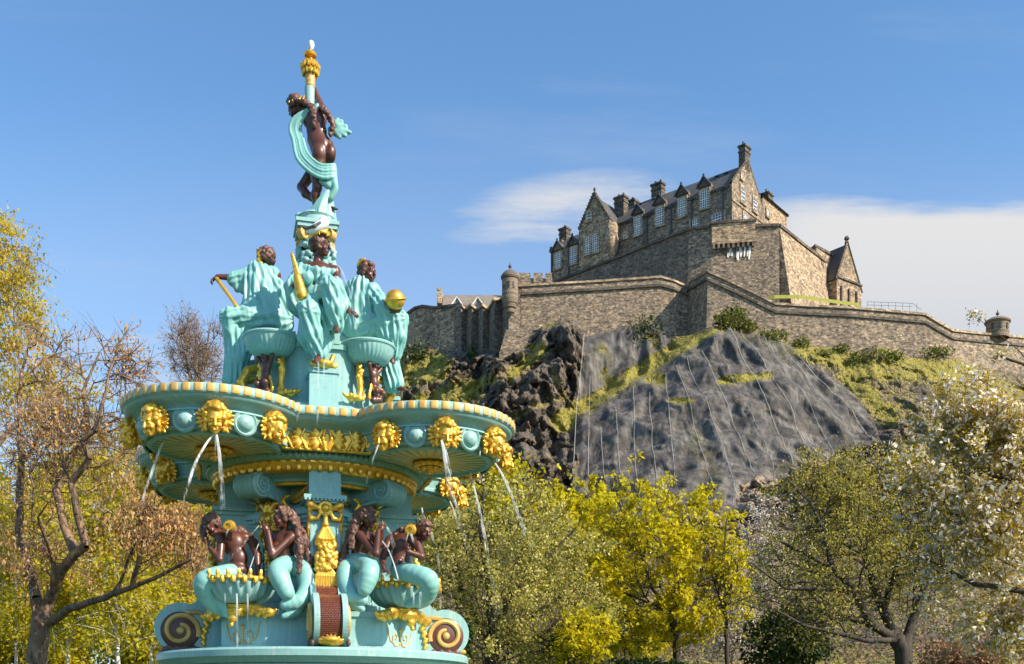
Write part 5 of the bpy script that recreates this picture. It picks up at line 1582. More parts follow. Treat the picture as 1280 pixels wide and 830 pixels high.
# --- white cherry at the right edge
Y = 13.5
b0 = grounded(W(1375, 900, Y))
limbs = [([b0] + pxl([(1370, 830), (1360, 720)], Y), .20, .15), (pxl([(1360, 720), (1300, 690), (1262, 665), (1225, 650), (1180, 640)], Y), .055, .016), (pxl([(1360, 720), (1330, 600), (1280, 540), (1220, 520)], Y + .3), .07, .014), (pxl([(1360, 640), (1330, 520), (1290, 460), (1250, 445)], Y), .07, .012),
         (pxl([(1362, 740), (1290, 740), (1220, 730), (1160, 700)], Y - .3), .06, .014), (pxl([(1330, 560), (1270, 600), (1200, 590)], Y - .2), .05, .012), (pxl([(1290, 450), (1250, 420), (1225, 400)], Y), .008, .003)]
ct = [pxell(1270, 580, 105, 130, Y, 1.2, 1.0), pxell(1240, 660, 105, 110, Y - .3, 1.1, .9), pxell(1270, 770, 90, 70, Y, .6, .9), pxell(1170, 700, 55, 80, Y - .3, .3, .6), pxell(1210, 530, 65, 70, Y, .5, .6), pxell(1165, 620, 75, 110, Y - .2, .55, .6)]
make_tree('cherry_tree', 'white blossoming cherry tree reaching in from the right edge', b0, limbs, cloud(950, ct, 131, .2), B_dark, L_cherryleaf, r_end=.0032, bal=.3, step=.14, wig=.14, seed=131,
          leaves=60000, lsize=.0175, spread=.20, twigs=7, tlen=.17, clump=1.1, leaf2=L_blossom, frac2=.20, size2=.033)
# ------------------------------------------------------------------ the fountain
FO = A3((-2.522, 14.0, 0)); FA = 15.2
fount = empty('fountain', tuple(FO), R(FA))
tag(fount, 'ornate turquoise and gold cast iron fountain with wide lobed basin and gilded lion-like heads', 'fountain')
_ca, _sa = math.cos(R(FA)), math.sin(R(FA))
def toF(p):
    d = A3(p) - FO; return A3((d[0] * _ca + d[1] * _sa, -d[0] * _sa + d[1] * _ca, d[2]))
def pol(r, deg, z=0.0):
    """fountain frame: 0 deg = front pilaster, +90 = right"""
    return (r * math.sin(R(deg)), -r * math.cos(R(deg)), z)
def Mdir(r, deg, z=0.0):
    """x across, -y outwards, z up at a point of the fountain"""
    return Matrix.Translation(pol(r, deg, z)) @ Matrix.Rotation(R(deg), 4, 'Z')
FM = [M_teal, M_gold, M_palegold, M_brown, M_scale, M_tealdark]
DIAG = (-45, 45, 135, -135); AXES = (0, 90, 180, -90)

def octo(ad, aa):
    """octagon with diagonal faces at distance ad and axis faces at aa"""
    pts = []
    for k in range(4):
        for s in (-1, 1):
            c = 90 * k; x = ad * math.sqrt(2) - aa
            pts.append((aa, s * x)) if k == 0 else None
            if k: 
                co, si = math.cos(R(c)), math.sin(R(c)); pts.append((aa * co - s * x * si, aa * si + s * x * co))
    return pts
# plinth, slab
mb = MB(); mb.lathe([(2.05, -.05), (2.05, .5), (1.86, .6), (1.8, 2.2), (1.84, 2.34), (.0, 2.34)], n=72); mb.build('lower_plinth', FM, fount)
mb = MB(); mb.lathe([(1.86, 2.345), (1.90, 2.37), (1.93, 2.41), (1.955, 2.42), (1.96, 2.49), (1.94, 2.515), (1.90, 2.52), (0.0, 2.52)], n=96); mb.build('base_slab', FM, fount)
mb = MB()
mb.prism(octo(1.36, 1.22), 2.50, 2.58); mb.prism(octo(1.32, 1.18), 2.58, 2.93); mb.prism(octo(1.35, 1.21), 2.93, 2.99)
mb.build('base_block', FM, fount)
mb = MB()
mb.prism(octo(.74, .92), 2.99, 3.15); mb.prism(octo(.66, .86), 3.15, 4.72)
mb.prism(octo(.70, .90), 4.10, 4.14); mb.prism(octo(.73, .93), 4.14, 4.19); mb.prism(octo(.77, .97), 4.19, 4.25); mb.prism(octo(.72, .92), 4.25, 4.29)
for d in DIAG:
    for i in range(15): mb.box((0, -.775, 4.165), (.03, .03, .05), 0, 0, Matrix.Rotation(R(d), 4, 'Z') @ Matrix.Translation(((i - 7) * .045, 0, 0)))
for d in DIAG:
    Md = Matrix.Rotation(R(d), 4, 'Z')
    for x in (-.30, .30): mb.box((x, -.668, 3.62), (.035, .03, .86), 0, 0, Md)
    for z in (3.18, 4.06): mb.box((0, -.667, z), (.64, .028, .035), 0, 0, Md)
mb.build('shaft', FM, fount)
for d in AXES:
    M = Matrix.Rotation(R(d), 4, 'Z'); mb = MB()
    mb.box((0, -.86, 3.84), (.37, .70, 1.76), 0, 0, M)
    for x in (-.155, .155): mb.box((x, -1.215, 3.72), (.035, .02, 1.3), 0, 0, M)
    mb.box((0, -.88, 4.275), (.42, .76, .05), 0, 0, M); mb.box((0, -.885, 4.32), (.50, .81, .045), 0, 0, M)
    mb.box((0, -.85, 4.53), (.33, .66, .38), 0, 0, M)
    mb.box((0, -.87, 4.70), (.39, .70, .05), 0, 0, M)
    mb.box((0, -.875, 4.66), (.36, .69, .03), 0, 1, M)
    for i in range(11): mb.box(((i - 5) * .046, -1.285, 4.29), (.026, .02, .03), 0, 0, M)
    mb.build('pilaster', FM, fount)
# cornice rings below the basin
mb = MB()
mb.lathe([(.70, 4.55), (.98, 4.56), (1.0, 4.585), (1.04, 4.595), (1.08, 4.608), (1.16, 4.612)], n=72)
mb.lathe([(1.285, 4.745), (1.33, 4.76), (1.35, 4.795), (1.33, 4.83), (1.2, 4.835)], n=72)
for i in range(110):
    a = 2 * math.pi * i / 110; mb.sphere((1.335 * math.cos(a), 1.335 * math.sin(a), 4.795), (.035, .035, .04), 6, 4)
mb.build('cornice', FM, fount)
mb = MB()
mb.lathe([(1.15, 4.614), (1.20, 4.622), (1.255, 4.667), (1.285, 4.722), (1.285, 4.742)], n=140, m=1, flute=lambda a, z: 1 + .012 * math.sin(70 * a + z * 40))
for i in range(64):
    a = 2 * math.pi * (i + .5) / 64; mb.sphere((1.245 * math.cos(a), 1.245 * math.sin(a), 4.667), (.042, .042, .05), 6, 4, 1)
mb.build('leaf_band', FM, fount)
mb = MB(); mb.lathe([(.94 + .03 * math.cos(t), 4.545 + .03 * math.sin(t)) for t in np.linspace(0, 2 * math.pi, 9)], n=90, m=1, flute=lambda a, z: 1 + .006 * math.sin(60 * a + z * 60)); mb.build('rope_band', FM, fount)

# lobed basin
LC, NB = 1.25, 360
def outline(rl, q):
    D = LC * math.sqrt(2); out = []
    for i in range(NB):
        a = 2 * math.pi * i / NB; m = q / max(abs(math.cos(a)), abs(math.sin(a)))
        # keep the square from poking out at its corners
        m = min(m, 1.9)
        for k in range(4):
            b = a - (math.pi / 4 + k * math.pi / 2); s = D * math.sin(b)
            if abs(s) < rl and math.cos(b) > 0: m = max(m, D * math.cos(b) + math.sqrt(rl * rl - s * s))
        out.append((m * math.cos(a), m * math.sin(a)))
    return out
def ring(rl, q, z): return [(x, y, z) for x, y in outline(rl, q)]
mb = MB()
prof = [(.89, 1.57, 5.16), (.93, 1.61, 5.255), (.96, 1.64, 5.272), (.998, 1.68, 5.265), (1.018, 1.70, 5.24), (1.018, 1.70, 5.18), (1.005, 1.685, 5.157), (.99, 1.67, 5.15), (.985, 1.665, 5.138), (.955, 1.63, 5.112), (.915, 1.58, 5.09), (.88, 1.52, 5.07), (.852, 1.475, 5.05), (.845, 1.465, 5.04)]
mb.loft([ring(*p) for p in prof])
mb.loft([ring(.89, 1.57, 5.165), [(0.02 * math.cos(2 * math.pi * i / NB), .02 * math.sin(2 * math.pi * i / NB), 5.165) for i in range(NB)]], 5)
ol = outline(1.018, 1.70); seg = [math.hypot(ol[(i + 1) % NB][0] - ol[i][0], ol[(i + 1) % NB][1] - ol[i][1]) for i in range(NB)]
tot = sum(seg); ng = int(tot / .128); acc = 0; i = 0
for k in range(ng):
    s = tot * k / ng
    while acc + seg[i] < s: acc += seg[i]; i += 1
    t = (s - acc) / seg[i]; a, b = ol[i], ol[(i + 1) % NB]
    x, y = a[0] + (b[0] - a[0]) * t, a[1] + (b[1] - a[1]) * t; an = math.atan2(b[1] - a[1], b[0] - a[0])
    M = Matrix.Translation((x, y, 5.214)) @ Matrix.Rotation(an, 4, 'Z')
    mb.loft([[(x_, (.011 * k_) * -math.cos(u_) - .001, (.036 + .010 * k_) * math.sin(u_)) for u_ in np.linspace(-1.75, 1.75, 9)] for x_, k_ in ((-.043, .15), (-.036, .75), (-.018, 1.0), (.018, 1.0), (.036, .75), (.043, .15))], 2, True, False, True, True, M)
mb.build('basin_rim', FM, fount, sharp=40)
mb = MB()
prof = [(.845, 1.465, 5.042), (.86, 1.475, 5.033), (.86, 1.475, 5.018), (.83, 1.45, 5.005), (.80, 1.43, 4.92), (.79, 1.42, 4.885), (.81, 1.435, 4.865), (.805, 1.43, 4.84), (.77, 1.40, 4.83), (.60, 1.2, 4.83)]
mb.loft([ring(*p) for p in prof])
mb.loft([ring(.60, 1.2, 4.83), [(.3 * math.cos(2 * math.pi * i / NB), .3 * math.sin(2 * math.pi * i / NB), 4.831) for i in range(NB)]], 0)
mb.build('basin_frieze', FM, fount, sharp=40)
# underside panels
for d in DIAG:
    mb = MB(); c = pol(LC * math.sqrt(2), d, 4.82)
    mb.lathe([(.74, .01), (.745, -.02), (.72, -.04), (.69, -.035), (.68, -.012), (.64, -.008)], c, 64, 0)
    mb.lathe([(.69, -.006), (.40, -.012), (.12, -.02), (0.0, -.02)], c, 64, 1)
    for i in range(30):
        a = 2 * math.pi * i / 30
        mb.tube([(c[0] + r * math.cos(a + .12 * (r - .2)), c[1] + r * math.sin(a + .12 * (r - .2)), c[2] - .008) for r in (.2, .35, .5, .69)], [.007, .010, .013, .016], 5, 0)
    po = mb.build('sunburst_panel', [M_teal, M_sunburst], fount)
    mb = MB()
    for i in range(14):
        a = 2 * math.pi * i / 14; mb.sphere((c[0] + .17 * math.cos(a), c[1] + .17 * math.sin(a), c[2] - .05), (.06, .06, .035), 7, 4)
    for i in range(7):
        a = 2 * math.pi * i / 7; mb.sphere((c[0] + .08 * math.cos(a), c[1] + .08 * math.sin(a), c[2] - .08), (.05, .05, .035), 7, 4)
    mb.sphere((c[0], c[1], c[2] - .11), .055, 10, 6)
    mb.build('rosette', M_gold, po)

# gilded heads that spout
S = Sculpt(.0085, .012)
add_head(S, (0, -.025, -.01), (0, -1, -.12), s=1.28)
S.el((0, .07, .0), (.14, .08, .14), None, .02)
S.el((0, -.155, -.118), (.028, .03, .022), None, .008, True)
curly_cap(S, (0, .0, .02), (0, -1, 0), (0, 0, 1), 1.42, 90, .026, 3, .62)
g = np.random.default_rng(8)
for q in (-1, 1):
    for i in range(6):
        a = R(62 + 15 * i); dx, dz = q * math.sin(a), math.cos(a)
        S.el((dx * .165, .02 - .02 * (i % 2), dz * .15), (.024, .016, .052 + .012 * (i % 2)), ((dz, 0, -dx), (0, 1, 0), (dx, 0, dz)), .006)
    for i in range(9): S.el((q * (.098 + .022 * g.random()), -.03 - .03 * g.random(), .05 - .022 * i), .026, None, .005)
    for i in range(3): S.el((q * (.05 + .04 * i), -.085 + .02 * i, .125 - .02 * i), (.032, .02, .026), None, .005)
mask_me = S.mesh('mask_head'); mask_me.materials.append(M_gold)
boss = MB(); boss.lathe([(.155, .0), (.155, .02), (.135, .035), (.115, .02), (.105, .022), (.085, .052), (.05, .074), (0.001, .082)], n=24)
bo = boss.build('boss', FM, fount); boss_me = bo.data
first = True
for d in DIAG:
    cx = A3(pol(LC * math.sqrt(2), d))
    for k in (-90, -45, 0, 45, 90):
        p = cx + A3(pol(.89, d + k, 4.915))
        if math.hypot(p[0], p[1]) < 1.5: continue
        if d in (135, -135) and abs(d + k) > 178 and False: continue
        h = bpy.data.objects.new('mask_head', mask_me); COL.objects.link(h); h.parent = fount
        h.location = p; h.rotation_euler = (R(9), 0, R(d + k)); h.scale = (.93, .95, .93)
    for k in (-67.5, -22.5, 22.5, 67.5):
        o = bo if first else bpy.data.objects.new('boss', boss_me)
        if not first: COL.objects.link(o); o.parent = fount
        first = False
        o.location = cx + A3(pol(.81, d + k, 4.925)); o.rotation_euler = (R(90 + 6), 0, R(d + k)); o.scale = (.92, .92, 1)
# acanthus panels between the lobes
S = Sculpt(.010, .010)
S.el((0, .015, 0), (.56, .03, .145), None, .01)
for q in (-1, 1):
    for x0 in (.10, .30, .46):
        for j in range(5):
            t = j / 4; a = R(-60 + 120 * t)
            S.el((q * (x0 + .055 * math.cos(a)), -.02, .10 * math.sin(a)), (.062, .026, .032), ((math.cos(a) * q, 0, math.sin(a)), (0, 1, 0), (-math.sin(a), 0, math.cos(a) * q)), .004)
        S.path([(q * (x0 - .06), -.015, -.12), (q * x0, -.03, 0), (q * (x0 - .05), -.02, .12)], .016, .006)
    S.path([(q * .02, -.02, -.13), (q * .05, -.035, 0), (q * .02, -.02, .13)], .02, .006)
S.path([(-.5, 0, .13), (.5, 0, .13)], .016, .006); S.path([(-.5, 0, -.13), (.5, 0, -.13)], .016, .006)
ac_me = S.mesh('acanthus_panel'); ac_me.materials.append(M_gold)
for d in (0, 90, -90):
    h = bpy.data.objects.new('acanthus_panel', ac_me); COL.objects.link(h); h.parent = fount
    h.location = pol(1.445, d, 4.95); h.rotation_euler = (0, 0, R(d))

# scroll brackets under the lobes
for d in DIAG:
    M = Matrix.Rotation(R(d), 4, 'Z'); mb = MB()
    cy, cz, r = -1.16, 4.50, .155
    for i in range(9):                                   # ribbed roll
        x0 = -.17 + .34 * i / 9; x1 = x0 + .34 / 9; xm = (x0 + x1) / 2
        rg = [[(x, cy + rr_ * math.cos(a), cz + rr_ * math.sin(a)) for a in np.linspace(0, 2 * math.pi, 29)[:-1]] for x, rr_ in ((x0, r * .93), (xm, r * 1.03), (x1, r * .93))]
        mb.loft(rg, 0, True, True, i == 0, i == 8, M)
    prof = [(-1.05, 4.60), (-.85, 4.60), (-.62, 4.52), (-.62, 4.15), (-.70, 4.2), (-.78, 4.34), (-.92, 4.40), (-1.08, 4.38)]
    mb.add([(x, y, z) for x in (-.15, .15) for y, z in prof], [tuple(range(8)), tuple(range(15, 7, -1))] + [(i, 8 + i, 8 + (i + 1) % 8, (i + 1) % 8) for i in range(8)], 0, False, M)
    for x in (-.175, .175):
        sp = [(x, cy + (.135 - .105 * t) * math.cos(R(90 + 620 * t)), cz + (.135 - .105 * t) * math.sin(R(90 + 620 * t))) for t in np.linspace(0, 1, 40)]
        mb.tube(sp, [.022 - .008 * t for t in np.linspace(0, 1, 40)], 6, 0, M)
        mb.sphere((x, cy, cz), .03, 8, 6, 0, M)
        mb.tube([(x, -1.08, 4.375), (x, -.93, 4.36), (x, -.80, 4.30), (x, -.73, 4.18), (x, -.76, 4.12), (x, -.80, 4.16)], .022, 6, 0, M)
    mb.build('scroll_bracket', FM, fount)

# volute consoles at the foot of the pilasters
out_ = [(1.15, 2.525), (1.50, 2.525)] + [(1.66 + .315 * math.cos(R(a)), 2.835 + .31 * math.sin(R(a))) for a in np.linspace(-88, 112, 26)] + [(1.50, 3.15), (1.46, 3.19), (1.43, 3.25), (1.36, 3.29), (1.29, 3.30), (1.25, 3.36), (1.15, 3.38)]
no = len(out_)
for d in (0, 90, -90):
    M = Matrix.Rotation(R(d), 4, 'Z')
    mb = MB()
    for s in (-1, 1):
        xa, xb = (.125, .19) if s > 0 else (-.19, -.125)
        vs = [(xa, -r, z) for r, z in out_] + [(xb, -r, z) for r, z in out_]
        mb.add(vs, [tuple(range(no)), tuple(range(2 * no - 1, no - 1, -1))] + [(i, (i + 1) % no, no + (i + 1) % no, no + i) for i in range(no)], 0, False, M)
    co = mb.build('volute_console', FM, fount)
    mb = MB()
    inn_ = [(1.16 + (r - 1.16) * .965, 2.56 + (z - 2.56) * .97) for r, z in out_[1:-2]]
    rings = [[(-.126, -r, z), (.126, -r, z)] for r, z in inn_]
    mb.loft(rings, 0, True, False, False, False, M)
    mb.build('scaly_front', M_scale, co, uvs=True)
    for s in (-1, 1):
        x = s * .192; mb = MB()
        mb.lathe([(0.0, .012), (.215, .012), (.235, 0.0)], (0, 0, 0), 32, 0, True, M @ Matrix.Translation((x, -1.665, 2.80)) @ Matrix.Rotation(R(90 * s), 4, 'Y'))
        mb.build('side_recess', M_brown, co)
        mb = MB(); sp = []
        for t in np.linspace(0, 1, 46):
            a = R(200 - 470 * t); rr_ = .225 - .155 * t
            sp.append((x + s * .012, -1.665 + -s * 0 - rr_ * math.cos(a), 2.80 + rr_ * math.sin(a)))
        mb.tube(sp, [.034 - .006 * t for t in np.linspace(0, 1, 46)], 7, 0, M)
        mb.sphere((x + s * .012, -1.665, 2.80), (.03, .05, .05), 10, 6, 0, M)
        mb.tube([(x + s * .01, -1.60, 3.02), (x + s * .01, -1.45, 3.03), (x + s * .01, -1.36, 2.98)], [.03, .028, .015], 6, 0, M)
        mb.build('gilded_spiral', M_palegold, co)
        S = Sculpt(.012, .012)
        for (r, z, l) in ((1.40, 2.98, .07), (1.36, 2.90, .075), (1.38, 2.82, .07), (1.40, 2.74, .07), (1.40, 2.66, .06), (1.42, 2.58, .05), (1.33, 3.05, .07), (1.27, 3.0, .06)):
            S.el((x + s * .01, -r, z), (.02, l * .6, l * .5), None, .006)
            S.el((x + s * .015, -r + .02, z - .03), (.02, l * .45, l * .38), None, .006)
        me = S.mesh('gilded_leaf'); me.transform(M); link_mesh('gilded_leaf', me, M_gold, co)
        S = Sculpt(.012, .012)
        for i in range(9): S.el((x + s * .01, -(1.45 + .05 * i), 2.565 + .02 * (i % 2)), (.025, .035, .04), None, .006)
        me = S.mesh('brown_foliage'); me.transform(M); link_mesh('brown_foliage', me, M_hair, co)
    S = Sculpt(.010, .012)
    S.el((0, -1.86, 2.585), (.15, .08, .06)); S.el((0, -1.93, 2.60), (.09, .05, .045))
    for i in range(7): S.path([(0, -1.95, 2.57), ((i - 3) * .045, -1.90, 2.655 - .006 * abs(i - 3) ** 2)], .012, .004)
    me = S.mesh('gilded_shell'); me.transform(M); link_mesh('gilded_shell', me, M_gold, co)

# garlands hanging on the pilasters
S = Sculpt(.0095, .010)
S.ring((0, 0, 0), (0, 1, 0), .075, .026); S.el((0, -.02, 0), (.052, .035, .052)); S.el((0, .01, 0), (.08, .02, .08))
for q in (-1, 1):
    S.path([(q * .08, 0, .0), (q * .15, -.01, .02), (q * .185, 0, .04)], [.03, .045, .05]); S.path([(q * .185, 0, .04), (q * .19, .0, -.03)], [.04, .03])
    S.path([(q * .06, 0, -.05), (q * .10, -.01, -.12), (q * .18, 0, -.13), (q * .20, 0, -.07)], [.022, .028, .03, .02])
    S.path([(q * .20, .03, -.1), (q * .205, .05, -.24), (q * .20, .06, -.36)], [.022, .026, .018])
S.path([(0, -.01, -.08), (0, -.01, -.22)], [.03, .04]); S.ring((0, -.01, -.2), (0, 0, 1), .035, .018)
for i in range(7):
    a = R(-75 + 25 * i); S.path([(.02 * math.sin(a), -.02, -.22), (.09 * math.sin(a), -.045, -.36 - .02 * math.cos(a)), (.125 * math.sin(a), -.03, -.44)], [.02, .035, .022], .006)
g = np.random.default_rng(4)
S.el((0, -.02, -.56), (.11, .06, .2))
for i in range(75):
    z = -.42 - .34 * g.random(); w = .135 - .25 * abs(z + .55) ** 1.6; x = w * (2 * g.random() - 1)
    S.el((x, -.075 * math.sqrt(max(.05, 1 - (x / .16) ** 2)), z), .028 + .010 * g.random(), None, .004)
for i in range(9):
    x = (i - 4) * .028; S.path([(x * .5, -.06, -.72), (x * 1.1, -.075, -.82), (x * 1.25, -.07, -.97)], [.018, .021, .016], .006)
gar_me = S.mesh('gilded_garland'); gar_me.materials.append(M_gold)
for d in (0, 90, -90):
    h = bpy.data.objects.new('gilded_garland', gar_me); COL.objects.link(h); h.parent = fount
    h.location = pol(1.245, d, 4.19); h.rotation_euler = (0, 0, R(d)); h.scale = (.93, 1, .98)

# laurel sprays
S = Sculpt(.009, .006)
stem = [(0, 0, 0), (.10, 0, .03), (.20, 0, .08), (.29, 0, .15)]
S.path(stem, [.014, .012, .010, .007])
for i in range(8):
    t = i / 7; x = .04 + .25 * t; z = .01 + .14 * t ** 1.4
    for q in (-1, 1):
        a = R(28 + 42 * q); S.el((x + .05 * math.cos(a), -.012, z + .05 * math.sin(a)), (.055, .014, .021), ((math.cos(a), 0, math.sin(a)), (0, 1, 0), (-math.sin(a), 0, math.cos(a))), .004)
sp_me = S.mesh('laurel_spray'); sp_me.materials.append(M_gold)
for d in (-45, 45):
    for q in (-1, 1):
        h = bpy.data.objects.new('laurel_spray', sp_me); COL.objects.link(h); h.parent = fount
        M = Mdir(.69, d); h.location = M @ Vector((q * .16, 0, 4.36)); h.rotation_euler = (0, 0, R(d)); h.scale = (q, 1, 1)

# grotesque masks over the shells
S = Sculpt(.010, .012)
add_head(S, (0, -.10, 0), (0, -1, -.25), s=1.1)
for q in (-1, 1):
    for i in range(4): S.path([(q * .05, -.08, .08 - .05 * i), (q * (.14 + .03 * (i % 2)), -.04, .14 - .09 * i), (q * .17, -.02, .10 - .10 * i)], [.035, .028, .015], .006)
    S.path([(q * .03, -.08, .12), (q * .10, -.08, .22), (q * .20, -.04, .24), (q * .24, -.02, .18)], [.03, .035, .028, .02])
    for j in range(3): S.el((q * (.16 + .05 * j), -.05, .26 + .02 * j), (.05, .02, .025), None, .005)
S.el((0, -.08, .20), (.06, .04, .08))
for i in range(5): S.el((.012 * (-1) ** i, -.10 + .012 * i, -.18 - .085 * i), (.072 - .007 * i, .05, .058), None, .008)
for i in range(10): S.el((.06 * (-1) ** i, -.09 + .006 * i, -.16 - .045 * i), (.03, .03, .034), None, .004)
S.el((0, -.21, -.115), (.02, .03, .016), None, .006, True)
gm_me = S.mesh('grotesque_mask'); gm_me.materials.append(M_gold)
for d in (-45, 45):
    h = bpy.data.objects.new('grotesque_mask', gm_me); COL.objects.link(h); h.parent = fount
    h.location = pol(.80, d, 4.10); h.rotation_euler = (0, 0, R(d))

# shell basins
for d in (-45, 45):
    M = Mdir(1.37, d, 2.99); mb = MB()
    nf = 22
    fl = lambda a, z: 1 + (.035 * math.sin(nf * a + z * 7)) * min(1, max(0, (z - .02) / .1))
    prof = [(.14, .06), (.22, .075), (.30, .11), (.36, .165), (.40, .23), (.425, .30), (.43, .345)]
    mb.lathe(prof, (0, 0, 0), 176, 0, True, M, flute=fl)
    mb.lathe([(.43, .345), (.40, .35), (.36, .30), (.20, .22), (0, .2)], (0, 0, 0), 88, 5, True, M)
    sh = mb.build('shell_basin', FM, fount)
    mb = MB()
    for i in range(nf):
        a = 2 * math.pi * (i + .1) / nf
        c = (.435 * math.cos(a), .435 * math.sin(a))
        mb.sphere((c[0], c[1], .345), (.042, .042, .034), 7, 5, 0, M); mb.sphere((c[0] * 1.02, c[1] * 1.02, .395), (.024, .024, .05), 7, 5, 0, M); a2 = 2 * math.pi * (i + .6) / nf; mb.sphere((.44 * math.cos(a2), .44 * math.sin(a2), .315), (.036, .036, .045), 6, 4, 0, M)
    mb.lathe([(.435 + .018 * math.cos(t), .345 + .018 * math.sin(t)) for t in np.linspace(0, 2 * math.pi, 7)], (0, 0, 0), 66, 0, True, M)
    mb.build('gilded_crest', M_gold, sh)
    S = Sculpt(.011, .014)
    S.el((0, -.05, -.01), (.14, .14, .075)); S.el((0, -.12, -.10), (.06, .05, .06)); S.el((0, -.14, -.18), (.03, .03, .03)); S.el((0, -.02, .05), (.19, .17, .035))
    g = np.random.default_rng(5)
    for q in (-1, 1):
        for i in range(7):
            x = q * (.16 + .055 * i); S.el((x, -.03, .03 - .075 * (i / 6) ** 1.0 - .02 * (i % 2)), (.05, .05, .055 + .02 * (i % 2)), None, .006)
        S.path([(q * .12, -.06, .05), (q * .30, -.05, .02), (q * .50, -.02, -.07), (q * .56, 0, -.02)], [.04, .04, .035, .02])
    for i in range(9): a = R(-60 + 15 * i); S.path([(.15 * math.sin(a), -.15 * math.cos(a), .04), (.13 * math.sin(a), -.14 * math.cos(a) - .01, -.07)], .012, .004)
    me = S.mesh('gilded_foot'); me.transform(M); link_mesh('gilded_foot', me, M_gold, fount)
    mb = MB()
    Mp = Mdir(1.322, d, 2.75)
    for q in (-1, 1):
        mb.tube([(q * x, -.004, z) for x, z in [(.02, -.10), (.05, -.14), (.11, -.15), (.15, -.10), (.15, -.03), (.11, .0), (.07, -.02), (.07, -.06), (.10, -.07)]], .009, 5, 0, Mp)
        mb.tube([(q * x, -.004, z) for x, z in [(.13, -.12), (.20, -.09), (.23, -.02), (.25, .06), (.27, .10)]], .008, 5, 0, Mp)
    mb.tube([(0, -.004, -.14), (0, -.004, .06)], .010, 5, 0, Mp); mb.sphere((0, -.006, .05), .03, 8, 5, 0, Mp)
    mb.build('gilded_scrollwork', M_palegold, fount)

# upper pedestal
mb = MB()
mb.prism(octo(.90, .95), 5.15, 5.50); mb.prism(octo(.80, .82), 5.50, 5.53); mb.prism(octo(.70, .72), 5.53, 6.24); mb.prism(octo(.74, .76), 6.24, 6.30); mb.prism(octo(.55, .6), 6.30, 6.42)
mb.build('upper_pedestal', FM, fount)
for d in AXES:
    M = Matrix.Rotation(R(d), 4, 'Z'); mb = MB()
    mb.box((0, -.80, 5.56), (.35, .52, .58), 0, 0, M, .95); mb.box((0, -.80, 5.87), (.37, .53, .05), 0, 0, M); mb.box((0, -.82, 5.23), (.42, .60, .13), 0, 0, M)
    mb.build('statue_plinth', FM, fount)
    mb = MB(); mb.box((0, -.52, 6.45), (.44, .5, .30), 0, 0, M); mb.build('statue_seat', FM, fount)
for d in DIAG:
    c = pol(.83, d, 6.36); mb = MB()
    fl = lambda a, z: 1 + .016 * math.cos(34 * a) * (1 if z < -.05 else 0)
    mb.lathe([(.02, -.255), (.11, -.25), (.20, -.222), (.262, -.175), (.30, -.115), (.318, -.07), (.325, -.05)], c, 170, 0, flute=fl)
    mb.lathe([(.325, -.05), (.332, -.035), (.345, -.028), (.352, -.012), (.342, .006), (.32, .010), (.28, -.03), (.1, -.08), (0, -.08)], c, 64, 0)
    mb.lathe([(.13, -.33), (.10, -.30), (.07, -.27), (.09, -.25)], c, 24, 0)
    mb.build('small_basin', FM, fount)
# gilded swags and animal legs round the pedestal
for d in (-45, 45):
    for q in (-1, 1):
        M = Mdir(.74, d, 5.55); S = Sculpt(.011, .012)
        S.path([(q * .13, -.05, .55), (q * .17, -.09, .40), (q * .16, -.10, .22), (q * .19, -.10, .12), (q * .30, -.06, .09), (q * .40, -.03, .13)], [.035, .04, .034, .04, .036, .02])
        g = np.random.default_rng(9)
        for i in range(26):
            t = i / 25; x = .15 + .02 * math.sin(9 * t) if t < .6 else .15 + (t - .6) * .55; z = .52 - .68 * t if t < .62 else .10 + .02 * g.random()
            S.el((q * x + .02 * g.normal(), -.11 + .01 * g.normal(), z), .026, None, .004)
        me = S.mesh('gilded_swag'); me.transform(M); link_mesh('gilded_swag', me, M_gold, fount)
for d in (-90, 90):
    for q in (-1, 1):
        M = Mdir(.70, d, 5.50); S = Sculpt(.012, .012)
        S.path([(q * .22, .02, .62), (q * .23, -.16, .55), (q * .24, -.24, .40), (q * .24, -.16, .22), (q * .25, -.20, .06), (q * .25, -.28, .01)], [.04, .055, .055, .045, .05, .055])
        for i in range(4): S.el((q * .24 + (i - 1.5) * .03, -.31, .0), (.02, .035, .03), None, .006)
        me = S.mesh('gilded_animal_leg'); me.transform(M); link_mesh('gilded_animal_leg', me, M_gold, fount)
S = Sculpt(.010, .010)
M = Mdir(1.0, 0, 5.92)
for i in range(11):
    a = R(-100 + 20 * i); S.path([(0, -.03, .02), (.09 * math.sin(a), -.09 * abs(math.cos(a)) - .02, .03), (.15 * math.sin(a), -.05, .03 + .03 * math.cos(3 * a))], [.04, .035, .018], .006)
S.el((0, -.07, .02), (.09, .06, .05)); S.path([(-.05, .02, .05), (-.09, .05, .2), (-.12, .06, .27)], [.03, .03, .04]); S.path([(.08, .02, .05), (.12, .05, .16)], [.03, .03])
me = S.mesh('gilded_leaf_mask'); me.transform(M); link_mesh('gilded_leaf_mask', me, M_gold, fount)

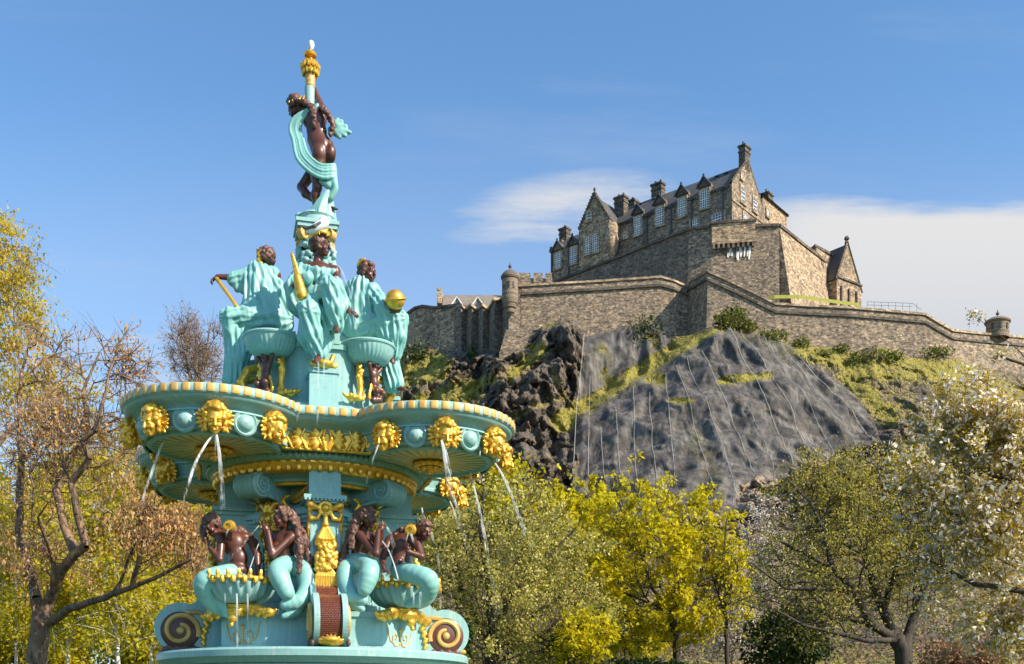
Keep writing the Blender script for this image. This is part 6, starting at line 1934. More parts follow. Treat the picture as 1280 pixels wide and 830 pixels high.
# column and capital
mb = MB()
mb.lathe([(.30, 6.40), (.30, 6.55), (.25, 6.6), (.215, 6.68), (.19, 7.45), (.22, 7.5)], n=40, flute=lambda a, z: 1 + .015 * math.cos(20 * a))
mb.build('column', FM, fount)
S = Sculpt(.012, .012); g = np.random.default_rng(2)
S.el((0, 0, 7.62), (.2, .2, .14))
for i in range(90):
    a = g.random() * 6.28; z = 7.48 + .26 * g.random(); S.el((.225 * math.cos(a), .225 * math.sin(a), z), .03 + .014 * g.random(), None, .006)
link_mesh('leafy_collar', S.mesh('leafy_collar'), M_teal, fount)
mb = MB()
mb.lathe([(.20, 7.74), (.21, 7.80), (.19, 7.84)], n=32)
mb.box((0, 0, 7.965), (.50, .50, .06)); mb.box((0, 0, 8.01), (.54, .54, .045)); mb.lathe([(.25, 8.03), (.24, 8.10), (.26, 8.13), (0, 8.14)], n=32)
cp = mb.build('capital', FM, fount)
for d in DIAG:
    S = Sculpt(.009, .008)
    sp = [(-.015, -.24 - (.075 - .055 * t) * math.cos(R(-90 + 520 * t)), 7.87 - (.075 - .055 * t) * math.sin(R(-90 + 520 * t))) for t in np.linspace(0, 1, 24)]
    for w in (-.03, 0, .03): S.path([(p[0] + w, p[1], p[2]) for p in sp], .017, .004)
    S.path([(0, -.2, 7.94), (0, -.08, 7.93)], .03)
    for i in range(5): S.el((.04 * (i - 2), -.17, 7.82 + .02 * (i % 2)), (.028, .03, .045), None, .005)
    me = S.mesh('gilded_volute'); me.transform(Matrix.Rotation(R(d), 4, 'Z')); link_mesh('gilded_volute', me, M_palegold, cp)
# figure's perch
S = Sculpt(.014, .03); S.el((0, 0, 8.14), (.21, .2, .10)); S.path([(-.1, 0, 8.15), (-.22, -.05, 8.13)], [.06, .05])
link_mesh('rock_perch', S.mesh('rock_perch'), M_teal, fount)

# cherubs that carry the small basins
def cherub(d, flip):
    M = Mdir(.86, d, 5.66) @ Matrix.Scale(.82, 4)
    S = Sculpt(.0095, .02)
    add_head(S, (0, -.10, .58), (.35 * flip, -.8, -.45), s=.72)
    S.path([(0, -.08, .52), (0, -.08, .47)], .04); S.el((0, -.08, .40), (.085, .065, .10)); S.el((0, -.09, .28), (.075, .065, .09)); S.el((0, -.08, .19), (.08, .07, .07))
    for q in (-1, 1):
        S.path([(q * .08, -.08, .45), (q * .14, -.10, .53), (q * .10, -.06, .64)], [.036, .03, .024])
        S.path([(q * .04, -.10, .17), (q * .08, -.19, .13), (q * .05, -.13, .03)], [.05, .042, .03])
    S.path([(0, -.08, .15), (.06 * flip, -.12, .06), (.02 * flip, -.16, .02), (-.07 * flip, -.12, .0), (-.06 * flip, -.06, .05)], [.06, .055, .05, .045, .03])
    me = S.mesh('cherub'); me.transform(M); ch = link_mesh('cherub', me, M_brown, fount)
    S = Sculpt(.009, .01); curly_cap(S, (0, -.09, .59), (.35 * flip, -.8, -.45), (0, 0, 1), .72, 40, .024, 12); me = S.mesh('hair'); me.transform(M); link_mesh('hair', me, M_hair, ch)
    S = Sculpt(.009, .008); wreath(S, (0, -.09, .60), (.3 * flip, -.8, -.2), (0, 0, 1), .8, 18, leaf=(.04, .014, .016)); me = S.mesh('gilded_band'); me.transform(M); link_mesh('gilded_band', me, M_gold, ch)
    S = Sculpt(.010, .008)
    for i in range(4): S.el((-.09 * flip - .012 * i * flip, -.10, .20 - .05 * i), (.035, .02, .06), None, .005)
    me = S.mesh('gilded_wing'); me.transform(M); link_mesh('gilded_wing', me, M_gold, ch)
cherub(-45, -1); cherub(45, 1)
# ------------------------------------------------------------------ statues (measured on the photo, at their distance)
def view(ox, oy, s): return lambda x, y, Y: W(ox + x / s, oy + y / s, Y)
vA, vB, vC, vD, vE = view(330, 40, 5.925), view(340, 180, 6.382), view(330, 280, 3.95), view(240, 300, 4.154), view(410, 300, 4.15)
vG, vH = view(230, 620, 4.594), view(420, 620, 4.881)
def statue(base, label, group='painted statues on the fountain'):
    r = empty('statue', tuple(base)); tag(r, label, 'statue', group); r['_b'] = 0; del r['_b']; return r
X_ = A3((1, 0, 0)); Y_ = A3((0, 1, 0)); Z_ = A3((0, 0, 1))
def foot(S, ank, d, s=1.0):
    d = nrm(d); a = A3(ank)
    S.rc(a + Z_ * .0, a + d * .05 * s - Z_ * .035 * s, .034 * s, .032 * s); S.rc(a + d * .05 * s - Z_ * .035 * s, a + d * .14 * s - Z_ * .055 * s, .034 * s, .028 * s)
    sd_ = np.cross(d, Z_)
    for i in range(5): S.rc(a + d * .14 * s - Z_ * .055 * s + sd_ * (i - 2) * .014 * s, a + d * (.19 - .008 * abs(i - 1)) * s - Z_ * .062 * s + sd_ * (i - 2) * .016 * s, .013 * s, .010 * s, .004)

# --- nude figure at the top
b = vB(420, 620, 14.0); st = statue(b, 'topmost brown nude figure seen from behind, draped in turquoise and raising a gilded torch')
S = Sculpt(.010, .035)
add_head(S, vA(228, 548, 14.06), (-.72, .62, -.25), (.15, 0, 1), .98)
S.path([vA(255, 565, 14.05), vA(330, 590, 14.02)], [.048, .055])
S.el(vA(375, 645, 14.0), (.160, .105, .16)); S.el(vA(390, 735, 13.99), (.130, .095, .13))
S.path([vA(300, 595, 14.02), vA(435, 580, 14.0)], [.065, .062])
S.el(vA(398, 800, 13.98), (.135, .10, .12)); S.el(vB(400, 30, 13.98), (.155, .115, .14))
S.el(vB(372, 70, 13.90), (.088, .075, .105), None, .035); S.el(vB(464, 66, 13.93), (.075, .07, .10), None, .018)
S.rc(vB(448, -45, 13.885), vB(440, 40, 13.85), .018, .012, .03, True)
S.path([vB(385, 110, 13.95), vB(352, 250, 13.93), vB(362, 345, 13.93), vB(345, 410, 13.96), vB(352, 520, 13.98)], [.095, .072, .058, .056, .036], .025)
S.path([vB(450, 100, 13.98), vB(330, 210, 14.16), vB(236, 345, 14.18), vB(268, 395, 14.12), vB(350, 455, 14.05)], [.09, .075, .058, .055, .038], .02)
S.path([vA(440, 590, 14.0), vA(408, 520, 14.1), vA(380, 430, 14.12)], [.055, .042, .030])
S.path([vA(310, 595, 14.05), vA(335, 550, 14.16), vA(345, 480, 14.17)], [.055, .042, .030])
add_hand(S, vA(377, 432, 14.12), (-.3, -.1, 1), (1, 0, 0), .7, 1.1)
foot(S, vB(440, 500, 13.99), (.7, -.3, 0), .8)
S.build('body', M_brown, st, b)
S = Sculpt(.010, .012); curly_cap(S, vA(225, 545, 14.05), (-.72, .62, -.25), (.15, 0, 1), 1.05, 90, .024, 31, .5)
curls(S, [vA(230, 510, 13.98), vA(300, 515, 13.93), vA(360, 565, 13.88), vA(372, 620, 13.86), vA(368, 700, 13.87)], [.04, .045, .04, .032, .018], .021, 90, 32)
curls(S, [vA(415, 555, 13.9), vA(470, 600, 13.88), vA(505, 660, 13.89), vA(508, 715, 13.9), vA(490, 775, 13.9)], [.03, .04, .04, .03, .016], .021, 80, 33)
S.build('hair', M_hair, st, b)
S = Sculpt(.008, .006)
for i in range(5): S.path([vA(185 + 26 * i, 520 - 12 * min(i, 2), 13.96 - .02 * i), vA(205 + 24 * i, 472, 14.0)], [.012, .010], .004)
S.build('headband', M_gold, st, b)
S = Sculpt(.0085, .012)
for k, (o, r) in enumerate(((-.056, .026), (-.022, .022), (.010, .026), (.040, .021), (.068, .022))):
    o2 = A3((o, 0, 0))
    S.path(spline_pts([vA(395, 560, 13.93) + Z_ * o * .5, vA(310, 580, 13.93) + A3((o * .6, 0, -abs(o) * .5)), vA(243, 655, 13.94) + o2, vA(228, 730, 13.95) + o2, vA(250, 800, 13.93) + o2,
            vB(235, 90, 13.9) + o2 + Z_ * o * .6, vB(310, 175, 13.85) + A3((o * .6, 0, o)), vB(400, 225, 13.82) + Z_ * o * 1.3, vB(500, 220, 13.86) + Z_ * o * 1.2, vB(470, 250, 13.98) + Z_ * o], 3), r, .0015)
S.path(spline_pts([vB(490, 190, 13.9), vB(495, 290, 13.88), vB(500, 360, 13.9), vB(465, 430, 13.92)]), .042); S.path([vB(395, 300, 13.9), vB(450, 330, 13.88), vB(480, 300, 13.88)], [.04, .045, .04])
for i in range(7):
    t = i / 6; S.path(spline_pts([vB(440 + 12 * (t - .5), 375, 13.88), vB(395 + 70 * (t - .5), 470, 13.84 + .05 * abs(t - .5)), vB(375 + 130 * (t - .5), 570, 13.82 + .1 * abs(t - .5)), vB(425 + 150 * (t - .5), 680, 13.84 + .1 * abs(t - .5))]), list(np.linspace(.02, .034, 16)), .0015)
S.path([vB(440, 480, 14.02), vB(450, 680, 14.02)], [.09, .13], .04)
S.el(vA(562, 716, 13.98), (.105, .018, .068), ((.98, 0, -.2), (0, 1, 0), (.2, 0, .98)), .02)
for x, y in ((545, 648), (575, 662), (605, 698), (636, 744), (600, 768), (560, 780)):
    S.path([vA(500, 725, 14.0), vA((500 + x) / 2, (725 + y) / 2 - 4, 13.98), vA(x, y, 13.97)], [.03, .034, .024], .03)
S.build('drape', M_robe, st, b)
def torch_z(y): return vA(340, y, 14.08)[2]
tx = vA(338, 470, 14.08); mb = MB(); o = (tx[0] - b[0], tx[1] - b[1], -b[2])
mb.lathe([(.062, torch_z(540)), (.064, torch_z(412)), (.0, torch_z(410))], o, 24, 0)
tt = mb.build('torch', [M_teal, M_gold, M_white, M_palegold], st)
o2 = (o[0] + .008, o[1], o[2]); mb = MB()
mb.lathe([(.06, torch_z(410)), (.066, torch_z(400)), (.058, torch_z(385)), (.066, torch_z(370)), (.06, torch_z(360)), (.075, torch_z(300)), (.08, torch_z(288)), (.09, torch_z(270))], o2, 24, 3)
mb.lathe([(.10, torch_z(270)), (.11, torch_z(252)), (.05, torch_z(235)), (.035, torch_z(205)), (.03, torch_z(192)), (.075, torch_z(180)), (.083, torch_z(168)), (.07, torch_z(155)), (.02, torch_z(145)), (.022, torch_z(130))], o2, 24, 1)
for i in range(12):
    a = 2 * math.pi * i / 12; c = (o2[0] + .105 * math.cos(a), o2[1] + .105 * math.sin(a), o2[2] + torch_z(262))
    mb.sphere(c, (.03, .03, .04), 7, 5, 1); mb.sphere((o2[0] + .085 * math.cos(a + .2), o2[1] + .085 * math.sin(a + .2), o2[2] + torch_z(236)), (.022, .022, .03), 6, 4, 1)
    mb.sphere((o2[0] + .092 * math.cos(a + .26), o2[1] + .092 * math.sin(a + .26), o2[2] + torch_z(300)), (.026, .026, .05), 6, 4, 1)
mb.build('torch_head', [M_teal, M_gold, M_white, M_palegold], tt)
mb = MB(); mb.lathe([(.02, torch_z(132)), (.03, torch_z(120)), (.042, torch_z(98)), (.036, torch_z(76)), (.015, torch_z(64)), (0, torch_z(62))], (o2[0] + .012, o2[1], o2[2]), 16); mb.build('white_flame', M_white, tt)

def seated(label, base, headc, hf, hs, neck, chest, cr, waist, arms, robe, hair_seed, legs=(), feet=(), warp=(.022, 8, 8, 1.7), sh=None):
    st = statue(base, label)
    S = Sculpt(.0105, .03)
    add_head(S, headc, hf, (0, 0, 1), hs)
    S.path(neck, [.052, .058]); S.el(chest, cr)
    if sh: S.path(sh, [.068, .068])
    for pts, rr_, hand in arms:
        S.path(pts, rr_, .02)
        if hand: add_hand(S, pts[-1], *hand)
    for a, d in feet: foot(S, a, d)
    for lg in legs: S.path(lg, [.09, .07, .055, .036][:len(lg)] if len(lg) == 4 else [.08, .055, .036], .02)
    S.build('body', M_brown, st, base)
    T = Sculpt(.0092, .028); robe(T); T.warp = folds(*warp, seed=hair_seed)
    T.build('robe', M_robe, st, base)
    H = Sculpt(.0095, .01); curly_cap(H, headc, hf, (0, 0, 1), hs * 1.06, 85, .024, hair_seed, .42)
    H.build('hair', M_hair, st, base)
    return st

# --- front statue with the lyre
def robe_front(T):
    T.el(vC(262, 270, 13.37), (.185, .13, .17)); T.el(vC(268, 350, 13.36), (.16, .14, .16)); T.el(vC(270, 420, 13.36), (.25, .2, .14))
    T.path([vC(185, 215, 13.36), vC(260, 232, 13.27), vC(345, 240, 13.34), vC(362, 270, 13.36)], [.05, .045, .045, .05])
    T.el(vC(215, 265, 13.24), (.07, .06, .07)); T.el(vC(305, 270, 13.24), (.07, .06, .07))
    T.path([vC(180, 230, 13.36), vC(140, 310, 13.2), vC(155, 400, 13.25), vC(180, 430, 13.3)], [.075, .085, .09, .08], None, (.010, 7, 3))
    T.path([vC(300, 405, 13.30), vC(320, 300, 12.86)], [.15, .10], None, (.010, 6, 5)); T.path([vC(320, 300, 12.86), vC(350, 420, 12.90), vC(358, 500, 12.95)], [.10, .105, .08], None, (.012, 7, 4))
    T.path([vC(355, 300, 13.0), vC(385, 400, 13.1), vC(360, 490, 13.1)], [.08, .1, .07], None, (.01, 6, 4))
    T.path([vC(235, 420, 13.3), vC(225, 425, 12.82)], [.15, .115], None, (.010, 7, 3)); T.path([vC(225, 425, 12.82), vC(240, 540, 12.88), vC(270, 640, 12.95)], [.112, .10, .075], None, (.012, 8, 4))
    T.path([vC(215, 440, 12.95), vC(205, 560, 13.0), vC(235, 620, 13.02)], [.09, .085, .055], None, (.012, 7, 5)); T.path([vC(290, 450, 13.0), vC(310, 560, 13.05), vC(290, 640, 13.0)], [.10, .085, .05], None, (.012, 8, 5))
    T.path([vC(180, 410, 12.95), vC(230, 370, 12.92), vC(290, 340, 12.92)], [.05, .05, .04])
b = vC(270, 440, 13.35)
stf = seated('front seated statue with gilded lyre and crossed legs, facing the viewer above the central plinth', b, vC(280, 106, 13.33), (.94, -.32, -.02), 1.1, [vC(268, 150, 13.36), vC(265, 200, 13.36)], vC(265, 240, 13.36), (.175, .11, .13), None,
       [([vC(190, 225, 13.36), vC(140, 310, 13.2), vC(160, 290, 13.02)], [.05, .042, .032], ((.3, -.5, .4), (-.5, -.6, .4), 1.0, 1.3)),
        ([vC(352, 240, 13.35), vC(385, 345, 13.22), vC(418, 430, 13.05)], [.055, .045, .03], ((.85, -.3, -.35), (.2, -.6, .8), .95, .7))], robe_front, 51, legs=([vC(265, 270, 13.36), vC(245, 410, 13.3), vC(225, 425, 12.86), vC(272, 655, 12.93)], [vC(265, 270, 13.36), vC(290, 405, 13.3), vC(320, 305, 12.9), vC(357, 505, 12.95)]), feet=[(vC(272, 655, 12.93), (-.15, -.9, -.3)), (vC(357, 505, 12.95), (.15, -.9, -.3))], sh=[vC(190, 218, 13.36), vC(350, 232, 13.36)])
S = Sculpt(.008, .008)
for q, w in ((-1, .03), (0, .0), (1, .03)): S.path([vC(138 + 5 * q, 142 + 8 * abs(q), 12.98), vC(160 + 7 * q, 235, 12.97), vC(178 + 9 * q, 300, 12.96)], [.010, .016, .03], .006)
S.path([vC(165, 265, 12.95), vC(185, 345, 12.95)], [.05, .068]); S.path([vC(180, 330, 12.95), vC(190, 358, 12.95)], [.068, .06])
S.build('lyre', M_gold, stf, b)
S = Sculpt(.008, .006); wreath(S, vC(275, 90, 13.33), (.94, -.32, .0), (-.25, 0, 1), 1.2, 40, leaf=(.036, .016, .014)); S.build('laurel_wreath', M_gold, stf, b)

# --- left statue leaning on the rod
def robe_left(T):
    T.path([vD(345, 175, 13.9), vD(365, 270, 13.88), vD(400, 400, 13.9)], [.15, .17, .2], None, (.010, 11, 2)); T.path([vD(405, 180, 13.92), vD(450, 290, 13.92), vD(485, 390, 13.95)], [.09, .12, .09], None, (.012, 9, 2))
    T.path([vD(300, 180, 13.88), vD(425, 175, 13.92)], [.085, .08])
    T.path([vD(300, 185, 13.88), vD(220, 205, 13.86)], [.075, .085], None, (.010, 8, 1)); T.path([vD(225, 215, 13.86), vD(240, 250, 13.86)], [.07, .05]); T.path([vD(275, 200, 13.86), vD(270, 260, 13.86)], [.07, .05])
    T.path([vD(300, 200, 13.82), vD(290, 330, 13.78), vD(268, 455, 13.76)], [.06, .06, .045], None, (.012, 6, 2)); T.path([vD(330, 200, 13.80), vD(325, 340, 13.76), vD(300, 430, 13.76)], [.07, .07, .05], None, (.012, 7, 2))
    T.path([vD(400, 420, 13.9), vD(290, 400, 13.8), vD(195, 400, 13.72)], [.19, .15, .115], None, (.012, 9, 4)); T.path([vD(195, 400, 13.72), vD(205, 480, 13.75)], [.112, .10]); T.path([vD(330, 450, 13.95), vD(225, 500, 13.85)], [.16, .13], None, (.012, 8, 4))
    T.path([vD(235, 490, 13.82), vD(232, 620, 13.84), vD(215, 735, 13.86)], [.15, .135, .125], None, (.014, 13, 3)); T.path([vD(300, 530, 13.85), vD(255, 600, 13.86), vD(250, 730, 13.9)], [.10, .1, .09], None, (.012, 9, 3))
    T.path([vD(470, 430, 13.95), vD(300, 470, 13.9)], [.13, .12], None, (.012, 9, 3)); T.el(vD(290, 575, 13.85), (.10, .08, .05))
b = vD(370, 440, 13.9)
stl = seated('left seated statue turned away, one arm stretched over a gilded rod', b, vD(385, 102, 13.93), (-.35, .93, 0), 1.1, [vD(384, 140, 13.93), vD(378, 170, 13.92)], vD(365, 200, 13.92), (.17, .11, .12), None,
       [([vD(300, 185, 13.88), vD(205, 195, 13.86), vD(132, 190, 13.82)], [.052, .044, .03], ((-.75, -.2, -.5), (-.3, -.3, .9), .95, .9)), ([vD(435, 190, 13.95), vD(470, 260, 14.1), vD(430, 330, 14.2)], [.05, .045, .03], None)], robe_left, 52, sh=[vD(300, 182, 13.9), vD(435, 185, 13.94)])
mb = MB(); mb.tube([vD(128, 200, 13.79) - b, vD(190, 285, 13.72) - b, vD(258, 380, 13.68) - b, vD(262, 410, 13.7) - b], [.026, .024, .024, .026], 10); mb.build('gilded_rod', M_gold, stl)
S = Sculpt(.008, .006); wreath(S, vD(383, 96, 13.93), (-.35, .93, .1), (0, 0, 1), 1.14, 16, 180, 330, leaf=(.036, .016, .014)); 
for i in range(7): S.el(vD(345 + 7 * (i % 3), 75 + 9 * i, 13.83), .026, None, .004)
S.build('laurel_wreath', M_gold, stl, b)

# --- right statue with the globe
def robe_right(T):
    T.path([vE(175, 250, 13.9), vE(165, 340, 13.9), vE(165, 450, 13.92)], [.15, .185, .21], None, (.012, 13, 2)); T.path([vE(120, 265, 13.92), vE(105, 400, 13.95), vE(110, 470, 13.95)], [.10, .11, .1], None, (.012, 8, 2))
    T.path([vE(125, 255, 13.92), vE(235, 262, 13.8)], [.10, .09]); T.path([vE(190, 235, 13.88), vE(215, 300, 13.78), vE(230, 460, 13.78)], [.05, .07, .08], None, (.012, 7, 2))
    T.path([vE(240, 275, 13.78), vE(285, 350, 13.68), vE(320, 372, 13.64)], [.09, .095, .06], None, (.010, 8, 2)); T.path([vE(280, 360, 13.68), vE(290, 430, 13.7), vE(300, 500, 13.72)], [.085, .085, .05], None, (.012, 7, 3))
    T.path([vE(200, 450, 13.88), vE(365, 415, 13.74)], [.19, .12], None, (.012, 10, 4)); T.path([vE(365, 415, 13.74), vE(360, 500, 13.76), vE(345, 590, 13.78)], [.118, .115, .075], None, (.014, 10, 3)); T.path([vE(300, 470, 13.8), vE(330, 560, 13.8)], [.14, .1], None, (.012, 8, 3))
    T.path([vE(300, 540, 13.85), vE(315, 640, 13.86), vE(335, 745, 13.86)], [.11, .10, .115], None, (.014, 11, 3)); T.path([vE(335, 600, 13.86), vE(365, 740, 13.88)], [.05, .06], None, (.01, 6, 3))
b = vE(190, 450, 13.9)
strr = seated('right seated statue in turquoise robe holding a gilded globe on one hand', b, vE(206, 168, 13.86), (.80, -.58, -.04), 1.1, [vE(200, 215, 13.88), vE(190, 245, 13.9)], vE(180, 280, 13.9), (.17, .12, .12), None,
       [([vE(240, 275, 13.78), vE(300, 370, 13.66), vE(338, 368, 13.6)], [.055, .045, .032], ((.8, -.1, .35), (.1, -.8, -.5), .95, 1.0))], robe_right, 53, legs=([vE(180, 300, 13.9), vE(200, 450, 13.9), vE(330, 440, 13.78), vE(350, 755, 13.86)], [vE(180, 300, 13.9), vE(210, 450, 13.85), vE(360, 430, 13.74), vE(320, 575, 13.74)]), feet=[(vE(350, 755, 13.86), (.85, -.45, -.1)), (vE(320, 575, 13.74), (.25, -.5, -.6))], sh=[vE(130, 262, 13.92), vE(240, 265, 13.8)])
S = Sculpt(.008, .006); S.el(vE(348, 310, 13.55), .122); S.ring(vE(348, 310, 13.55), (-.12, -.3, 1), .128, .012); S.ring(vE(348, 310, 13.55), (-.12, -.3, 1), .12, .017); S.build('gilded_globe', M_gold, strr, b)
S = Sculpt(.008, .006); wreath(S, vE(196, 150, 13.88), (.72, -.68, 0), (0, 0, 1), 1.05, 24, 60, 300, leaf=(.036, .014, .014)); S.build('laurel_wreath', M_gold, strr, b)

# --- gull on the front statue's head
gp = vB(375, 655, 13.22); gl = empty('gull', tuple(gp)); tag(gl, 'white gull with dark wings perched on the head of the front statue', 'bird')
S = Sculpt(.006, .02)
ax_ = frame((.83, 0, .5)); 
S.el(vB(375, 660, 13.22), (.062, .062, .145), (ax_[0], ax_[1], ax_[2])); S.path([vB(395, 640, 13.22), vB(408, 608, 13.22)], [.052, .038]); S.el(vB(408, 598, 13.22), (.042, .036, .036)); S.path([vB(330, 680, 13.22), vB(275, 700, 13.22)], [.04, .014])
S.build('body', M_gullwhite, gl, gp)
S = Sculpt(.006, .012)
for q in (-1, 1): S.path([vB(385, 628, 13.22 + q * .055), vB(340, 655, 13.22 + q * .062), vB(275, 672, 13.22 + q * .03), vB(228, 660, 13.22)], [.018, .022, .014, .006])
S.build('folded_wings', M_gullgrey, gl, gp)
S = Sculpt(.004, .006); S.path([vB(428, 594, 13.22), vB(444, 597, 13.22)], [.012, .006]); S.build('beak', M_beak, gl, gp)
S = Sculpt(.004, .006)
for q in (-.02, .02): S.path([vB(375, 690, 13.22 + q), vB(378, 722, 13.22 + q)], .007)
S.build('legs', M_beak, gl, gp)

# --- sea maidens round the shells
def maiden(label, base, head, hf, hup, hs, body, arms, tail, locks, seed, conch=None, breasts=()):
    st = statue(base, label, 'brown sea maidens round the shell basins')
    S = Sculpt(.0095, .03); add_head(S, head, hf, hup, hs)
    for p in body:
        if p[0] == 'el': S.el(*p[1:])
        else: S.path(*p[1:])
    for c, r in breasts: S.el(c, r, None, .02)
    for pts, rr_, hand in arms:
        S.path(pts, rr_, .016)
        if hand: add_hand(S, pts[-1], *hand)
    S.build('body', M_brown, st, base)
    T = Sculpt(.0105, .02)
    for pts, rr_ in tail: T.path(spline_pts(pts, 3), [np.interp(i / 3, range(len(rr_)), rr_) * .92 for i in range(3 * (len(pts) - 1) + 1)], .006)
    T.warp = folds(.004, 5, 5, 5, seed, False); T.build('tail', M_robe, st, base)
    H = Sculpt(.0095, .01); curly_cap(H, head, hf, hup, hs * 1.05, 70, .022, seed, .30)
    for i, (pts, rr_, n) in enumerate(locks): curls(H, pts, rr_, .021, n, seed + i)
    H.build('hair', M_hair, st, base)
    if conch is not None:
        c, d = conch; c = A3(c) - base; d = Vector(d).normalized(); M = Matrix.Translation(c) @ d.to_track_quat('Z', 'Y').to_matrix().to_4x4()
        mb = MB(); mb.lathe([(.0, -.16), (.03, -.15), (.066, -.08), (.07, -.03), (.05, .0), (.042, .015), (.054, .03), (.052, .045), (.030, .047), (.026, .02), (.0, .02)], (0, 0, 0), 20, 0, True, M)
        mb.build('gilded_conch', M_gold, st)
    return st
b = vG(590, 420, 12.85)
maiden('long haired sea maiden just left of the garlanded front pilaster, hands at her mouth', b, vG(562, 122, 12.68), (-.86, -.45, -.18), (0, 0, 1), .98,
       [('path', [vG(575, 170, 12.74), vG(572, 205, 12.78)], [.046, .055]), ('el', vG(570, 265, 12.80), (.125, .10, .15)), ('el', vG(580, 345, 12.82), (.115, .095, .12)), ('el', vG(590, 405, 12.85), (.14, .12, .1)), ('path', [vG(530, 225, 12.88), vG(615, 230, 12.72)], [.06, .06])],
       [([vG(618, 235, 12.70), vG(505, 338, 12.56), vG(482, 205, 12.56)], [.052, .044, .03], ((-.25, -.1, .9), (.6, -.6, 0), .75, .8)), ([vG(530, 225, 12.88), vG(488, 300, 12.78), vG(462, 190, 12.70)], [.05, .042, .03], ((-.3, -.1, .9), (-.6, -.6, 0), .75, .8))],
       [([vG(610, 395, 12.85), vG(540, 420, 12.62), vG(550, 470, 12.52), vG(590, 555, 12.50)], [.14, .12, .13, .10]), ([vG(620, 410, 12.85), vG(690, 430, 12.80), vG(705, 530, 12.70), vG(660, 605, 12.60), vG(580, 625, 12.54)], [.13, .125, .11, .10, .07]), ([vG(690, 590, 12.72), vG(640, 660, 12.62), vG(575, 690, 12.56)], [.08, .075, .04])],
       [([vG(610, 95, 12.72), vG(650, 190, 12.72), vG(665, 300, 12.70), vG(660, 440, 12.66)], [.05, .06, .055, .02], 120), ([vG(620, 90, 12.8), vG(690, 230, 12.82), vG(715, 340, 12.8), vG(735, 450, 12.76)], [.05, .06, .055, .02], 120)], 61, breasts=[(vG(530, 290, 12.72), .05)])
b = vG(300, 440, 12.75)
maiden('sea maiden at the far left of the pedestal, head bowed behind a gilded conch', b, vG(158, 165, 12.66), (-.45, -.55, -.55), (-.1, 0, 1), .98,
       [('path', [vG(185, 205, 12.72), vG(225, 225, 12.76)], [.05, .058]), ('el', vG(285, 275, 12.78), (.14, .11, .15)), ('el', vG(310, 360, 12.76), (.115, .10, .14)), ('el', vG(305, 430, 12.75), (.14, .12, .1)), ('path', [vG(205, 235, 12.66), vG(370, 240, 12.9)], [.062, .062])],
       [([vG(215, 240, 12.64), vG(205, 365, 12.55), vG(150, 300, 12.56)], [.052, .044, .03], ((-.2, -.2, .8), (-.5, -.7, 0), .75, 1.0)), ([vG(380, 245, 12.88), vG(418, 340, 12.80), vG(428, 455, 12.72)], [.052, .044, .03], ((.3, -.5, -.3), (.3, -.5, .7), .75, .3)), ([vG(260, 240, 12.6), vG(265, 200, 12.5)], [.04, .03], None)],
       [([vG(320, 445, 12.78), vG(230, 455, 12.62), vG(125, 490, 12.55), vG(125, 560, 12.62), vG(190, 635, 12.78), vG(280, 680, 12.9)], [.13, .13, .135, .125, .10, .06]), ([vG(200, 600, 12.7), vG(250, 680, 12.72)], [.09, .05])],
       [([vG(150, 130, 12.7), vG(110, 190, 12.7), vG(125, 265, 12.68)], [.05, .05, .025], 60), ([vG(220, 190, 12.85), vG(330, 200, 12.95), vG(400, 260, 12.95), vG(440, 380, 12.9)], [.05, .06, .05, .02], 110)], 62, conch=(vG(258, 172, 12.46), (.05, -1, -.12)))
b = vH(150, 420, 12.9)
maiden('long haired sea maiden right of the front pilaster, blowing towards the gilded mask', b, vH(195, 130, 12.76), (.90, -.40, -.12), (0, 0, 1), .98,
       [('path', [vH(180, 180, 12.82), vH(165, 215, 12.86)], [.046, .055]), ('el', vH(155, 280, 12.88), (.12, .10, .15)), ('el', vH(150, 350, 12.9), (.11, .095, .12)), ('el', vH(140, 410, 12.9), (.135, .12, .1)), ('path', [vH(140, 230, 12.78), vH(205, 235, 12.95)], [.06, .058])],
       [([vH(145, 238, 12.74), vH(245, 352, 12.60), vH(258, 215, 12.60)], [.052, .044, .03], ((.35, -.1, .8), (-.4, -.7, 0), .75, .9)), ([vH(215, 240, 12.95), vH(262, 300, 12.85), vH(280, 200, 12.78)], [.05, .042, .03], ((.3, -.1, .9), (.6, -.6, 0), .75, .9))],
       [([vH(130, 405, 12.9), vH(200, 430, 12.66), vH(200, 490, 12.56), vH(175, 565, 12.54)], [.135, .12, .125, .095]), ([vH(110, 420, 12.9), vH(60, 450, 12.82), vH(62, 540, 12.72), vH(105, 615, 12.64), vH(165, 635, 12.6)], [.12, .115, .11, .10, .07]), ([vH(75, 600, 12.76), vH(110, 660, 12.66), vH(160, 690, 12.6)], [.075, .07, .04])],
       [([vH(150, 95, 12.78), vH(110, 190, 12.76), vH(95, 320, 12.72)], [.05, .06, .03], 110), ([vH(140, 100, 12.86), vH(85, 230, 12.88), vH(55, 330, 12.84), vH(20, 440, 12.78)], [.05, .06, .05, .02], 130)], 63, breasts=[(vH(205, 300, 12.8), .05)])
b = vH(400, 450, 12.85)
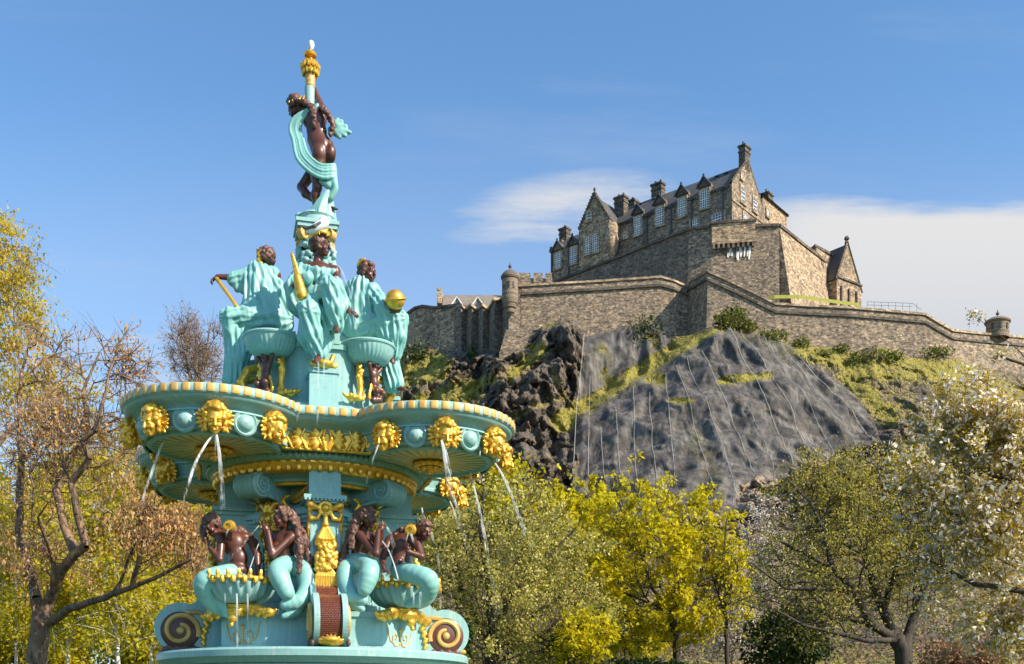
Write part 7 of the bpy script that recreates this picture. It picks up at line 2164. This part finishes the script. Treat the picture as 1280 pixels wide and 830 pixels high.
maiden('sea maiden at the far right of the pedestal with gilded conch on her shoulder', b, vH(540, 212, 12.74), (.55, -.80, -.18), (.1, 0, 1), .96,
       [('path', [vH(505, 235, 12.80), vH(470, 250, 12.82)], [.048, .055]), ('el', vH(410, 300, 12.84), (.14, .11, .14)), ('el', vH(395, 380, 12.84), (.115, .10, .14)), ('el', vH(405, 445, 12.85), (.14, .12, .1)), ('path', [vH(330, 270, 12.9), vH(490, 265, 12.78)], [.06, .06])],
       [([vH(490, 270, 12.76), vH(520, 370, 12.66), vH(440, 340, 12.60)], [.052, .044, .03], ((-.2, -.2, .8), (-.3, -.8, 0), .75, .6)), ([vH(322, 275, 12.88), vH(285, 380, 12.74), vH(290, 455, 12.62)], [.05, .043, .03], ((.5, -.6, -.15), (.1, -.2, .9), .8, .35)), ([vH(450, 265, 12.7), vH(440, 225, 12.58)], [.042, .03], None)],
       [([vH(390, 455, 12.85), vH(470, 475, 12.68), vH(560, 510, 12.60), vH(562, 580, 12.68), vH(510, 630, 12.82), vH(440, 660, 12.92)], [.125, .125, .13, .115, .08, .05])],
       [([vH(520, 180, 12.82), vH(505, 230, 12.86), vH(515, 290, 12.82)], [.045, .05, .03], 60), ([vH(480, 200, 12.92), vH(400, 210, 12.98), vH(340, 260, 12.98), vH(310, 360, 12.95)], [.05, .055, .045, .02], 90)], 64, conch=(vH(452, 205, 12.52), (-.02, -1, -.14)), breasts=[(vH(385, 400, 12.75), .055)])

# ------------------------------------------------------------------ water
def jet(label, pts, r0, r1, d0, d1, name='water_jet', n=14, group='water jets of the fountain', cat='water jet'):
    """a stream along pts that widens and breaks up"""
    pts = [A3(p) for p in pts]; k = 30; ts = np.linspace(0, len(pts) - 1, k); cur = []
    for t in ts:
        i = min(int(t), len(pts) - 2); f = t - i
        p0 = pts[max(i - 1, 0)]; p1 = pts[i]; p2 = pts[i + 1]; p3 = pts[min(i + 2, len(pts) - 1)]
        cur.append(.5 * ((2 * p1) + (-p0 + p2) * f + (2 * p0 - 5 * p1 + 4 * p2 - p3) * f * f + (-p0 + 3 * p1 - 3 * p2 + p3) * f ** 3))
    b = cur[0]; mb = MB(); q = np.linspace(0, 1, k)
    mb.tube([c - b for c in cur], list((r0 + (r1 - r0) * q) * .7), 7, 0, None, False)
    o = mb.build(name, M_water, None, tuple(b))
    at = o.data.attributes.new('veil', 'FLOAT', 'POINT')
    at.data.foreach_set('value', np.repeat(d0 + (d1 - d0) * q ** .8, 7).astype(np.float32))
    tag(o, label, cat, group); return o
def j2(label, pxs, Y0, Y1, r0=.012, r1=.03, d0=.9, d1=.14, **k):
    n = len(pxs); return jet(label, [W(x, y, Y0 + (Y1 - Y0) * i / (n - 1)) for i, (x, y) in enumerate(pxs)], r0, r1, d0, d1, **k)
z3 = lambda x, y: (130 + x / 4.148, 460 + y / 4.148); z4 = lambda x, y: (390 + x / 4.148, 460 + y / 4.148)
j2('water jet curving left out of the frontmost gilded head of the left lobe', [z3(575, 340), z3(535, 385), z3(480, 480), z3(440, 590), z3(400, 720)], 11.62, 11.2, .011, .035)
j2('straight water jet falling from the frontmost gilded head of the left lobe', [z3(583, 342), z3(592, 400), z3(603, 490), z3(612, 620), z3(616, 760)], 11.62, 11.35, .016, .045, .95, .18)
j2('second straight jet just left of it from the same head', [z3(578, 342), z3(578, 410), z3(580, 480), z3(578, 560)], 11.62, 11.5, .008, .02, .8, .05)
j2('water jet thrown left by the second gilded head from the left', [z3(318, 370), z3(290, 420), z3(255, 520), z3(215, 640), z3(180, 760)], 12.1, 11.6, .012, .035)
j2('water jet thrown left by the outermost left gilded head', [z3(182, 432), z3(150, 480), z3(110, 560), z3(75, 640)], 12.6, 12.2, .012, .03)
j2('thin water jet from the head at the inner end of the right lobe', [z4(345, 398), z4(325, 450), z4(300, 530), z4(285, 600)], 12.0, 11.9, .009, .02, .75, .08)
j2('strong double water jet from the frontmost gilded head of the right lobe', [z4(672, 378), z4(684, 430), z4(695, 500), z4(710, 580), z4(718, 680)], 11.8, 11.4, .016, .05, .95, .15)
j2('water jet bending right out of the frontmost gilded head of the right lobe', [z4(674, 378), z4(695, 430), z4(712, 500), z4(722, 560)], 11.8, 11.5, .008, .02, .8, .1)
j2('short water jet from the third gilded head of the right lobe', [z4(872, 432), z4(870, 460), z4(862, 500)], 12.3, 12.2, .008, .012, .7, .1)
j2('water jet arcing far right from the outermost right gilded head', [z4(950, 495), z4(985, 550), z4(1030, 650), z4(1070, 760), z4(1095, 830), (668, 700)], 13.0, 12.4, .013, .035)
j2('long straight water jet dropping from behind the right lobe', [z4(820, 542), z4(840, 620), z4(865, 720), z4(885, 820), (609, 690), (622, 770)], 13.4, 12.9, .012, .035)
j2('water jet from the rear right lobe crossing the budding tree', [z4(570, 725), z4(585, 790), (546, 690), (552, 770)], 14.5, 14.1, .012, .03)
j2('water jet falling from the rear gilded head beside the right lobe', [z4(720, 640), z4(745, 700), z4(770, 780), (585, 690)], 14.3, 13.9, .012, .04, .8, .1)
j2('second water jet falling from the rear gilded head beside the right lobe', [z4(715, 690), z4(735, 740), z4(755, 800), (578, 668)], 14.35, 14.1, .010, .03, .9, .1)
j2('thin water arc rising beside the shoulder of the front statue', [(418, 331), (424, 334), (430, 345), (437, 365), (442, 392), (444, 412)], 13.6, 13.4, .008, .022, .6, .35)
zG = lambda x, y: (230 + x / 4.594, 620 + y / 4.594); zH = lambda x, y: (420 + x / 4.881, 620 + y / 4.881)
j2('water spray from the lips of the left mask into the left shell', [zG(430, 170), zG(370, 240), zG(310, 310), zG(240, 380)], 12.6, 12.35, .010, .03, .45, .04)
j2('thin grey water jet falling from the left gilded mask into the left shell', [zG(428, 275), zG(405, 340), zG(375, 430), zG(355, 515)], 12.75, 12.45, .008, .010, .7, .6)
j2('two thin streams falling from the left gilded conch', [zG(255, 192), zG(245, 220), zG(242, 290)], 12.42, 12.36, .012, .020, .4, .05)
j2('clear water jet falling from the right gilded mask into the right shell', [zH(282, 275), zH(320, 330), zH(355, 420), zH(380, 510)], 12.7, 12.4, .009, .012, .85, .7)
j2('wide spray blown out by the maiden right of the pilaster', [zH(310, 190), zH(335, 240), zH(355, 330), zH(360, 450)], 12.6, 12.4, .015, .045, .6, .12)
j2('stream falling from the right gilded conch', [zH(458, 232), zH(472, 280), zH(480, 340), zH(478, 410)], 12.46, 12.36, .016, .03, .6, .12)
j2('left thread of water from the right gilded conch', [zH(440, 228), zH(428, 280), zH(424, 340)], 12.46, 12.40, .008, .015, .5, .1)
j2('thickest thread of water spilling from the front of the left shell', [zG(303, 560), zG(305, 640), zG(306, 760), zG(306, 880)], 12.20, 12.18, .014, .02, .7, .35)
j2('thread of water spilling from the left shell towards the pilaster', [zG(365, 560), zG(367, 640), zG(368, 760), zG(368, 900)], 12.22, 12.2, .012, .022, .55, .2)
j2('faint thread of water at the outer side of the left shell', [zG(236, 560), zG(238, 620), zG(240, 700)], 12.3, 12.28, .010, .02, .4, .08)
j2('thread of water spilling from the right shell', [zH(473, 585), zH(475, 640), zH(476, 720)], 12.36, 12.34, .010, .02, .55, .15)
j2('broader veil of water at the outer side of the right shell', [zH(515, 585), zH(518, 640), zH(520, 690)], 12.45, 12.43, .02, .04, .45, .1)
for i, (x, y0, y1, Y, lab) in enumerate([(405, 452, 505, 12.85, 'faint veil of water over the central plinth under the gilded leaf mask'), (398, 452, 500, 12.86, 'second faint thread of water left on the central plinth'),
                                        (300, 490, 518, 11.9, 'faint water streak over the left rim near the plinth'), (322, 492, 520, 12.0, 'faint water streak over the left rim nearer the plinth'), (372, 510, 530, 12.4, 'faint water streak at the inner end of the left lobe'), (397, 512, 535, 12.4, 'faint water streak at the middle of the straight rim')]):
    j2(lab, [(x, y0), (x + .5, (y0 + y1) / 2), (x, y1)], Y - .12, Y - .14, .012, .03, .45, .08, group='water trickling over the rims')
